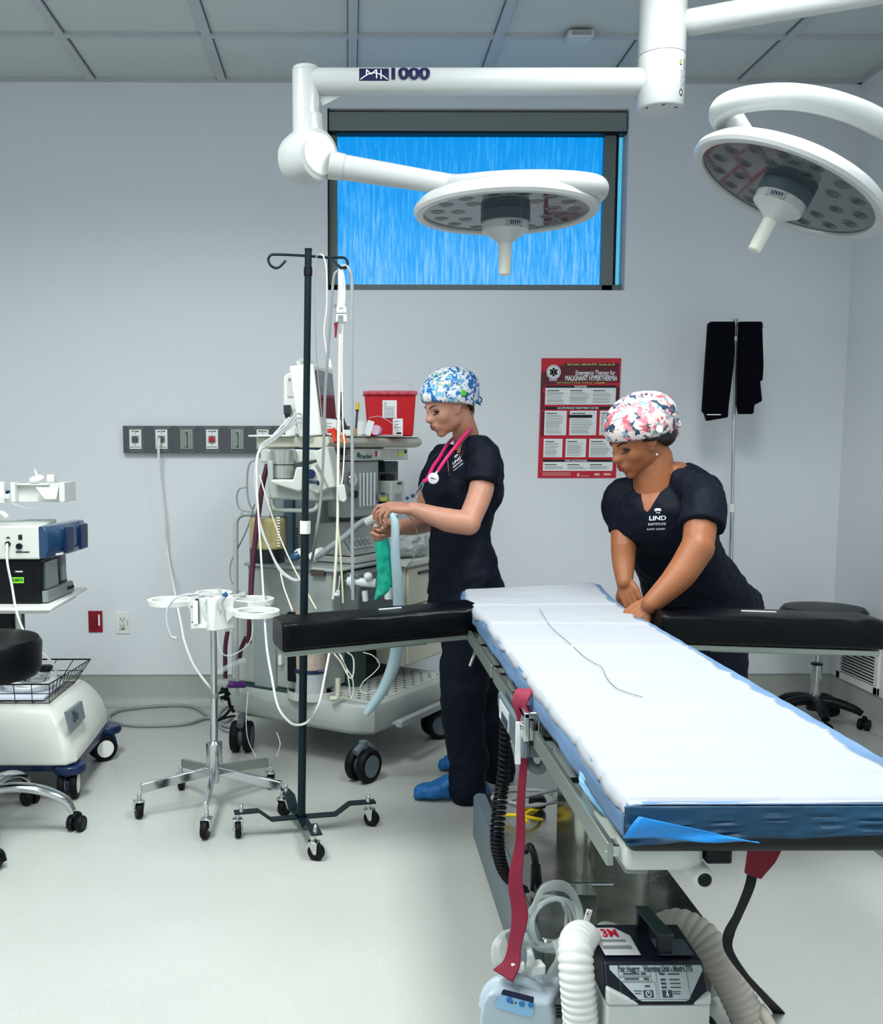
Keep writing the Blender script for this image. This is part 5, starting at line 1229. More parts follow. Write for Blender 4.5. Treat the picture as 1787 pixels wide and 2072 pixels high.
for k in range(5):
    a = a0 + k * 2 * math.pi / 5; d = V((math.cos(a), math.sin(a), 0)); b = MB()
    b.tube([sc + V((0, 0, .115)), sc + d * L * .4 + V((0, 0, .115)), sc + d * L * .8 + V((0, 0, .095)), sc + d * L + V((0, 0, .075))], [.03, .028, .024, .018], 12, 5, flat=(1, .8)); put('base_arm', b, BLACK, t)
    caster(t, sc + d * (L + .01), .026, .028, a + 1.3, .065, RUB, dual=True, hub=BLACK)
# ================================================================ anaesthesia machine
# the machine is turned: 'a' points out of its front (towards the right and the viewer), 'b' along its width (away from the viewer)
MO = V((-.036, 4.40, 0)); AA = V((math.cos(R(-33)), math.sin(R(-33)), 0)); BB = V((-AA.y, AA.x, 0)); ZZ = V((0, 0, 1))
def A3(a, b, z): return MO + AA * a + BB * b + ZZ * z
M33 = Matrix((AA, BB, ZZ)).transposed()
def mbox(mb, a0, a1, b0, b1, z0, z1): return mb.box(A3((a0 + a1) / 2, (b0 + b1) / 2, (z0 + z1) / 2), (abs(a1 - a0), abs(b1 - b0), abs(z1 - z0)), M33)
def mloc(px, py, a=None, b=None):      # pixel on the plane a=const or b=const -> (a, b, z)
    p = PP(px, py, A3(a, 0, 0), AA) if a is not None else PP(px, py, A3(0, b, 0), BB)
    q = p - MO; return q.dot(AA), q.dot(BB), q.z
def sidep(mb, x0, y0, x1, y1, b, dep):   # box on the near side face from pixel corners
    a0, _, z0 = mloc(x0, y0, b=b); a1, _, z1 = mloc(x1, y1, b=b); return mbox(mb, a0, a1, b, b + dep, z0, z1)
def frontp(mb, x0, y0, x1, y1, a, dep):
    _, b0, z0 = mloc(x0, y0, a=a); _, b1, z1 = mloc(x1, y1, a=a); return mbox(mb, a - dep, a, b0, b1, z0, z1)
MSH = mat('machine_shell', '#a9afab', .45, var=.02); MLT = mat('machine_light', '#c9ccc5', .4, var=.02); MDK = mat('machine_panel_dark', '#5c6564', .5); MCR = mat('machine_cream', '#c9c8b6', .45)
MSIL = mat('vent_silver', '#b9bdb6', .28, .8); MTEAL = mat('machine_teal', '#26403f', .5)
t = thing('anaesthesia_machine', 'large grey wheeled anaesthesia machine with shelf, flowmeters and ventilator behind the IV pole', 'anaesthesia machine', MO)
# base with perforated foot deck
AN = -.335; AFB = .345
def outl(z, g=0): return [A3(a, b, z) for a, b in ((-.37 + g, -.33 + g), (-.30 + g, -.37 + g), (.30 - g, -.37 + g), (.38 - g, -.33 + g), (.40 - g, .28 - g), (.34 - g, .36 - g), (-.34 + g, .36 - g), (-.37 + g, .3 - g))]
b = MB(); b.rings([outl(.145, .03), outl(.16, .005), outl(.17), outl(.262), outl(.275, .008), outl(.275, .05)]); put('base', b, MSH, t, .004)
b = MB(); mbox(b, .14, .35, -.30, .32, .262, .2775); put('foot_deck', b, mat('deck_grey', '#b9bdb6', .5), t, .004)
b = MB()
for i in range(9):
    for j in range(16):
        if (i + j) % 2: mbox(b, .155 + i * .022, .167 + i * .022, -.28 + j * .037, -.268 + j * .037, .2776, .2786)
k_ = put('deck_perforations', b, DGREY, t); k_['kind'] = 'stuff'
b = MB(); mbox(b, .41, .44, -.22, .26, .165, .195); mbox(b, .36, .43, -.2, -.16, .165, .18); mbox(b, .36, .43, .2, .24, .165, .18); put('foot_rest', b, mat('footrest', '#9aa0a2', .4), t, .005)
b = MB(); mbox(b, -.3, .13, -.35, -.30, .262, .285); put('base_trim', b, MTEAL, t, .003)
for (x, y, yw) in ((735, 1580, 50), (885, 1492, 20), (483, 1520, 85)):
    g_ = PZ(x, y, 0); caster(t, (g_.x + (.0 if x != 483 else .015), g_.y, 0), .066, .05, R(yw), .16, BLUEG, dual=True, hub=BLUEG)
g_ = A3(-.3, .3, 0); caster(t, (g_.x, g_.y, 0), .066, .05, R(40), .16, BLUEG, dual=True, hub=BLUEG)
# cabinet
zc0 = .275; zt5 = mloc(560, 1140, b=-.33)[2]
b = MB(); mbox(b, -.35, .10, -.33, .33, zc0 + .01, .62); put('lower_cabinet', b, MSH, t, .01)
b = MB(); sidep(b, 515, 1405, 556, 1222, -.345, .02); put('side_door', b, mat('door_grey', '#8f989a', .45), t, .003)
b = MB(); sidep(b, 563, 1345, 569, 1327, -.352, .02); put('door_latch', b, PLAS, t, .001)
b = MB()
for (x0, x1) in ((501, 506), (509, 523), (524, 529)): sidep(b, x0, 1420, x1, 1416 if x1 > 512 else 1418, -.3312, .001)
text_on(b, '4 CLOSED', A3(*mloc(516, 1399, b=-.3315)), AA, ZZ, .014, bold=.0006, off=.001); put('warning_text', b, INK, t)
# canister recess on the near side
b = MB(); ca = mloc(668, 1365, b=-.36); b0_ = A3(.165, -.30, 0)
_, _, zr0 = mloc(640, 1425, b=-.36); _, _, zr1 = mloc(640, 1318, b=-.36)
b.lathe([(0, .275), (.10, .275), (.105, .30), (.105, zr0 + .01), (.095, zr0 + .012), (0, zr0 + .012)], A3(.06, -.30, 0), n=40); put('canister_seat', b, MLT, t, .004)
cctr = A3(.062, -.315, 0); b = MB(); cr_ = .066
za_, zb2 = zr0 + .012, .63
b.lathe([(0, za_), (cr_, za_), (cr_, za_ + .03), (cr_ * .98, za_ + .033), (cr_ * .98, za_ + .095), (cr_, za_ + .1), (cr_, za_ + .11), (0, za_ + .11)], cctr, n=36); put('absorbent_canister', b, mat('canister_clear', '#c4c8cc', .2, alpha=.9), t)
b = MB(); b.lathe([(0, za_ + .11), (cr_ + .003, za_ + .11), (cr_ + .003, za_ + .125), (0, za_ + .125)], cctr, n=36); put('canister_band', b, NAVY, t); b = MB(); b.lathe([(0, za_ + .0), (cr_ + .003, za_ + .0), (cr_ + .003, za_ + .012), (0, za_ + .012)], cctr, n=36); put('canister_band', b, NAVY, t)
b = MB(); b.lathe([(0, za_ + .125), (cr_ * .97, za_ + .125), (cr_ * .97, zb2), (0, zb2)], cctr, n=36); put('canister_contents', b, mat('soda_lime', '#b9a79a', .6, var=.12, vscale=50), t)
b = MB(); q = P(652, 1350, (cctr - BB * cr_).y - .015)
for k in range(4): b.box(q + V((0, 0, -.006 * k)), (.03, .001, .002))
put('canister_label', b, INKG, t)
b = MB(); mbox(b, -.02, .03, -.37, -.34, .33, .62); put('recess_frame', b, BLACK, t, .006)
b = MB(); pz0 = P(690, 1375, 4.02); b.tube([P(684, 1373, 3.95), P(684, 1400, 3.95), P(682, 1412, 3.95), P(668, 1414, 3.95)], .0105, 12, 5); put('drain_pipe', b, MCR, t)
# posts on the front
b = MB(); mbox(b, .10, .16, -.12, -.04, .275, .66); put('post', b, MTEAL, t, .004)
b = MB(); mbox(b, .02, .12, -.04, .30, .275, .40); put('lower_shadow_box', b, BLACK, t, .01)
# grey side tray body
zA = mloc(520, 1222, b=-.36)[2]; zB = mloc(520, 1139, b=-.36)[2]
b = MB(); b0 = mloc(500, 1200, b=-.36)[0]; b1 = mloc(672, 1200, b=-.36)[0]
mbox(b, b0, b1, -.36, .1, .60, zB - .012); put('side_body', b, mat('machine_mid_grey', '#98a09c', .5, var=.03), t, .012, seg=3)
b = MB(); mbox(b, b0 - .005, b1 + .03, -.375, .1, zB - .014, zB); put('side_body_top', b, mat('machine_top_grey', '#a3acab', .4), t, .006)
b = MB(); mbox(b, b1 - .01, b1 + .085, -.30, .0, .60, zB - .02); put('side_body_front', b, MDK, t, .01)
b = MB(); sidep(b, 629, 1165, 655, 1154, -.376, .02); put('brown_port', b, mat('brown_port', '#4a4038', .5), t)
# back panel with vents
zC = mloc(600, 900, b=-.2)[2]
b = MB(); mbox(b, -.25, .03, -.18, .32, .60, zC + .02); put('upper_cabinet', b, mat('cabinet_grey', '#7e8886', .5), t, .006)
b = MB()
for cx in (601, 658, 668):
    for k in range(13):
        y = 1070 + k * 5.2; sidep(b, cx - 1.5, y + 1.3, cx + 1.5, y - 1.3, -.182, .004)
k_ = put('vent_slots', b, INK, t); k_['kind'] = 'stuff'
b = MB(); sidep(b, 574, 1125, 592, 1010, -.2, .03); put('side_pillar', b, mat('pillar_blue', '#3b5560', .45), t, .003)
# handles
def tubep(pts, r, name, m, n=12, sm=6):
    b = MB(); b.tube(pts, r, n, sm); return put(name, b, m, t)
tubep([P(477, 1330, 4.12), P(477, 1200, 4.12), P(477, 1075, 4.12), P(478, 1054, 4.12), P(486, 1043, 4.12), P(500, 1040, 4.12), P(520, 1040, 4.12)], .0105, 'grab_rail', MSH)
tubep([P(480, 1330, 4.13), P(480, 1408, 4.13)], .0085, 'grab_rail', MSH, sm=0)
tubep([P(551, 1010, 3.98), P(552, 1024, 3.98), P(560, 1031, 3.97), P(600, 1033, 3.95), P(630, 1033, 3.94), P(641, 1026, 3.94), P(643, 1010, 3.95)], .0085, 'vent_handle', MSH)
# top shelf: cream box at the left, rounded worktop across the front
zs0, zs1 = P(657, 906, 4.02).z, P(657, 883, 4.02).z
b = MB(); bA = -.33
a_l = mloc(519, 890, b=bA)[0]; mbox(b, a_l, .10, bA, .33, zs0 + .0, zs1); put('top_box', b, MCR, t, .006)
b = MB(); mbox(b, a_l - .02, .0, bA - .03, -.1, zs1, zs1 + .008); put('top_board', b, PLAS, t, .003)
wtop = zs1 + .001; bN, bF = -.33, mloc(852, 890, a=.16)[1]
b = MB(); pr_ = [(.02, zs0 - .0), (.13, zs0 - .0), (.155, zs0 + .006), (.168, (zs0 + zs1) / 2), (.162, zs1 - .006), (.15, zs1), (.02, zs1)]
b.rings([[A3(a, bN, z) for a, z in pr_], [A3(a, bF, z) for a, z in pr_]]); put('worktop', b, MCR, t, .003)
b = MB(); mbox(b, -.02, .158, bN + .03, bF - .02, zs1 + .0005, zs1 + .003); put('worktop_mat', b, MGREY, t)
# brand header panel
_, bq0, zq0 = mloc(716, 931, a=.14); _, bq1, zq1 = mloc(826, 907, a=.14)
b = MB(); mbox(b, .0, .14, bq0, bq1, zq0 - .003, zq1 - .001); put('header_panel', b, MLT, t, .004)
b = MB(); mbox(b, .0, .10, -.33, bq0, zq0 + .02, zs0); put('header_recess', b, NAVY, t)
zmid = (zq0 + zq1) / 2
b = MB(); text_on(b, 'Datex-Ohmeda', A3(.1405, mloc(741, 924, a=.14)[1], mloc(741, 924, a=.14)[2]), BB, ZZ, .022, bold=.0012, off=.001, fit=mloc(754, 924, a=.14)[1] - mloc(730, 924, a=.14)[1])
q = A3(.1405, *mloc(725, 921, a=.14)[1:]); b.lathe([(.005, .001), (.012, .001), (.012, .0016), (.005, .0016)], q, AA, 20); b.m = 1
quad_on(b, A3(.1405, *mloc(765, 918, a=.14)[1:]), BB, ZZ, .035, .026, .001); b.m = 2; quad_on(b, A3(.1405, *mloc(761, 918, a=.14)[1:]), BB, ZZ, .016, .024, .002); b.m = 3
quad_on(b, A3(.1405, *mloc(810, 918, a=.14)[1:]), BB, ZZ, .036, .024, .0012); b.m = 4; quad_on(b, A3(.1405, *mloc(820, 914, a=.14)[1:]), BB, ZZ, .02, .012, .002)
put('header_lettering', b, [mat('logo_teal', '#176060', .5), PAPER, RED, mat('note_yellow', '#dbe64a', .6), INK], t)
# flowmeter bank
b = MB(); _, f0, z0f = mloc(700, 1048, a=.12); _, f1, z1f = mloc(766, 933, a=.12); mbox(b, .0, .12, f0, f1, z0f, z1f); put('flowmeter_housing', b, MSH, t, .003)
b = MB(); _, f0, z0f = mloc(722, 1030, a=.123); _, f1, z1f = mloc(761, 950, a=.123); mbox(b, .12, .124, f0, f1, z0f, z1f); fl_ = put('flowmeter_window', b, mat('flow_glass', '#9aa9aa', .15), t)
b = MB()
for k in range(5):
    bb = f0 + (f1 - f0) * (k + .6) / 5.4; b.cyl(A3(.128, bb, z0f + .01), A3(.128, bb, z1f - .012), .0055, n=10)
put('flow_tubes', b, PAPER, fl_)
b = MB()
for k in range(4):
    bb = f0 + (f1 - f0) * (k + 1.1) / 5.4
    for j in range(16): z = z0f + .02 + j * (z1f - z0f - .03) / 16; b.box(A3(.1255, bb, z), (.001, .006, .0014), M33)
put('flow_scale', b, INK, fl_)
b = MB(); gq = A3(.13, *mloc(712, 969, a=.13)[1:]); b.lathe([(0, 0), (.03, 0), (.033, .006), (.03, .012), (.027, .012), (.027, .009), (0, .009)], gq, AA, 28); b.m = 1; b.lathe([(0, .0095), (.026, .0095), (.026, .01), (0, .01)], gq, AA, 28)
b.m = 2; b.box(gq + AA * .011, (.002, .003, .03), M33); b.lathe([(0, 0), (.018, 0), (.016, .02), (0, .02)], A3(.13, *mloc(713, 1000, a=.13)[1:]), AA, 20); put('pressure_gauge', b, [CHROME, PAPER, INK], t)
b = MB(); frontp(b, 698, 1012, 722, 945, .125, .1); put('gauge_panel', b, MSH, t, .004)
# vapouriser column
b = MB(); frontp(b, 767, 1030, 806, 933, .05, .1); put('manifold_recess', b, MDK, t, .002)
b = MB(); frontp(b, 779, 955, 804, 933, .09, .04); put('manifold_block', b, MTEAL, t, .003)
b = MB(); q = A3(.10, mloc(785, 970, a=.10)[1], 0); zv0, zv1 = mloc(785, 1020, a=.1)[2], mloc(785, 960, a=.1)[2]
b.lathe([(0, zv0), (.036, zv0), (.036, zv0 + .05), (.04, zv0 + .052), (.04, zv1 - .03), (.034, zv1 - .028), (.036, zv1), (0, zv1 + .004)], q, n=28); put('vaporiser', b, mat('vaporiser_navy', '#0d1526', .35), t)
b = MB(); frontp(b, 770, 1012, 788, 998, .146, .012); put('vaporiser_base', b, GREY, t, .002)
b = MB(); frontp(b, 793, 1016, 819, 972, .16, .10); put('vaporiser_block', b, MLT, t, .006)
b = MB(); frontp(b, 772, 1014, 784, 1005, .149, .003); b.m = 1; frontp(b, 805, 981, 813, 975, .162, .002); frontp(b, 771, 1002, 779, 996, .149, .002); b.m = 2; frontp(b, 800, 1012, 812, 998, .1615, .001); put('vaporiser_stickers', b, [MATS['note_yellow'], NAVY, GREY], t)
# lower control ledge
b = MB(); _, f0, _ = mloc(697, 1120, a=.15); _, f1, _ = mloc(800, 1120, a=.15); zl0, zl1 = mloc(740, 1118, a=.15)[2], mloc(740, 1055, a=.15)[2]
b.hexa([A3(.0, f0, zl0), A3(.18, f0, zl0), A3(.18, f1, zl0), A3(.0, f1, zl0)], [A3(.0, f0, zl1), A3(.08, f0, zl1), A3(.08, f1, zl1), A3(.0, f1, zl1)]); put('control_ledge', b, MSH, t, .005)
nrm_l = (AA * (zl1 - zl0) + ZZ * .10).normalized(); upl = nrm_l.cross(BB) * -1; upl = BB.cross(nrm_l) * -1
if upl.z < 0: upl = -upl
b = MB()
for k in range(6): quad_on(b, A3(.152, f0 + .03 + k * .032, zl0 + .045), BB, upl, .026, .05, .002)
b.m = 1
for k in range(6):
    cq = A3(.152, f0 + .03 + k * .032, zl0 + .045) + BB.cross(upl) * .003
    b.tube([cq - BB * .006 - upl * .015, cq - BB * .005 + upl * .008, cq + upl * .015, cq + BB * .005 + upl * .008, cq + BB * .006 - upl * .015], .0014, 5, 3)
put('selector_icons', b, [MLT, INKG], t)
b = MB(); mbox(b, .0, .20, f0, f1 + .1, zl0 - .03, zl0 - .004); b.m = 1; mbox(b, .0, .18, f0, f1 + .1, zl0 - .075, zl0 - .032); put('work_ledge', b, [MLT, MDK], t, .003)
# ventilator head
YV = 3.92
b = MB(); P_ = lambda x, y, Y=YV: P(x, y, Y)
dz = V((.02, .16, 0))
b.prism([P(x_, y_, 3.985) for x_, y_ in ((527, 909), (595, 909), (672, 912), (672, 926), (595, 938), (527, 936))], dz * .6); put('vent_top', b, MLT, t, .006)
b = MB(); c_ = P(573, 950, 3.97); rr0 = P(596, 950, 3.97).x - P(573, 950, 3.97).x; z_ = lambda y: P(566, y, 4.0).z
b.lathe([(0, z_(967)), (rr0, z_(967)), (rr0, z_(940)), (0, z_(940))], (c_.x, 3.97, 0), n=40); put('vent_drum', b, MSIL, t)
b = MB(); b.lathe([(0, z_(939)), (rr0 + .003, z_(939)), (rr0 + .006, z_(925)), (rr0 + .006, z_(911)), (rr0, z_(908)), (0, z_(908))], (c_.x, 3.97, 0), n=40); b.m = 1
b.lathe([(0, z_(969)), (rr0 + .001, z_(969)), (rr0 + .001, z_(966.5)), (0, z_(966.5))], (c_.x, 3.97, 0), n=40); b.lathe([(0, z_(941)), (rr0 + .001, z_(941)), (rr0 + .001, z_(938.6)), (0, z_(938.6))], (c_.x, 3.97, 0), n=40); put('vent_drum_cap', b, [MSIL, INK], t)
b = MB(); b.prism([P_(540, 932), P_(552, 932), P_(552, 975), P_(600, 975), P_(600, 950), P_(640, 935), P_(672, 925), P_(678, 1012), P_(640, 1014), P_(600, 1012), P_(546, 1010), P_(542, 985)], dz); put('vent_body', b, MSH, t, .008)
b = MB(); b.prism([P(547, 970, 3.87), P(592, 971, 3.87), P(598, 945, 3.87), P(612, 945, 3.87), P(612, 992, 3.87), P(603, 995, 3.87), P(547, 978, 3.87)], V((.04, .10, 0))); put('vent_cradle', b, MLT, t, .008, seg=3)
b = MB(); b.prism([P(654, 905, 3.86), P(662, 903, 3.86), P(680, 985, 3.86), P(664, 989, 3.86), P(632, 915, 3.86)], V((.03, .05, 0))); b.prism([P(625, 950, 3.88), P(634, 940, 3.88), P(664, 988, 3.88), P(640, 1000, 3.88), P(625, 990, 3.88)], V((.03, .06, 0))); put('vent_arm', b, MLT, t, .006)
b = MB(); b.cyl(P(629, 959, 3.865), P(629, 959, 3.90), .018, n=24); b.tube([P(625, 975, 3.86), P(635, 976, 3.86), P(643, 975, 3.86), P(643, 982, 3.86)], .006, 8, 4); put('vent_knob', b, NAVY, t)
# bellows absorber with yellow window
b = MB(); q = P(541, 1088, 4.0); wq = P(580, 1088, 4.0).x - q.x; zz0, zz1 = P(541, 1140, 3.95).z, P(541, 1049, 3.95).z
b.b2((q.x - wq * .94, 4.04, zz0 + .04), (q.x + wq, 4.10, zz1 + .0)); put('absorber_back', b, MDK, t, .01)
b = MB(); b.lathe([(0, zz0), (wq * .92, zz0), (wq * .92, zz0 + .055), (wq * .86, zz0 + .06), (0, zz0 + .06)], (q.x, 4.0, 0), n=36); put('absorber_base', b, mat('absorber_black', '#10131a', .35), t)
b = MB(); b.lathe([(0, zz0 + .06), (wq * .74, zz0 + .06), (wq * .74, zz0 + .078), (0, zz0 + .078)], (q.x, 4.0, 0), n=36); put('bellows_plate', b, mat('bellows_cream', '#d6cd90', .45), t)
b = MB(); b.lathe([(wq * .90, zz0 + .055), (wq * .94, zz0 + .06), (wq * .94, zz1 - .004), (wq * .88, zz1), (wq * .1, zz1 + .002), (wq * .1, zz1 - .002), (wq * .84, zz1 - .006), (wq * .9, zz1 - .012)], (q.x, 4.0, 0), n=40); put('absorber_dome', b, mat('amber_clear', '#d3c68c', .1, alpha=.5), t)
b = MB(); b.cyl((q.x, 4.0, zz0 + .07), (q.x, 4.0, zz1 - .01), .022, n=20); b.cyl((q.x + .035, 3.97, zz0 + .07), (q.x + .035, 3.97, zz1 - .01), .012, n=14); put('absorber_core', b, mat('absorber_core', '#b8ad82', .4), t)
b = MB()
for k in range(11): b.box((q.x + wq * .62, 4.0 - wq * .74, zz0 + .07 + k * .011), (.014, .002, .004))
put('absorber_scale', b, PAPER, t)
# drawer unit at the far side of the foot deck
b = MB(); D0, D1, Z0, Z1 = -.06, .262, .335, .80
mbox(b, D0, D1, .11, .45, Z0, Z1 - .02); put('drawer_unit', b, mat('drawer_cream', '#c6c5b4', .45, var=.02), t, .006)
for z0_, z1_ in ((.345, .60), (.605, .765)):
    b = MB(); mbox(b, D1, D1 + .014, .118, .442, z0_, z1_); d_ = put('drawer', b, MCR, t, .004)
    b = MB(); mbox(b, D1 + .014, D1 + .024, .2, .36, z1_ - .03, z1_ - .018); put('handle', b, MTEAL, d_, .002)
b = MB(); mbox(b, D0 - .02, D1 + .03, .08, .47, Z1 - .02, Z1); b.m = 1; mbox(b, D1 + .0305, D1 + .032, .30, .36, Z1 - .018, Z1 - .004); put('drawer_top', b, [MLT, MTEAL], t, .004)
machine = t

# ---- breathing hose fixed in an arc in front of the ledge
b = MB(); b.tube([P(638, 1128, 3.85), P(655, 1118, 3.82), P(672, 1105, 3.80), P(700, 1085, 3.78), P(722, 1065, 3.76), P(738, 1054, 3.74), P(748, 1052, 3.72)], .0125, 12, 8); b.m = 1
b.tube([P(630, 1130, 3.86), P(646, 1120, 3.85), P(652, 1116, 3.84)], [.02, .022, .018], 12, 4); b.sph(P(608, 1122, 3.9), (.028, .03, .025)); b.m = 2; b.tube([P(588, 1130, 3.88), P(598, 1126, 3.88), P(606, 1122, 3.88)], [.012, .018, .016], 10, 4)
tag(put('breathing_hose', b, [GCORD, MLT, mat('mask_blue', '#1f4a66', .35)]), 'grey ribbed breathing hose curving from the machine up to the hands of the standing woman', 'hose')

# ---- things on the top shelf
st = zs1 + .001; stt = zs1 + .004
# monitor with screen facing the right
t = thing('anaesthesia_monitor', 'white monitor with dark screen on the machine shelf, turned to the right', 'monitor', P(640, 880, 4.15))
YM = 4.12
Ma = [P(626, 738, YM), P(628, 884, YM), P(654, 884, YM - .04), P(636, 740, YM - .04)]
sc_tl, sc_tr, sc_br, sc_bl = P(640, 747, 4.06), P(672, 757, 4.28), P(680, 847, 4.28), P(648, 843, 4.06)
fnn = (sc_tr - sc_tl).cross(sc_bl - sc_tl).normalized(); fnn = fnn if fnn.x > 0 else -fnn
def ext(p, q, f): return p + (p - q) * f
TL, TR, BR, BL = P(633, 735, 4.05), P(674, 748, 4.31), P(684, 884, 4.31), P(652, 884, 4.05)
BL.z = BR.z = st + .004
back = -fnn * .10
b = MB(); b.add([TL, TR, BR, BL] + [p + back for p in (TL, TR, BR, BL)], [(0, 1, 2, 3), (7, 6, 5, 4), (0, 4, 5, 1), (1, 5, 6, 2), (2, 6, 7, 3), (3, 7, 4, 0)]); put('casing', b, PLAS, t, .008, seg=3)
b = MB(); b.add([p + fnn * .0015 for p in (sc_tl, sc_tr, sc_br, sc_bl)] + [p - fnn * .002 for p in (sc_tl, sc_tr, sc_br, sc_bl)], [(0, 1, 2, 3), (7, 6, 5, 4), (0, 4, 5, 1), (1, 5, 6, 2), (2, 6, 7, 3), (3, 7, 4, 0)]); put('screen', b, mat('monitor_glass', '#4a4650', .1, coat=.5), t)
# second module rack, side-on
t = thing('module_rack', 'white patient module rack with a handle on the machine shelf behind the dark green pole', 'monitor', P(600, 880, 4.12))
b = MB(); pts = [P(x, y, 4.12) for x, y in ((573, 762), (580, 755), (600, 750), (632, 746), (632, 884), (576, 884), (573, 830))]
for p in pts:
    if p.z < st + .03 and abs(p.z - st) < .02: p.z = st + .003
b.prism(pts, (.06, .16, 0)); put('casing', b, PLAS, t, .008, seg=3)
b = MB(); b.tube([P(604, 732, 4.14), P(609, 745, 4.13), P(615, 765, 4.13), P(622, 775, 4.13)], .014, 12, 5, flat=(1, .7)); b.tube([P(604, 732, 4.14), P(618, 729, 4.16), P(634, 735, 4.2)], .010, 10, 5); put('handle', b, MLT, t)
b = MB(); b.b2(P(581, 803, 4.113), P(612, 772, 4.119)); b.m = 1; b.b2(P(583, 772, 4.113), P(611, 765, 4.119)); put('cover_panel', b, [mat('panel_pale', '#d3d5d2', .45), GREY], t, .002)
b = MB(); b.b2(P(594, 828, 4.10), P(616, 806, 4.12)); put('reader_module', b, PLAS, t, .003)
b = MB(); b.b2(P(599, 817, 4.099), P(612, 812, 4.1)); put('red_display', b, mat('display_red', '#6a1224', .3), t)
b = MB(); b.b2(P(574, 838, 4.09), P(589, 820, 4.12)); b.b2(P(576, 845, 4.10), P(587, 838, 4.12)); put('black_module', b, mat('module_dark', '#272c33', .4), t, .002)
for k, (y0, y1) in enumerate(((846, 830), (862, 848), (882, 866))):
    b = MB(); b.b2(P(597, y1 + 12, 4.09 - .004 * k), P(617, y1, 4.12)); put('plug_module', b, MLT if k != 1 else GREY, t, .003)
# cables from the modules
b = MB()
for k in range(3): b.tube([P(610, 838 + 8 * k, 4.06), P(598, 838 + 9 * k, 4.03), P(580, 860 + 5 * k, 4.0), P(555, 882 + 4 * k, 3.96), P(530, 900 + 4 * k, 3.93), P(519, 930, 3.92), P(516, 970, 3.90), P(520, 1010, 3.88), P(527, 1060 + 3 * k, 3.86), P(545, 1110, 3.84), P(566, 1150 + 2 * k, 3.82), P(590, 1170 + k, 3.80), P(606, 1172 + k, 3.78), P(621, 1163, 3.74)], .0042, 8, 7)
tag(put('monitor_cables', b, mat('cable_pale', '#c7cacb', .4)), 'bundle of pale monitor cables sweeping left off the shelf and looping down to the pole', 'cables')
b = MB(); b.tube([P(586, 845, 4.05), P(545, 890, 3.96), P(522, 920, 3.91), P(520, 980, 3.88), P(523, 1040, 3.86), P(528, 1120, 3.84), P(533, 1200, 3.8), P(535, 1240, 3.3 + .42)], .0042, 8, 7)
b.tube([P(535, 1240, 3.72), P(540, 1310, 3.45), P(550, 1370, 3.3), P(563, 1430, 3.25), P(585, 1460, 3.25), P(604, 1467, 3.27), P(625, 1458, 3.3), P(645, 1425, 3.4), P(657, 1370, 3.5), P(667, 1318, 3.6)], .0042, 8, 8)
tag(put('white_cable', b, CORD), 'long white cable hanging in a deep loop behind the bottom of the dark green pole', 'cable')
b = MB(); b.tube([P(525, 960, 3.86), P(540, 1010, 3.85), P(560, 1070, 3.84), P(590, 1140, 3.8), P(625, 1205, 3.7), P(640, 1232, 3.6)], .003, 8, 6); b.tube([P(568, 1160, 3.75), P(575, 1190, 3.7), P(592, 1236, 3.55)], .003, 8, 5)
tag(put('thin_cable', b, mat('cable_cream', '#ded9c4', .4)), 'thin cream cables crossing the grey side of the machine', 'cable')
b = MB(); b.tube([P(515, 930, 4.05), P(504, 940, 4.05), P(500, 970, 4.05), P(502, 1010, 4.05), P(512, 1035, 4.05)], .0038, 8, 7); b.tube([P(501, 985, 4.06), P(484, 990, 4.06), P(479, 1010, 4.06), P(486, 1030, 4.06), P(505, 1036, 4.05)], .0038, 8, 7); b.tube([P(515, 1020, 4.05), P(500, 1070, 4.1), P(482, 1108, 4.15), P(467, 1140, 4.15), P(468, 1175, 4.14), P(485, 1196, 4.1), P(500, 1200, 4.05)], .003, 8, 7)
tag(put('loop_cables', b, GCORD), 'thin grey cables looping left of the machine above the bent grab rail', 'cables')
b = MB(); b.tube([P(541, 940, 4.0), P(534, 970, 3.98), P(527, 1010, 3.93), P(517, 1090, 3.9), P(510, 1160, 3.88), P(506, 1240, 3.86), P(504, 1300, 3.9)], .0105, 12, 7)
b.tube([P(462, 1270, 4.02), P(456, 1310, 4.02), P(456, 1372, 4.02)], .009, 12, 5); b.tube([P(498, 1290, 4.05), P(489, 1310, 4.08), P(485, 1330, 4.1)], .009, 12, 4)
tag(put('purple_hose', b, mat('purple_hose', '#4a1430', .5)), 'dark purple hose running down the left side of the machine', 'hose')
b = MB(); b.tube([P(459, 1386, 4.02), P(470, 1385, 4.02), P(496, 1386, 4.05)], [.010, .015, .014, .012], 14, 4); b.m = 1; b.tube([P(440, 1362, 3.98), P(470, 1345, 4.0), P(497, 1335, 4.02)], .011, 12, 4); b.tube([P(440, 1380, 3.98), P(460, 1383, 4.0)], .011, 12, 0)
tag(put('hose_connector', b, [mat('purple_plastic', '#4b1a6b', .4), TUBE]), 'purple hose connector at the lower left corner of the machine cabinet', 'connector')
b = MB(); b.sph(P(454, 1404, 4.05), (.02, .02, .025)); b.tube([P(462, 1412, 4.05), P(466, 1430, 4.08), P(473, 1440, 4.1)], .007, 8, 3); b.tube([P(471, 1430, 4.08), P(455, 1448, 4.0), P(441, 1458, 3.95)], .006, 8, 3); b.tube([P(446, 1456, 3.95), P(465, 1450, 4.0), P(475, 1449, 4.05)], .005, 8, 3)
for k in range(6): a = k; b.sph(P(454, 1404, 4.05) + V((.018 * math.cos(a), 0, .022 * math.sin(a))), .008, n=8, m=6)
tag(put('cable_tangle', b, RUB), 'tangled black cord and plug at the lower left of the machine base', 'cord')
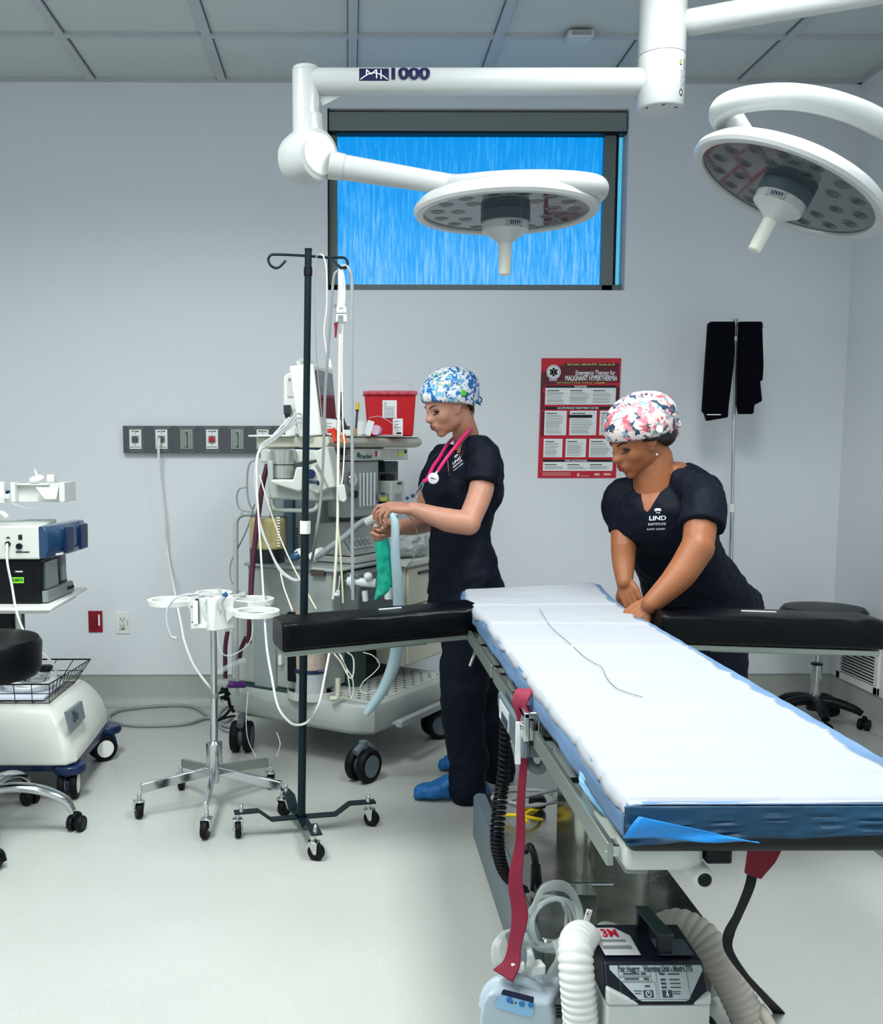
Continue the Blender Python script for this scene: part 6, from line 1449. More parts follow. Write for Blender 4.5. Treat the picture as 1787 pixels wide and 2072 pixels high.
# sharps container
t = thing('sharps_container', 'red sharps container with a clear lid on the right end of the machine shelf', 'sharps container', P(790, 883, 4.38))
YS = 4.40
c4 = [P(745, 882, YS), P(836, 882, YS)]; t4 = [P(738, 797, YS), P(842, 797, YS)]
zb_ = stt + .001
dS = V((0, .11, 0))
b = MB(); b.hexa([V((c4[0].x, YS, zb_)), V((c4[1].x, YS, zb_)), V((c4[1].x, YS + .12, zb_)), V((c4[0].x, YS + .12, zb_))], [t4[0], t4[1], t4[1] + V((0, .13, 0)), t4[0] + V((0, .13, 0))]); put('tub', b, mat('sharps_red', '#c4101c', .35), t, .008, seg=3)
b = MB(); l0, l1 = P(735, 799, YS - .01), P(845, 791, YS - .01); b.b2(l0, (l1.x, YS + .15, l1.z)); put('lid_rim', b, mat('lid_pink', '#d8566a', .3, alpha=.8), t, .004)
for x in (746, 766, 786, 806, 826):
    b = MB(); b.b2(P(x - 3, 799, YS - .014), P(x + 3, 795, YS - .008)); put('lid_clip', b, RED, t)
b = MB(); b.hexa([P(744, 791, YS + .005), P(840, 791, YS + .005), P(840, 791, YS + .005) + dS, P(744, 791, YS + .005) + dS], [P(752, 772, YS + .02), P(826, 771, YS + .02), P(826, 771, YS + .02) + dS * .8, P(752, 772, YS + .02) + dS * .8]); put('clear_lid', b, mat('lid_clear', '#d9d6d8', .2, alpha=.4), t, .006, seg=3)
b = MB(); b.b2(P(774, 846, YS - .0045), P(803, 810, YS - .003)); lbl = put('label', b, PAPER, t)
b = MB()
for k in range(11): b.b2(P(777, 814 + 3 * k, YS - .0055), P((783 if k < 3 else 798), 815 + 3 * k, YS - .005))
put('label_print', b, INKG, lbl)
# small stock on the worktop
def onshelf(x, Y): p = P(x, 880, Y); return V((p.x, Y, stt))
q = onshelf(805, 4.30); t = thing('dressing_box', 'small white box with printed text leaning on the red sharps container', 'box', q)
b = MB(); b.box(q + V((0, 0, .037)), (.042, .03, .072)); put('carton', b, PAPER, t, .002)
b = MB()
for k, (w_, m_) in enumerate(((.02, 1), (.014, 1), (.028, 1), (.01, 1))): b.box(q + V((-.006 + .002 * k, -.0155, .062 - .013 * k)), (w_, .001, .003))
b.m = 1; b.box(q + V((.004, -.0155, .012)), (.02, .001, .008)); put('print', b, [INKG, INK], t)
q = onshelf(747, 4.26); t = thing('tape_box', 'white open carton standing tilted beside the tape rolls', 'box', q)
b = MB(); b.box(q + V((0, 0, .033)), (.028, .03, .062), Matrix.Rotation(R(16), 3, 'Y')); put('carton', b, PAPER, t, .001)
for (x, Y, r, m, lb) in ((762, 4.25, .021, mat('tape_pink', '#d6b3cf', .5), 'roll of pale pink tape standing on the machine shelf'), (740, 4.32, .022, mat('tape_teal', '#5f8f9a', .5), 'roll of blue grey tape half hidden behind the tilted white carton'), (733, 4.28, .03, PAPER, 'roll of white tape standing left of the other tape rolls')):
    q = onshelf(x, Y) + V((0, 0, r + .003)); b = MB(); b.lathe([(r * .5, -.01), (r, -.01), (r, .01), (r * .5, .01)], q, V((-.5, -1, .1)), 28)
    tag(put('tape_roll', b, m, bevel=.001), lb, 'tape roll', 'tape rolls on the machine shelf')
q = onshelf(780, 4.27); b = MB(); b.b2(q + V((-.035, -.01, 0)), q + V((.035, .06, .006))); b.tube([q + V((-.07, .0, .075)), q + V((-.03, 0, .082)), q + V((.0, 0, .07)), q + V((.05, 0, .04))], .0018, 6, 5); b.b2(q + V((.034, -.01, 0)), q + V((.037, .05, .06)))
tag(put('clear_tray', b, mat('tray_clear', '#dfe6e8', .1, alpha=.35)), 'clear plastic tray around the tape rolls on the machine shelf', 'tray')
q = onshelf(718, 4.2); t = thing('marker_pen', 'black marker with a yellow cap standing in the small yellow pot', 'marker', q)
b = MB(); e0, e1 = P(720, 872, 4.2), P(723, 832, 4.2); b.cyl(e0, e1, .005, n=10); put('barrel', b, DGREY, t)
b = MB(); b.cyl(P(723, 829, 4.2), P(724, 815, 4.2), .007, n=12); b.m = 1; b.cyl(e1, P(723, 829, 4.2), .007, n=12); put('cap', b, [YELLOW, BLACK], t)
q = onshelf(718.5, 4.2); b = MB(); b.lathe([(0, 0), (.009, 0), (.009, .012), (.008, .03), (0, .03)], q, n=16); tag(put('medicine_vial', b, mat('vial_yellow', '#b59d4a', .4)), 'small yellow vial holding the marker on the machine shelf', 'vial')
q = onshelf(704, 4.16); b = MB(); b.box(q + V((0, 0, .012)), (.036, .03, .024)); tag(put('small_box', b, PLAS, bevel=.002), 'small white box in front of the marker at the shelf edge', 'box')
b = MB(); b.tube([P(688, 848, 4.2), P(692, 862, 4.18), P(700, 872, 4.18)], [.018, .02, .014], 10, 4); b.b2(P(702, 876, 4.15), P(708, 862, 4.16)); tag(put('dark_gauge', b, mat('dark_grey_green', '#2f3a3a', .4)), 'dark handheld gauge lying behind the small white box', 'gauge')
b = MB(); b.tube([P(689, 866, 4.2), P(691, 820, 4.2), P(692, 793, 4.2)], .0055, 8, 0); tag(put('black_rod', b, BLACK), 'thin black rod standing on the shelf behind the hanging tubes', 'rod')
q = onshelf(667, 4.15); b = MB(); b.prism([P(657, 879, 4.12), P(680, 882, 4.12), P(680, 850, 4.12), P(658, 847, 4.12)], (.02, .02, 0)); b.m = 1
for k in range(3): b.b2(P(660, 856 + 6 * k, 4.118), P(672, 857 + 6 * k, 4.12))
tag(put('folded_notes', b, [PAPER, mat('note_print', '#c9bd6a', .6)]), 'white notes standing under the dark monitor screen', 'notes')
b = MB(); b.tube([P(664, 872, 4.06), P(672, 872, 4.05), P(676, 880, 4.02), P(680, 895, 4.0)], .009, 8, 4); b.tube([P(672, 868, 4.04), P(678, 875, 4.04), P(674, 884, 4.04)], .010, 8, 4)
b.m = 1; b.tube([P(694, 880, 3.98), P(697, 892, 3.97), P(700, 896, 3.97)], [.011, .008, .011], 10, 4); tag(put('orange_clamp', b, [mat('red_orange', '#d5351c', .4), mat('orange', '#e2661e', .4)]), 'orange and red plastic clamp on the edge of the machine shelf', 'clamp')
# plastic wrapped supplies on the drawer unit
def bag(u, v):
    th = u * 2 * math.pi; ph = (v - .5) * math.pi; r = 1 + .22 * noise.noise(V((math.cos(th) * 3, math.sin(th) * 3, ph * 2.5))) + .10 * noise.noise(V((math.cos(th) * 9, math.sin(th) * 9, ph * 8)))
    return A3(.12, .28, .80 + .055) + AA * .15 * r * math.cos(ph) * math.cos(th) + BB * .17 * r * math.cos(ph) * math.sin(th) + ZZ * max(-.052, .075 * r * math.sin(ph))
b = MB(); b.grid(bag, 60, 26); tag(put('plastic_wrapped_pack', b, mat('crinkled_film', '#c3cac8', .12, alpha=.72, bump=.9, bscale=55)), 'crinkled clear plastic wrapped pack on the drawer top behind the standing woman', 'pack')
# white tee fittings
b = MB(); b.tube([P(703, 1176, 4.02), P(760, 1180, 4.0)], .018, 16, 0); b.lathe([(0, -.006), (.034, -.006), (.034, .006), (0, .006)], P(714, 1176, 4.0), V((1, -.25, 0)), 24); b.tube([P(738, 1196, 3.98), P(740, 1216, 3.98)], .012, 12, 0); b.sph(P(745, 1166, 3.98), (.018, .018, .016))
b.m = 1; b.tube([P(693, 1173, 4.05), P(706, 1175, 4.03)], .012, 12, 0); b.m = 0; b.tube([P(786, 1190, 3.98), P(786, 1212, 3.98)], .016, 12, 3)
tag(put('tee_fitting', b, [mat('milky_tube', '#e4ecef', .3, alpha=.9), mat('pale_blue_clear', '#9bb6c2', .3)]), 'white plastic breathing fittings hanging behind the teal bag', 'fitting')

# ---- tubes hanging from the hook of the dark green pole
YH = YI - .09
def hang(name, label, pts, r, m, n=10):
    b = MB(); b.tube([P(x, y, Y) for x, y, Y in pts], r, n, 8); return tag(put(name, b, m), label, 'tubing')
hang('grey_tube', 'thick grey tube arching over the pole hook and hanging down its right side', [(690, 541, YH), (698, 538, YH), (707, 548, YH), (712, 575, YH), (712, 650, YH), (712, 800, YH), (713, 950, YH), (713, 1100, YH), (714, 1214, YH)], .0055, mat('tube_grey', '#8d9397', .4))
hang('grey_tube', 'flat dark grey tube hanging from the hook between the pole and the monitor', [(684, 548, YH), (676, 560, YH), (671, 610, YH), (664, 710, YH), (658, 800, YH), (655, 900, YH), (650, 1000, YH), (640, 1080, YH), (632, 1130, YH + .1), (625, 1155, YH + .1)], .0048, mat('tube_dark', '#7b8080', .5))
b = MB()
for k, (x1, x2, r) in enumerate(((686, 682, .0022), (689, 686, .0028), (692, 690, .0028), (696, 694, .0022))):
    b.tube([P(686 + k * 2, 545, YH), P(x1, 560, YH - .005), P(x2 + 4, 590, YH - .005), P(x2 + 2, 622, YH - .005)], r, 8, 6)
tag(put('sensor_cables', b, CORD), 'four thin white cables hanging from the pole hook into the white sensor block', 'cables')
t = thing('sensor_block', 'white pressure sensor block with a red cap hanging on cables beside the pole', 'sensor', P(690, 640, YH))
b = MB(); b.b2(P(680, 652, YH), P(702, 635, YH) + V((0, .03, 0))); b.b2(P(681, 633, YH), P(701, 620, YH) + V((0, .028, 0))); put('housing', b, PLAS, t, .004)
b = MB(); b.b2(P(684, 650, YH - .002), P(695, 638, YH)); put('badge', b, mat('badge_grey', '#6f7c80', .4), t)
b = MB(); b.tube([P(680, 653, YH), P(680, 664, YH), P(679, 683, YH)], [.007, .0045, .003], 10, 3); put('red_cap', b, MAROON, t)
b = MB(); b.tube([P(690, 654, YH), P(688, 676, YH)], [.006, .003], 10, 0); b.b2(P(676, 622, YH + .01), P(681, 617, YH + .02)); put('cable_boot', b, GREY, t)
hang('cream_tube', 'cream tubes dropping from the sensor block to the white roller clamp', [(688, 676, YH), (687, 760, YH), (685, 880, YH), (684, 980, YH), (683, 1060, YH), (680, 1130, YH), (676, 1190, YH), (674, 1212, YH)], .0045, mat('tube_cream', '#d5d2c3', .4))
hang('cream_tube', 'thin white line hanging just right of the cream tubes', [(693, 655, YH), (692, 740, YH), (694, 860, YH), (697, 900, YH), (694, 960, YH), (690, 985, YH)], .0022, CORD)
hang('cream_tube', 'thin yellowed tube hanging below the white roller clamp', [(684, 1010, YH), (684, 1060, YH), (689, 1120, YH), (693, 1190, YH), (694, 1220, YH)], .003, mat('tube_yellowed', '#c5c29a', .4))
hang('drip_line', 'thin drip line looped over the hook bar beside the pole top', [(655, 518, YI - .005), (646, 514, YI - .01), (639, 525, YI - .01), (636, 560, YI - .01), (637, 640, YI - .01), (642, 740, YI - .01), (652, 850, YI - .01)], .0017, GCORD)
hang('drip_line', 'thin white line hanging from the hook bar to a small white tag', [(648, 514, YI - .008), (655, 520, YI - .012), (661, 550, YI - .012), (661, 620, YI - .012), (656, 670, YI - .012), (660, 705, YI - .012), (663, 725, YI - .012)], .0021, CORD)
b = MB(); b.prism([P(660, 726, YI - .014), P(668, 726, YI - .014), P(672, 744, YI - .014), (P(661, 742, YI - .014))], (0, .008, 0)); tag(put('line_tag', b, PLAS), 'small white tag where the drip line meets the flat grey tube', 'tag')
b = MB(); b.prism([P(682, 984, YH - .012), P(697, 980, YH - .012), P(702, 1010, YH - .012), P(697, 1017, YH - .012), (P(686, 1013, YH - .012))], (0, .02, 0)); tag(put('roller_clamp', b, WHITE, bevel=.003), 'white roller clamp on the cream tube at the height of the flowmeters', 'clamp')
b = MB(); b.sph(P(680, 1204, YH), .008); b.box(P(684, 1200, YH), (.012, .01, .018)); b.sph(P(675, 1200, YH), .005); b.tube([P(682, 1205, YH), P(686, 1185, YH), P(688, 1165, YH)], .002, 6, 3)
tag(put('stopcock', b, WHITE, bevel=.001), 'white stopcock at the lower end of the hanging cream tube', 'stopcock')
b = MB(); b.tube([P(672, 1318, 3.6), P(690, 1340, 3.6), P(703, 1365, 3.6), (P(712, 1372, 3.6)), P(716, 1355, 3.6), P(714, 1330, 3.6), P(700, 1318, 3.58)], .0028, 7, 7); b.tube([P(685, 1320, 3.58), P(700, 1350, 3.58), P(706, 1380, 3.58), P(710, 1412, 3.58), P(715, 1400, 3.58), P(713, 1372, 3.58), P(700, 1350, 3.58), P(690, 1325, 3.58)], .0022, 7, 7)
tag(put('looped_cables', b, mat('cable_ivory', '#dfdfcf', .4)), 'ivory cables looping below the left arm board in front of the machine', 'cables')
b = MB(); b.tube([P(735, 1320, 3.9), P(755, 1327, 3.9), P(768, 1345, 3.9), P(756, 1362, 3.88), P(735, 1380, 3.86), P(729, 1397, 3.86), P(745, 1402, 3.86), P(770, 1392, 3.9)], .0018, 6, 7); tag(put('thin_wire', b, CORD), 'thin white wire looping on the foot deck behind the corrugated tube', 'wire')
b = MB(); b.tube([P(502, 1400, 3.98), P(498, 1460, 3.9), P(503, 1500, 3.9), P(518, 1532, 3.9)], .0016, 6, 6); b.tube([P(560, 1482, 3.95), P(567, 1505, 3.9), P(560, 1530, 3.9)], .0016, 6, 5); tag(put('thin_wire', b, CORD), 'thin pale wires hanging down in front of the machine base', 'wire')
# ================================================================ people
def skinmat(name, c, c2):
    m = mat(name, c, .48, sss=.12, bump=.03, bscale=120, var=.06, vscale=14)
    return m
SKIN1 = skinmat('skin_light', '#b3806a', None); SKIN2 = skinmat('skin_tan', '#935a38', None)
SCRUB = mat('navy_scrubs', '#030a1b', .7, bump=.6, bscale=9, spec=.22, stretch=(1, 1, .6))
def ell(mb, c, r, rot=None, n=20, m=14): mb.sph(c, r, rot, n, m)
def limb(mb, pts, rr, n=20, sm=6, flat=None, up=None):
    """closed tapered limb with rounded ends"""
    mb.tube(pts, rr, n, sm, flat, up); mb.sph(pts[0], rr[0] * (min(flat) if flat else 1), n=16, m=10); mb.sph(pts[-1], rr[-1] * (min(flat) if flat else 1), n=16, m=10)
def loft(mb, secs, n=32, ex=.85, up=None, sm=5):
    """secs: (centre, side vector * half width, front vector * half depth)"""
    C_ = catmull([s[0] for s in secs], sm); S_ = catmull([s[1] for s in secs], sm); F_ = catmull([s[2] for s in secs], sm)
    q = lambda x: math.copysign(abs(x) ** ex, x)
    mb.rings([[c + s_ * q(math.cos(2 * math.pi * k / n)) + f * q(math.sin(2 * math.pi * k / n)) for k in range(n)] for c, s_, f in zip(C_, S_, F_)])
def remesh(name, mb, m, parent, voxel, smooth=4, label=None, disp=0, dscale=.1, dec=0):
    o = put(name, mb, m, parent, label=label)
    for p in o.data.polygons: p.use_smooth = True
    r = o.modifiers.new('remesh', 'REMESH'); r.mode = 'VOXEL'; r.voxel_size = voxel; r.use_smooth_shade = True
    if smooth:
        s_ = o.modifiers.new('smooth', 'SMOOTH'); s_.iterations = smooth; s_.factor = .5
    if disp:
        tx = bpy.data.textures.new('fold', 'CLOUDS'); tx.noise_scale = dscale; tx.noise_depth = 2
        d = o.modifiers.new('folds', 'DISPLACE'); d.texture = tx; d.strength = disp; d.mid_level = .5; d.texture_coords = 'LOCAL'
    return o
def hand(mb, w_, d, nrm, side, curls, scale=1.0, thumb=(.5, .5), spread=.06, tcurl=.5):
    """w_ wrist, d towards the knuckles, nrm out of the palm side, side: vector towards the thumb"""
    d = V(d).normalized(); nrm = V(nrm); nrm = (nrm - d * nrm.dot(d)).normalized(); sd = V(side); sd = (sd - d * sd.dot(d) - nrm * sd.dot(nrm)).normalized(); s_ = scale
    tips = []
    for i in range(4):                         # index .. little
        off = (.0285 - .019 * i) * s_; Lm = (.088 - .005 * abs(i - 1) - (.006 if i == 3 else 0)) * s_
        kn = w_ + d * Lm + sd * off; mb.tube([w_ + sd * off * .55 + d * .005, w_ + d * Lm * .5 + sd * off * .9, kn], [.015 * s_, .0145 * s_, .0105 * s_], 12, 3); mb.sph(kn, .0105 * s_, n=12, m=8)
        ln = (.042, .046, .043, .034)[i] * s_; segs = (ln, ln * .62, ln * .52); rad = (.0092, .0080, .0070, .0060)
        p = kn; ang = 0; dirb = (d + sd * spread * (1.5 - i)).normalized()
        cu = curls[i] if isinstance(curls[i], (tuple, list)) else (curls[i],) * 3
        for j in range(3):
            ang += cu[j]; dd = dirb * math.cos(ang) + nrm * math.sin(ang); q = p + dd * segs[j]
            mb.tube([p, q], [rad[j] * s_, rad[j + 1] * s_], 12, 0); mb.sph(q, rad[j + 1] * s_ * 1.03, n=12, m=8); p = q
        tips.append((p, dd))
    # thumb leaves the side of the palm near its base
    b0 = w_ + d * .018 * s_ + sd * .018 * s_; b1 = b0 + (d * .6 + sd * .75 + nrm * thumb[0]).normalized() * .040 * s_
    d2 = (d * 1.0 + sd * .2 + nrm * thumb[1]).normalized(); b2 = b1 + d2 * .032 * s_; d3 = (d2 + nrm * tcurl - sd * tcurl * .5).normalized(); b3 = b2 + d3 * .026 * s_
    mb.tube([b0, b1], [.016 * s_, .0125 * s_], 12, 0); mb.tube([b1, b2], [.0115 * s_, .0098 * s_], 12, 0); mb.tube([b2, b3], [.0095 * s_, .0078 * s_], 12, 0)
    for q, r_ in ((b0, .015), (b1, .012), (b2, .0098), (b3, .0078)): mb.sph(q, r_ * s_, n=12, m=8)
    tips.append((b3, d3))
    return tips
import numpy as np
HE = [((-.014, 0, .03), (.094, .074, .084)), ((.012, 0, -.015), (.070, .061, .085)), ((.026, 0, -.068), (.048, .045, .034)), ((.062, 0, -.094), (.019, .020, .016)), ((.062, 0, -.058), (.028, .028, .024)),
      ((.046, .032, -.024), (.030, .027, .030)), ((.046, -.032, -.024), (.030, .027, .030)), ((.060, 0, .022), (.022, .044, .016)), ((.086, 0, .001), (.0105, .0075, .024)), ((.0995, 0, -.021), (.0125, .0100, .0090)),
      ((.091, .0105, -.0255), (.0095, .0065, .0065)), ((.091, -.0105, -.0255), (.0095, .0065, .0065)), ((-.004, .043, -.050), (.032, .016, .034)), ((-.004, -.043, -.050), (.032, .016, .034)), ((.085, 0, -.0505), (.0085, .019, .0065)), ((.083, 0, -.0625), (.0085, .016, .0065))]
def headf(p):
    out = 0
    for i, (c, r) in enumerate(HE):
        k = .0032 if i in (8, 9, 10, 11, 14, 15) else .0075
        r = np.array(r); q = (p - np.array(c)) / r; n_ = np.sqrt((q * q).sum(-1)); g = np.sqrt(((q / r) ** 2).sum(-1)) + 1e-9
        out = out + np.exp(np.clip(-(n_ * (n_ - 1) / g) / .0055, -60, 30))
    d = -.0055 * np.log(out + 1e-30)
    for sy in (-1, 1):                       # eye hollows
        d = d + .0055 * np.exp(-(((p - np.array((.078, .031 * sy, .001))) / np.array((.03, .014, .010))) ** 2).sum(-1))
    return d
def surf(y, z):
    x0, x1 = 0.0, .14
    for _ in range(24):
        xm = (x0 + x1) / 2
        if headf(np.array([[xm, y, z]]))[0] < 0: x0 = xm
        else: x1 = xm
    return x0
def head(mb, M, ctr, s_=1.0):
    def L(x, y, z): return ctr + M @ V((x, y, z)) * s_
    n, m = 120, 90; c0 = np.array((.0, 0, -.01)); D = []
    for i in range(m + 1):
        th = math.pi * i / m
        for k in range(n):
            D.append((math.sin(th) * math.cos(2 * math.pi * k / n) + 1e-6 * k, math.sin(th) * math.sin(2 * math.pi * k / n), -math.cos(th)))
    D = np.array(D); lo = np.full(len(D), .02); hi = np.full(len(D), .16)
    for _ in range(20):
        mid = (lo + hi) / 2; ins = headf(c0 + D * mid[:, None]) < 0; lo = np.where(ins, mid, lo); hi = np.where(ins, hi, mid)
    Q = c0 + D * lo[:, None]; vs = [L(*q) for q in Q.tolist()]
    mb.rings([vs[i * n:(i + 1) * n] for i in range(m + 1)])
    for q in (-1, 1):
        R_ = M @ Matrix.Rotation(R(-12), 3, 'Y') @ Matrix.Rotation(R(14 * q), 3, 'Z')
        mb.tube([L(.004, .064 * q, .010), L(-.006, .076 * q, .018), L(-.020, .079 * q, .008), L(-.018, .077 * q, -.012), L(-.004, .071 * q, -.030), L(.004, .066 * q, -.026)], [.004 * s_] * 5, 8, 5); mb.sph(L(-.006, .069 * q, -.006), (.014 * s_, .007 * s_, .022 * s_), R_, 16, 12); mb.sph(L(-.001, .069 * q, -.030), (.0065 * s_, .0045 * s_, .008 * s_), M)
    return L
def face_bits(t, body, M, L, s_, lip, brow):
    def S_(y, z, o): return L(surf(y, z) + o, y, z)
    for q in (-1, 1):
        b = MB(); b.tube([S_(.013 * q, .0205, -.0008), S_(.026 * q, .0265, .0), S_(.038 * q, .0285, .0), S_(.048 * q, .0235, -.0008)], [.0020 * s_, .0034 * s_, .0030 * s_, .0010 * s_], 8, 5); put('eyebrow', b, brow, body)
        b = MB(); b.sph(S_(.031 * q, .0035, -.0038), (.0088 * s_, .0155 * s_, .0092 * s_), M @ Matrix.Rotation(R(22 * q), 3, 'Z'), 18, 12); put('eyelid', b, mat('eye_makeup', '#2e1a16', .5), body)
        b = MB(); b.tube([S_(.017 * q, -.0045, .0), S_(.025 * q, -.0058, .0022), S_(.034 * q, -.0058, .0024), S_(.045 * q, -.002, .001), S_(.050 * q, .002, .0)], [.0009 * s_, .0017 * s_, .0018 * s_, .0016 * s_, .0006 * s_], 8, 5)
        for k in range(6): b.tube([S_((.023 + .0045 * k) * q, -.0062, .0018), S_((.023 + .0056 * k) * q, -.0105, .008)], [.0007 * s_, .0003 * s_], 5, 0)
        put('eyelashes', b, mat('lash_black', '#0c0708', .6), body)
    b = MB(); b.tube([S_(-.0195, -.0562, -.001), S_(-.008, -.0508, -.0005), S_(0, -.0520, -.0005), S_(.008, -.0508, -.0005), S_(.0195, -.0562, -.001)], [.0012 * s_, .0036 * s_, .0034 * s_, .0036 * s_, .0012 * s_], 10, 5)
    b.tube([S_(-.0185, -.0585, -.001), S_(-.006, -.0630, -.0008), S_(.006, -.0630, -.0008), S_(.0185, -.0585, -.001)], [.0012 * s_, .0042 * s_, .0042 * s_, .0012 * s_], 10, 5); put('lips', b, lip, body)
def cap(name, t, M, ctr, s_, m, label, puff=1.0, edge=(.048, -.012), back=.018):
    """scrub cap: dome over the skull, lower edge tilts from the forehead to the nape"""
    b = MB(); n, k_ = 56, 22; rs = []
    for i in range(k_ + 1):
        f = i / k_; r = []
        for k in range(n):
            a = 2 * math.pi * k / n; cx, sy = math.cos(a), math.sin(a)
            ez = edge[0] * (cx + 1) / 2 + edge[1] * (1 - (cx + 1) / 2); ang_e = math.acos(max(-1, min(1, (ez - .035) / .105)))
            th = ang_e * f
            rx = .107 + (back if cx < 0 else 0) * math.sin(min(math.pi, th * 1.15)) * -min(0, cx); pf = 1 + .05 * (puff - 1)
            wv = 1 + .012 * puff * noise.noise(V((cx * 4, sy * 4, th * 5))) + .010 * math.sin(a * 18 + 3 * math.sin(a * 2)) * max(0, f - .6) * (1 if cx < .3 else .3)
            tuck = 1 - .05 * max(0, f - .85) / .15
            r.append(ctr + M @ V((-.014 + rx * math.sin(th) * cx * wv * tuck * pf, .088 * math.sin(th) * sy * wv * tuck * pf, .035 + .107 * puff ** .5 * math.cos(th)) if False else (-.012 + rx * math.sin(th) * cx * wv * tuck, .088 * math.sin(th) * sy * wv * tuck, .035 + .105 * math.cos(th) * (puff if math.cos(th) > 0 else 1))) * s_)
        rs.append(r)
    b.rings(rs, cap=False); b.f.append(tuple(range(n - 1, -1, -1))); b.mi.append(0)
    o = put(name, b, m, t, label=label, solid=.003)
    for p in o.data.polygons: p.use_smooth = True
    for e in o.data.edges: e.use_edge_sharp = False
    return o
def basis(fwd, up):
    f = V(fwd).normalized(); u = V(up); u = (u - f * u.dot(f)).normalized(); l = u.cross(f); return Matrix((f, l, u)).transposed()
def project(obj, vs, c, right, up, n, off=.0015):
    """lay flat lettering onto the cloth: each vertex is moved along -n onto the surface"""
    dg = bpy.context.evaluated_depsgraph_get(); dg.update(); ev = obj.evaluated_get(dg); inv = obj.matrix_world.inverted()
    out = []; last = None
    for v in vs:
        o_ = c + right * v.x + up * v.y + n * .15
        hit, loc, nn, _ = ev.ray_cast(inv @ o_, (inv.to_3x3() @ -n).normalized(), distance=.5)
        if hit: last = obj.matrix_world @ loc
        p = (obj.matrix_world @ loc) if hit else (c + right * v.x + up * v.y)
        out.append(p + n * off)
    return out
def emblem(obj, parent, c, right, up, n, sz):
    b = MB(); 
    for s_, y, w_, bo in (('THE', .55, .25, .0004), ('LIND', .18, 1.0, .0010), ('INSTITUTE', -.22, 1.05, .0006), ('PLASTIC  SURGERY', -.55, 1.1, .0003)):
        vs, fs = text_mesh(s_, .30 if s_ == 'LIND' else .2, bo * 8, cuts=.06)
        wd = max(v.x for v in vs) - min(v.x for v in vs); hs = {'THE': .6, 'LIND': 1.35, 'INSTITUTE': 1.1, 'PLASTIC  SURGERY': .8}[s_]
        vs = [V((v.x * w_ * sz / wd, (v.y * hs + y) * sz, 0)) for v in vs]
        b.add(project(obj, vs, c, right, up, n), fs)
    # crown: a fan of bars on a curved band
    for k in range(7):
        a = R(-36 + 12 * k); p0 = V((math.sin(a) * .10, .70 + math.cos(a) * .10 - .1, 0)); p1 = V((math.sin(a) * .30, .70 + math.cos(a) * .26 - .1, 0)); w2 = V((math.cos(a), -math.sin(a), 0)) * .028
        b.add(project(obj, [q * sz for q in (p0 - w2, p0 + w2, p1 + w2, p1 - w2)], c, right, up, n), [(0, 1, 2, 3)])
    for k in range(6):
        x0, x1 = -.2 + .4 * k / 6, -.2 + .4 * (k + 1) / 6; b.add(project(obj, [V((x, .66 + .04 * math.cos(x * 7) + dy, 0)) * sz for x, dy in ((x0, 0), (x1, 0), (x1, .05), (x0, .05))], c, right, up, n), [(0, 1, 2, 3)])
    return put('chest_emblem', b, mat('embroidery_white', '#dfe4ea', .6), parent, label='white embroidered clinic emblem')

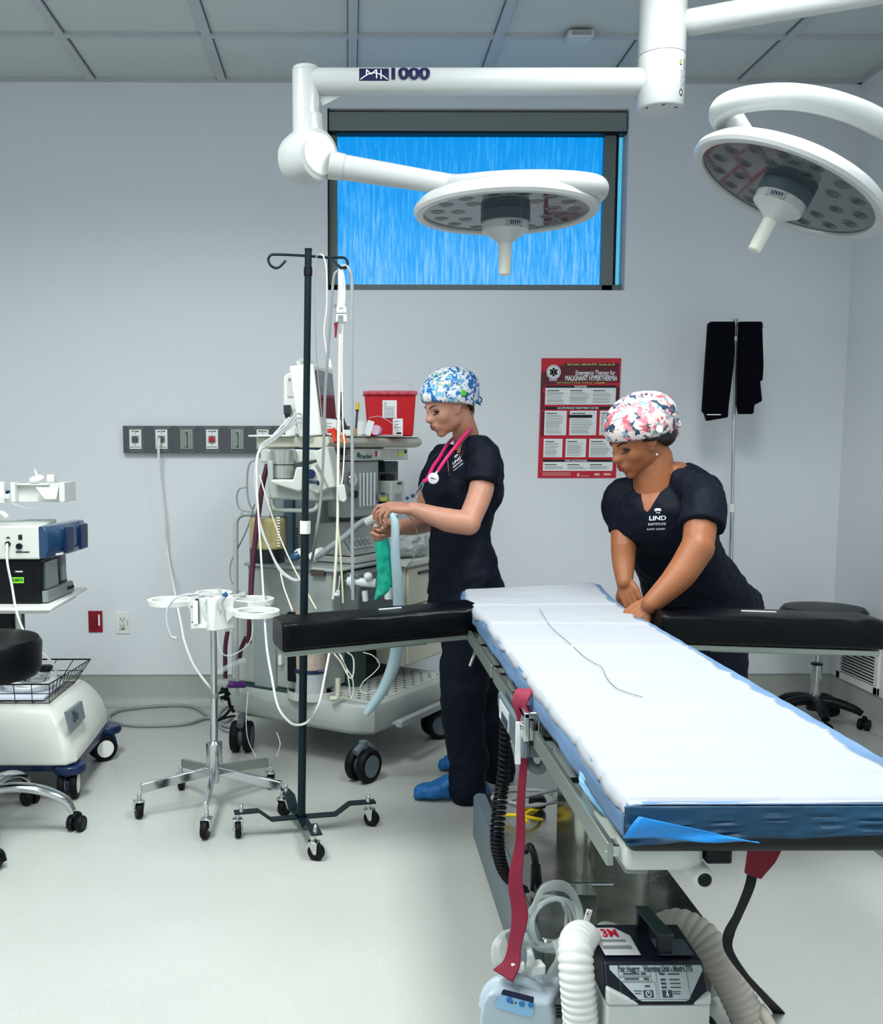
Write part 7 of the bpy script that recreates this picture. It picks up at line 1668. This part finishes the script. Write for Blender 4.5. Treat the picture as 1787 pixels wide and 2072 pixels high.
# ---------------------------------------------------------------- woman standing at the machine
def woman_one():
    Y = 3.72
    t = thing('person', 'woman in navy scrubs, blue patterned cap and pink stethoscope standing at the machine holding tubing', 'person', (P(950, 1600, 3.7).x, 3.75, 0))
    Hd = V((-.87, -.49, 0)).normalized(); S = V((-Hd.y, Hd.x, 0))  # S: her left = towards the viewer
    S = V((.49, -.87, 0)).normalized()
    M = basis((-.86, -.36, -.38), (-.25, -.10, 1)); hc = P(904, 822, 3.66)
    b = MB(); L = head(b, M, hc, .87)
    shL, shR = P(978, 908, 3.58), P(893, 928, 3.86); nk = P(950, 896, 3.73)
    # neck
    b.tube([hc + M @ V((-.028, 0, -.03)), hc + M @ V((-.038, 0, -.085)), nk + V((-.008, 0, .0)), nk + V((.0, 0, -.06))], [.050, .044, .050, .07], 20, 5)
    loft(b, [(nk + V((0, 0, .012)), S * .05, Hd * .045), (nk + V((0, 0, -.03)), S * .075, Hd * .048), (P(940, 925, Y), S * .135, Hd * .07), (P(937, 985, Y), S * .125, Hd * .09), (P(935, 1080, Y), S * .10, Hd * .07), (P(945, 1180, Y), S * .13, Hd * .09), (P(948, 1220, Y), S * .14, Hd * .10)])
    # legs under the trousers
    for pts in ([P(950, 1205, 3.64), P(942, 1400, 3.6), P(948, 1575, 3.63)], [P(950, 1205, 3.82), P(972, 1400, 3.86), P(1000, 1548, 3.9)]): limb(b, pts, [.075, .055, .04], 16, 4)
    # left arm (near)
    el = P(948, 1058, 3.46); wr = P(836, 1030, 3.50)
    limb(b, [shL + V((-.015, 0, -.03)), P(975, 985, 3.53), el], [.036, .044, .040], 20, 5); limb(b, [el, P(905, 1052, 3.46), wr], [.043, .041, .026], 20, 5, None)
    hand(b, wr + V((-.004, 0, 0)), (-.96, .06, .10), (-.25, .25, -.95), (-.05, .95, .2), [(.35, .75, .6), (.75, .85, .6), (.9, .95, .6), (1.0, 1.0, .7)], .98, thumb=(.5, .55), tcurl=.5)
    # right arm (far)
    er = P(868, 1056, 3.95); wr2 = P(803, 1068, 3.72)
    limb(b, [shR + V((.01, 0, -.03)), P(868, 985, 3.92), er], [.036, .042, .038], 20, 5); limb(b, [er, P(836, 1064, 3.84), wr2], [.040, .036, .026], 20, 5)
    hand(b, wr2, (-1, -.18, -.02), (-.1, -.85, -.45), (-.05, -.2, 1), [(1.15, 1.2, .8), (1.2, 1.2, .8), (1.2, 1.25, .8), (1.2, 1.25, .8)], .98, thumb=(.75, 1.0), tcurl=.6)
    body = remesh('body', b, SKIN1, t, .0034, 3)
    face_bits(t, body, M, L, .87, mat('lipstick_dark', '#6e2a30', .35), mat('brow_brown', '#33201a', .7))
    CAP1 = cells('cap_print_blue', [(0, '#e3e2ea'), (.20, '#1a78c0'), (.38, '#e6e8ee'), (.54, '#7fb9d4'), (.64, '#e6dbe2'), (.76, '#155f9f'), (.90, '#93b39a')], 44, .8, .12, .35)
    cp = cap('scrub_cap', t, M, hc + M @ V((-.010, 0, .002)), .97, CAP1, 'white and blue marbled print cloth cap', .93, edge=(.046, -.050), back=.022)
    b = MB(); e0 = hc + M @ V((-.108, .012, -.022))
    for k in (-1, 1): b.tube([e0, e0 + M @ V((-.012, .008 * k, .012)), e0 + M @ V((-.022, .012 * k, -.002)), e0 + M @ V((-.010, .012 * k, -.012)), e0], .0032, 8, 5)
    b.tube([e0, e0 + M @ V((-.014, .004, -.022))], .0028, 6, 3); put('cap_tie', b, mat('tie_blue', '#2d6f9e', .8), cp)
    b = MB(); q = hc + M @ V((-.035, .0855, .032)); b.lathe([(0, -.002), (.0115, -.002), (.0115, .001), (.009, .0035), (0, .003)], q, M @ V((-.1, 1, .15)), 24); put('cap_button', b, mat('button_green', '#57b52e', .4), cp)
    b = MB()
    for k in range(4): b.tube([hc + M @ V((-.075, .052 - .01 * k, -.015)), hc + M @ V((-.072, .048 - .01 * k, -.045)), hc + M @ V((-.062, .045 - .01 * k, -.068))], [.004, .0028, .0008], 6, 4)
    put('hair', b, mat('hair_brown', '#3a2418', .6), body)
    # scrub top
    b = MB()
    loft(b, [(nk + V((.008, .0, -.012)), S * .07, Hd * .045), (nk + V((.004, 0, -.028)), S * .115, Hd * .064), (P(943, 924, Y), S * .165, Hd * .092), (P(939, 958, Y), S * .168, Hd * .118), (P(936, 1000, Y), S * .155, Hd * .132), (P(934, 1050, Y), S * .132, Hd * .100), (P(932, 1085, Y), S * .130, Hd * .092), (P(934, 1120, Y), S * .142, Hd * .106), (P(942, 1180, Y), S * .162, Hd * .122), (P(946, 1206, Y), S * .165, Hd * .128)], ex=.88)
    sl = P(976, 975, 3.53) + (el - P(976, 975, 3.53)) * .04
    b.tube([shL + V((-.04, .05, -.005)), shL + V((-.005, 0, -.012)), P(980, 940, 3.555), sl], [.055, .056, .060, .060], 24, 5)
    b.tube([shR + V((.03, -.04, .0)), shR + V((0, 0, -.005)), P(882, 960, 3.88), P(874, 988, 3.915)], [.055, .054, .056, .058], 24, 5)
    top = remesh('scrub_top', b, SCRUB, t, .006, 5, disp=.022, dscale=.075)
    # neckline opening: the neck skin shows in a V
    b = MB()
    vp = [V((0, 0, 0))]
    cN = P(908, 925, 3.60); frontn = V((-.8, -.6, .15)).normalized(); rgt = V((.6, -.8, 0)).normalized()
    pts = project(top, [V((-.055, .075, 0)), V((.0, .070, 0)), V((.050, .06, 0)), V((.030, .0, 0)), V((.0, -.045, 0)), V((-.035, .01, 0))], P(906, 935, 3.60), rgt, V((0, 0, 1)), frontn, .0008)
    b.add(pts + [sum(pts, V()) / 6 + frontn * .004], [(i, (i + 1) % 6, 6) for i in range(6)])
    put('neckline', b, SKIN1, body)
    fn = V((-.55, -.83, .05)).normalized(); emblem(top, top, P(925, 935, 3.6), V((.74, -.3, .62)).normalized(), V((-.60, -.05, .78)).normalized(), fn, .040)
    # trousers
    b = MB()
    loft(b, [(P(942, 1178, Y), S * .155, Hd * .120), (P(946, 1215, Y), S * .172, Hd * .130), (P(948, 1250, Y), S * .165, Hd * .125)], ex=.9)
    limb(b, [P(950, 1235, 3.63), P(944, 1330, 3.60), P(936, 1420, 3.58), P(946, 1520, 3.59), P(948, 1600, 3.59)], [.098, .094, .082, .072, .068], 24, 5)
    limb(b, [P(950, 1235, 3.82), P(972, 1330, 3.84), P(982, 1420, 3.87), P(996, 1510, 3.84), P(1008, 1566, 3.84)], [.098, .094, .086, .074, .070], 24, 5)
    remesh('scrub_trousers', b, SCRUB, t, .007, 5, disp=.03, dscale=.10)
    SHOE = mat('shoe_cover_blue', '#0f5f9e', .55, bump=.5, bscale=22)
    for (hx_, tx_, yy, y2) in (((968, 1618), (841, 1616), 0, 0), ((1020, 1572), (892, 1556), 0, 0)):
        h_, t2 = PZ(*hx_), PZ(*tx_); h_.z = .0; t2.z = .0; d = (t2 - h_).normalized(); s2 = V((-d.y, d.x, 0)); b = MB(); Lf = .255
        h_ = t2 - d * Lf
        secs = []
        for u, w2, hh in ((-.02, .012, .03), (.0, .034, .06), (.05, .042, .105), (.10, .044, .105), (.15, .047, .078), (.20, .050, .055), (.24, .042, .045), (.262, .022, .030)):
            secs.append((h_ + d * u + V((0, 0, .006 + hh / 2)), s2 * w2, V((0, 0, hh / 2))))
        loft(b, secs, 28, .8); k = put('shoe_cover', b, SHOE, t)
        mm = k.modifiers.new('s', 'SUBSURF'); mm.levels = 1; mm.render_levels = 1
        tx = bpy.data.textures.new('crease', 'CLOUDS'); tx.noise_scale = .03; dm = k.modifiers.new('c', 'DISPLACE'); dm.texture = tx; dm.strength = .016; dm.texture_coords = 'LOCAL'
    # nails and ring
    b = MB(); q = P(812, 1040, 3.46); b.lathe([(.0085, -.0012), (.0100, -.0012), (.0100, .0012), (.0085, .0012)], P(803, 1042, 3.47), (-.8, 0, -.6), 20); tag(put('ring', b, mat('ring_silver', '#cfd2d6', .15, 1)), 'silver ring on the hand of the woman holding the tubing', 'ring')
    return t, M, hc, top
W1, M1, H1, TOP1 = woman_one()
# stethoscope
t = thing('stethoscope', 'pink stethoscope hanging round the neck of the woman in the blue patterned cap', 'stethoscope', P(905, 930, 3.58))
PINKM = mat('stetho_pink', '#d81e6a', .3)
b = MB(); b.tube([P(886, 953, 3.50), P(905, 925, 3.505), P(925, 900, 3.53), P(945, 876, 3.60), P(956, 864, 3.70), P(950, 862, 3.80), P(925, 880, 3.80), P(906, 898, 3.70), P(890, 925, 3.60), P(876, 945, 3.55), P(867, 965, 3.52), P(860, 974, 3.50)], .0062, 10, 8)
b.tube([P(876, 945, 3.55), P(872, 955, 3.53), P(862, 972, 3.50), P(856, 972, 3.50)], .0058, 8, 5); put('tubing', b, PINKM, t)
b = MB(); b.tube([P(860, 973, 3.50), P(850, 995, 3.49), P(838, 1010, 3.49), P(834, 1010, 3.49)], .0026, 8, 5); b.tube([P(857, 972, 3.50), P(845, 993, 3.50), P(836, 1008, 3.50)], .0026, 8, 5); put('binaural_tubes', b, CHROME, t)
b = MB(); b.sph(P(835, 1003, 3.49), .007, n=12, m=8); b.sph(P(824, 1008, 3.50), .006, n=12, m=8); put('ear_tips', b, NAVY, t)
b = MB(); q = P(877, 968, 3.50); b.lathe([(0, -.006), (.017, -.006), (.0195, -.001), (.0195, .003), (.017, .005), (0, .0055)], q, V((-.25, -1, .05)), 28); b.cyl(q + V((.005, .004, .012)), P(886, 953, 3.50), .004, n=10); put('chest_piece', b, mat('chestpiece_white', '#dfe1e4', .25, .3), t)
b = MB(); b.tube([q + V((-.010, -.007, .003)), q + V((.009, -.006, -.003))], .0016, 6, 0); put('chest_piece_print', b, INK, t)

# what she holds: elbow connector, teal bag, corrugated tube
t = thing('breathing_bag', 'teal green breathing bag hanging below the fist of the standing woman', 'breathing bag', P(775, 1150, 3.68))
b = MB()
secs = []
for x, y, w_, d_, tw in ((774, 1088, .022, .018, 0), (775, 1105, .026, .022, .2), (777, 1130, .028, .020, .3), (779, 1155, .028, .018, .2), (779, 1172, .026, .015, -.1), (777, 1188, .026, .014, -.3), (772, 1200, .020, .012, -.2), (764, 1208, .008, .008, 0), (760, 1213, .0055, .0055, 0)):
    secs.append((P(x, y, 3.68), V((math.cos(tw), math.sin(tw), -.15 if y > 1185 else 0)) * w_, V((-math.sin(tw), math.cos(tw), 0)) * d_))
loft(b, secs, 28, 1.0, sm=6); o = put('bag', b, mat('teal_rubber', '#10a58c', .35, bump=.4, bscale=9), t)
tx = bpy.data.textures.new('bagfold', 'CLOUDS'); tx.noise_scale = .035; dm = o.modifiers.new('c', 'DISPLACE'); dm.texture = tx; dm.strength = .016; dm.texture_coords = 'LOCAL'
b = MB(); b.tube([P(742, 1058, 3.66), P(756, 1050, 3.65), P(764, 1050, 3.65)], [.016, .018, .017], 16, 4); b.tube([P(760, 1052, 3.65), P(761, 1066, 3.65)], .011, 14, 0); b.m = 1; b.lathe([(0, 0), (.018, 0), (.018, .012), (0, .012)], P(764, 1068, 3.67), n=24)
put('elbow_connector', b, [mat('connector_grey', '#b3b5b2', .4), TUBE], t)
cz_ = [(790, 1030, 3.50), (798, 1048, 3.48), (800, 1075, 3.48), (800, 1120, 3.50), (805, 1180, 3.54), (808, 1240, 3.60), (806, 1290, 3.66), (798, 1340, 3.72), (778, 1390, 3.76), (755, 1425, 3.78), (740, 1445, 3.78)]
b = MB(); b.tube([P(*q) for q in cz_], [.0145, .0145, .0145, .0165, .0195, .0225, .0245, .024, .021, .018, .012], 22, 10)
tag(put('corrugated_tube', b, mat('tube_milky_blue', '#b4cdd6', .3, alpha=.9, bump=.2, bscale=5)), 'pale blue breathing tube hanging from her hand down to the machine base', 'tubing')
b = MB(); b.tube([P(822, 1040, 3.55), P(836, 1055, 3.6), P(845, 1080, 3.62), P(844, 1110, 3.64), P(832, 1138, 3.66), P(818, 1150, 3.7)], .0017, 6, 8); tag(put('sampling_line', b, GCORD), 'thin sampling line looping beside the teal bag', 'tubing')

# ---------------------------------------------------------------- woman leaning over the table
def woman_two():
    Y = 3.32
    t = thing('person', 'woman in navy scrubs and pink floral cap leaning over the right side of the table', 'person', (P(1440, 1500, 3.5).x, 3.5, 0))
    Hd = V((-.62, -.75, -.15)).normalized(); S = V((.75, -.62, .05)).normalized()
    M = basis((-.88, -.30, -.46), (-.50, -.22, 1)); hc = P(1288, 892, 3.28)
    b = MB(); L = head(b, M, hc, .95)
    shL, shR = P(1430, 990, 3.16), P(1254, 1004, 3.38); nk = P(1345, 945, 3.33)
    b.tube([hc + M @ V((-.02, 0, -.045)), hc + M @ V((-.045, 0, -.085)), P(1322, 948, 3.30), P(1330, 985, 3.31)], [.055, .054, .062, .08], 22, 5)
    spine = [(nk + V((.0, .0, .01)), .06, .05), (P(1345, 965, 3.32), .10, .06), (P(1345, 1000, 3.32), .14, .08), (P(1350, 1060, 3.36), .13, .10), (P(1365, 1130, 3.43), .11, .09), (P(1410, 1210, 3.52), .13, .10), (P(1430, 1260, 3.56), .15, .12)]
    loft(b, [(c, S * w_, Hd * d_) for c, w_, d_ in spine])
    for pts in ([P(1440, 1240, 3.50), P(1452, 1400, 3.50), PZ(1470, 1655, .08)], [P(1400, 1240, 3.62), P(1400, 1400, 3.64), V((P(1400, 1400, 3.64).x, 3.66, .08))]): limb(b, pts, [.085, .06, .042], 16, 4)
    el = P(1412, 1108, 3.02); wr = P(1318, 1222, 2.99)
    limb(b, [shL + V((-.03, .02, -.03)), P(1418, 1045, 3.08), el], [.040, .050, .047], 22, 5); limb(b, [el, P(1375, 1165, 3.0), wr], [.050, .045, .030], 22, 5)
    hand(b, wr + V((-.002, .02, -.004)), (-.72, .15, -.62), (.1, .5, -.8), (-.3, -.8, .4), [(.4, .5, .4), (.45, .5, .4), (.5, .55, .4), (.55, .6, .4)], .95, thumb=(.3, .4), tcurl=.3)
    er = P(1262, 1105, 3.34); wr2 = P(1264, 1178, 3.28)
    limb(b, [shR + V((.03, 0, -.03)), P(1262, 1045, 3.38), er], [.036, .042, .041], 22, 5); limb(b, [er, P(1262, 1140, 3.32), wr2], [.042, .037, .027], 22, 5)
    hand(b, wr2, (.28, -.35, -.8), (.3, .6, .1), (-.5, -.5, .2), [(.3, .4, .4), (.35, .5, .4), (.4, .5, .4), (.45, .5, .4)], .92, thumb=(.4, .4), tcurl=.3)
    body = remesh('body', b, SKIN2, t, .0034, 3)
    face_bits(t, body, M, L, .95, mat('lipstick_red', '#7c2428', .35), mat('brow_black', '#1c100c', .7))
    CAP2 = cells('cap_print_floral', [(0, '#d9ccc8'), (.20, '#dccfca'), (.36, '#cf8490'), (.48, '#dcc3bd'), (.58, '#2a4c60'), (.72, '#bd5a68'), (.79, '#dcd5cc'), (.87, '#7fa3a8'), (.94, '#1d3a54')], 58, .8, .05, .35)
    cp = cap('scrub_cap', t, M, hc + M @ V((-.012, 0, .006)), 1.08, CAP2, 'cloth cap with pink and white flowers and blue leaves', .90, edge=(.030, -.030), back=.026)
    b = MB(); q = hc + M @ V((-.028, .1005, .030)); b.lathe([(0, -.002), (.0125, -.002), (.0125, .001), (.010, .0035), (0, .003)], q, M @ V((-.1, 1, .1)), 24); put('cap_button', b, PLAS, cp)
    b = MB(); e0 = hc + M @ V((-.128, .022, -.002))
    b.tube([e0, e0 + M @ V((-.018, .01, .008)), e0 + M @ V((-.016, .014, -.014)), e0], .005, 8, 5); b.tube([e0, e0 + M @ V((-.010, .004, -.025)), e0 + M @ V((.0, .008, -.042))], .005, 8, 4); put('cap_tie', b, CAP2, cp)
    b = MB(); b.sph(hc + M @ V((-.088, .014, -.022)), (.042, .050, .040), M, 24, 16); b.tube([hc + M @ V((-.07, .045, -.02)), hc + M @ V((-.02, .068, .004)), hc + M @ V((.02, .070, .012))], [.02, .012, .004], 10, 5); put('hair', b, mat('hair_black', '#120a0c', .5, bump=.4, bscale=60), body)
    b = MB(); b.sph(hc + M @ V((-.002, .080, -.046)), .0035, n=10, m=8); put('earring', b, mat('pearl', '#e8dfd8', .2), body)
    b = MB()
    top = [(nk + V((.012, .02, .004)), .085, .05), (P(1354, 960, 3.34), .120, .070), (P(1348, 985, 3.33), .180, .108), (P(1346, 1025, 3.33), .186, .138), (P(1348, 1065, 3.36), .172, .142), (P(1362, 1110, 3.41), .152, .125), (P(1392, 1160, 3.47), .170, .140), (P(1418, 1205, 3.52), .190, .150), (P(1428, 1232, 3.54), .195, .155)]
    loft(b, [(c, S * w_, Hd * d_) for c, w_, d_ in top], ex=.88)
    b.tube([P(1380, 975, 3.25), shL + V((-.02, .0, -.012)), P(1424, 1022, 3.10), P(1420, 1066, 3.055)], [.05, .057, .064, .068], 24, 5)
    b.tube([P(1290, 985, 3.36), shR, P(1252, 1030, 3.39), P(1262, 1072, 3.37)], [.046, .050, .052, .052], 24, 5)
    tp = remesh('scrub_top', b, SCRUB, t, .006, 5, disp=.022, dscale=.075)
    b = MB(); cN = P(1322, 985, 3.2); fn = V((-.45, -.85, .25)).normalized(); rg = V((.88, -.47, 0)).normalized(); u_ = fn.cross(rg) * -1; u_ = u_ if u_.z > 0 else -u_
    outline = [V((P(x, y, 3.2) - cN).dot(k) for k in (rg, u_)).to_3d() if False else V(((P(x, y, 3.2) - cN).dot(rg), (P(x, y, 3.2) - cN).dot(u_), 0)) for x, y in ((1283, 965), (1292, 955), (1330, 948), (1352, 945), (1340, 975), (1325, 1005), (1313, 1026), (1306, 1032), (1299, 1026), (1290, 1000))]
    cen = V((0, .01, 0)); dens = []; fs = []
    n_ = len(outline); rings_ = 7
    for r_ in range(rings_ + 1):
        for k in range(n_ * 4):
            p = outline[k // 4].lerp(outline[(k // 4 + 1) % n_], (k % 4) / 4); dens.append(cen.lerp(p, r_ / rings_))
    m_ = n_ * 4
    for r_ in range(rings_):
        for k in range(m_): fs.append((r_ * m_ + k, r_ * m_ + (k + 1) % m_, (r_ + 1) * m_ + (k + 1) % m_, (r_ + 1) * m_ + k))
    b.add(project(tp, dens, cN, rg, u_, fn, .0015), fs); k_ = put('neckline', b, SKIN2, body)
    emblem(tp, tp, P(1332, 1054, 3.2), V((1, -.1, .02)).normalized(), V((0, .05, 1)).normalized(), V((-.05, -1, .1)).normalized(), .047)
    b = MB(); loft(b, [(P(1420, 1190, 3.52), S * .160, Hd * .13), (P(1426, 1235, 3.54), S * .178, Hd * .14), (P(1428, 1280, 3.56), S * .17, Hd * .135)], ex=.9)
    f1 = PZ(1470, 1655, .06)
    limb(b, [P(1442, 1262, 3.49), P(1455, 1340, 3.48), P(1456, 1420, 3.48), V((f1.x, 3.5, .07))], [.105, .100, .088, .075], 24, 5)
    limb(b, [P(1405, 1262, 3.62), P(1400, 1340, 3.63), P(1400, 1420, 3.64), V((P(1400, 1420, 3.64).x, 3.66, .07))], [.105, .100, .088, .075], 24, 5)
    remesh('scrub_trousers', b, SCRUB, t, .008, 5, disp=.02, dscale=.12)
    for fx, fy in ((f1.x, 3.5), (P(1400, 1420, 3.64).x, 3.66)):
        d = V((-.8, -.6, 0)); s2 = V((.6, -.8, 0)); h_ = V((fx, fy, 0)) - d * .06; b = MB()
        loft(b, [(h_ + d * u + V((0, 0, .004 + hh / 2)), s2 * w2, V((0, 0, hh / 2))) for u, w2, hh in ((-.02, .012, .03), (.0, .034, .06), (.05, .042, .09), (.10, .044, .09), (.15, .047, .07), (.20, .050, .055), (.24, .042, .045), (.262, .022, .030))], 28, .8); put('shoe_cover', b, MATS['shoe_cover_blue'], t)
    return t
W2 = woman_two()
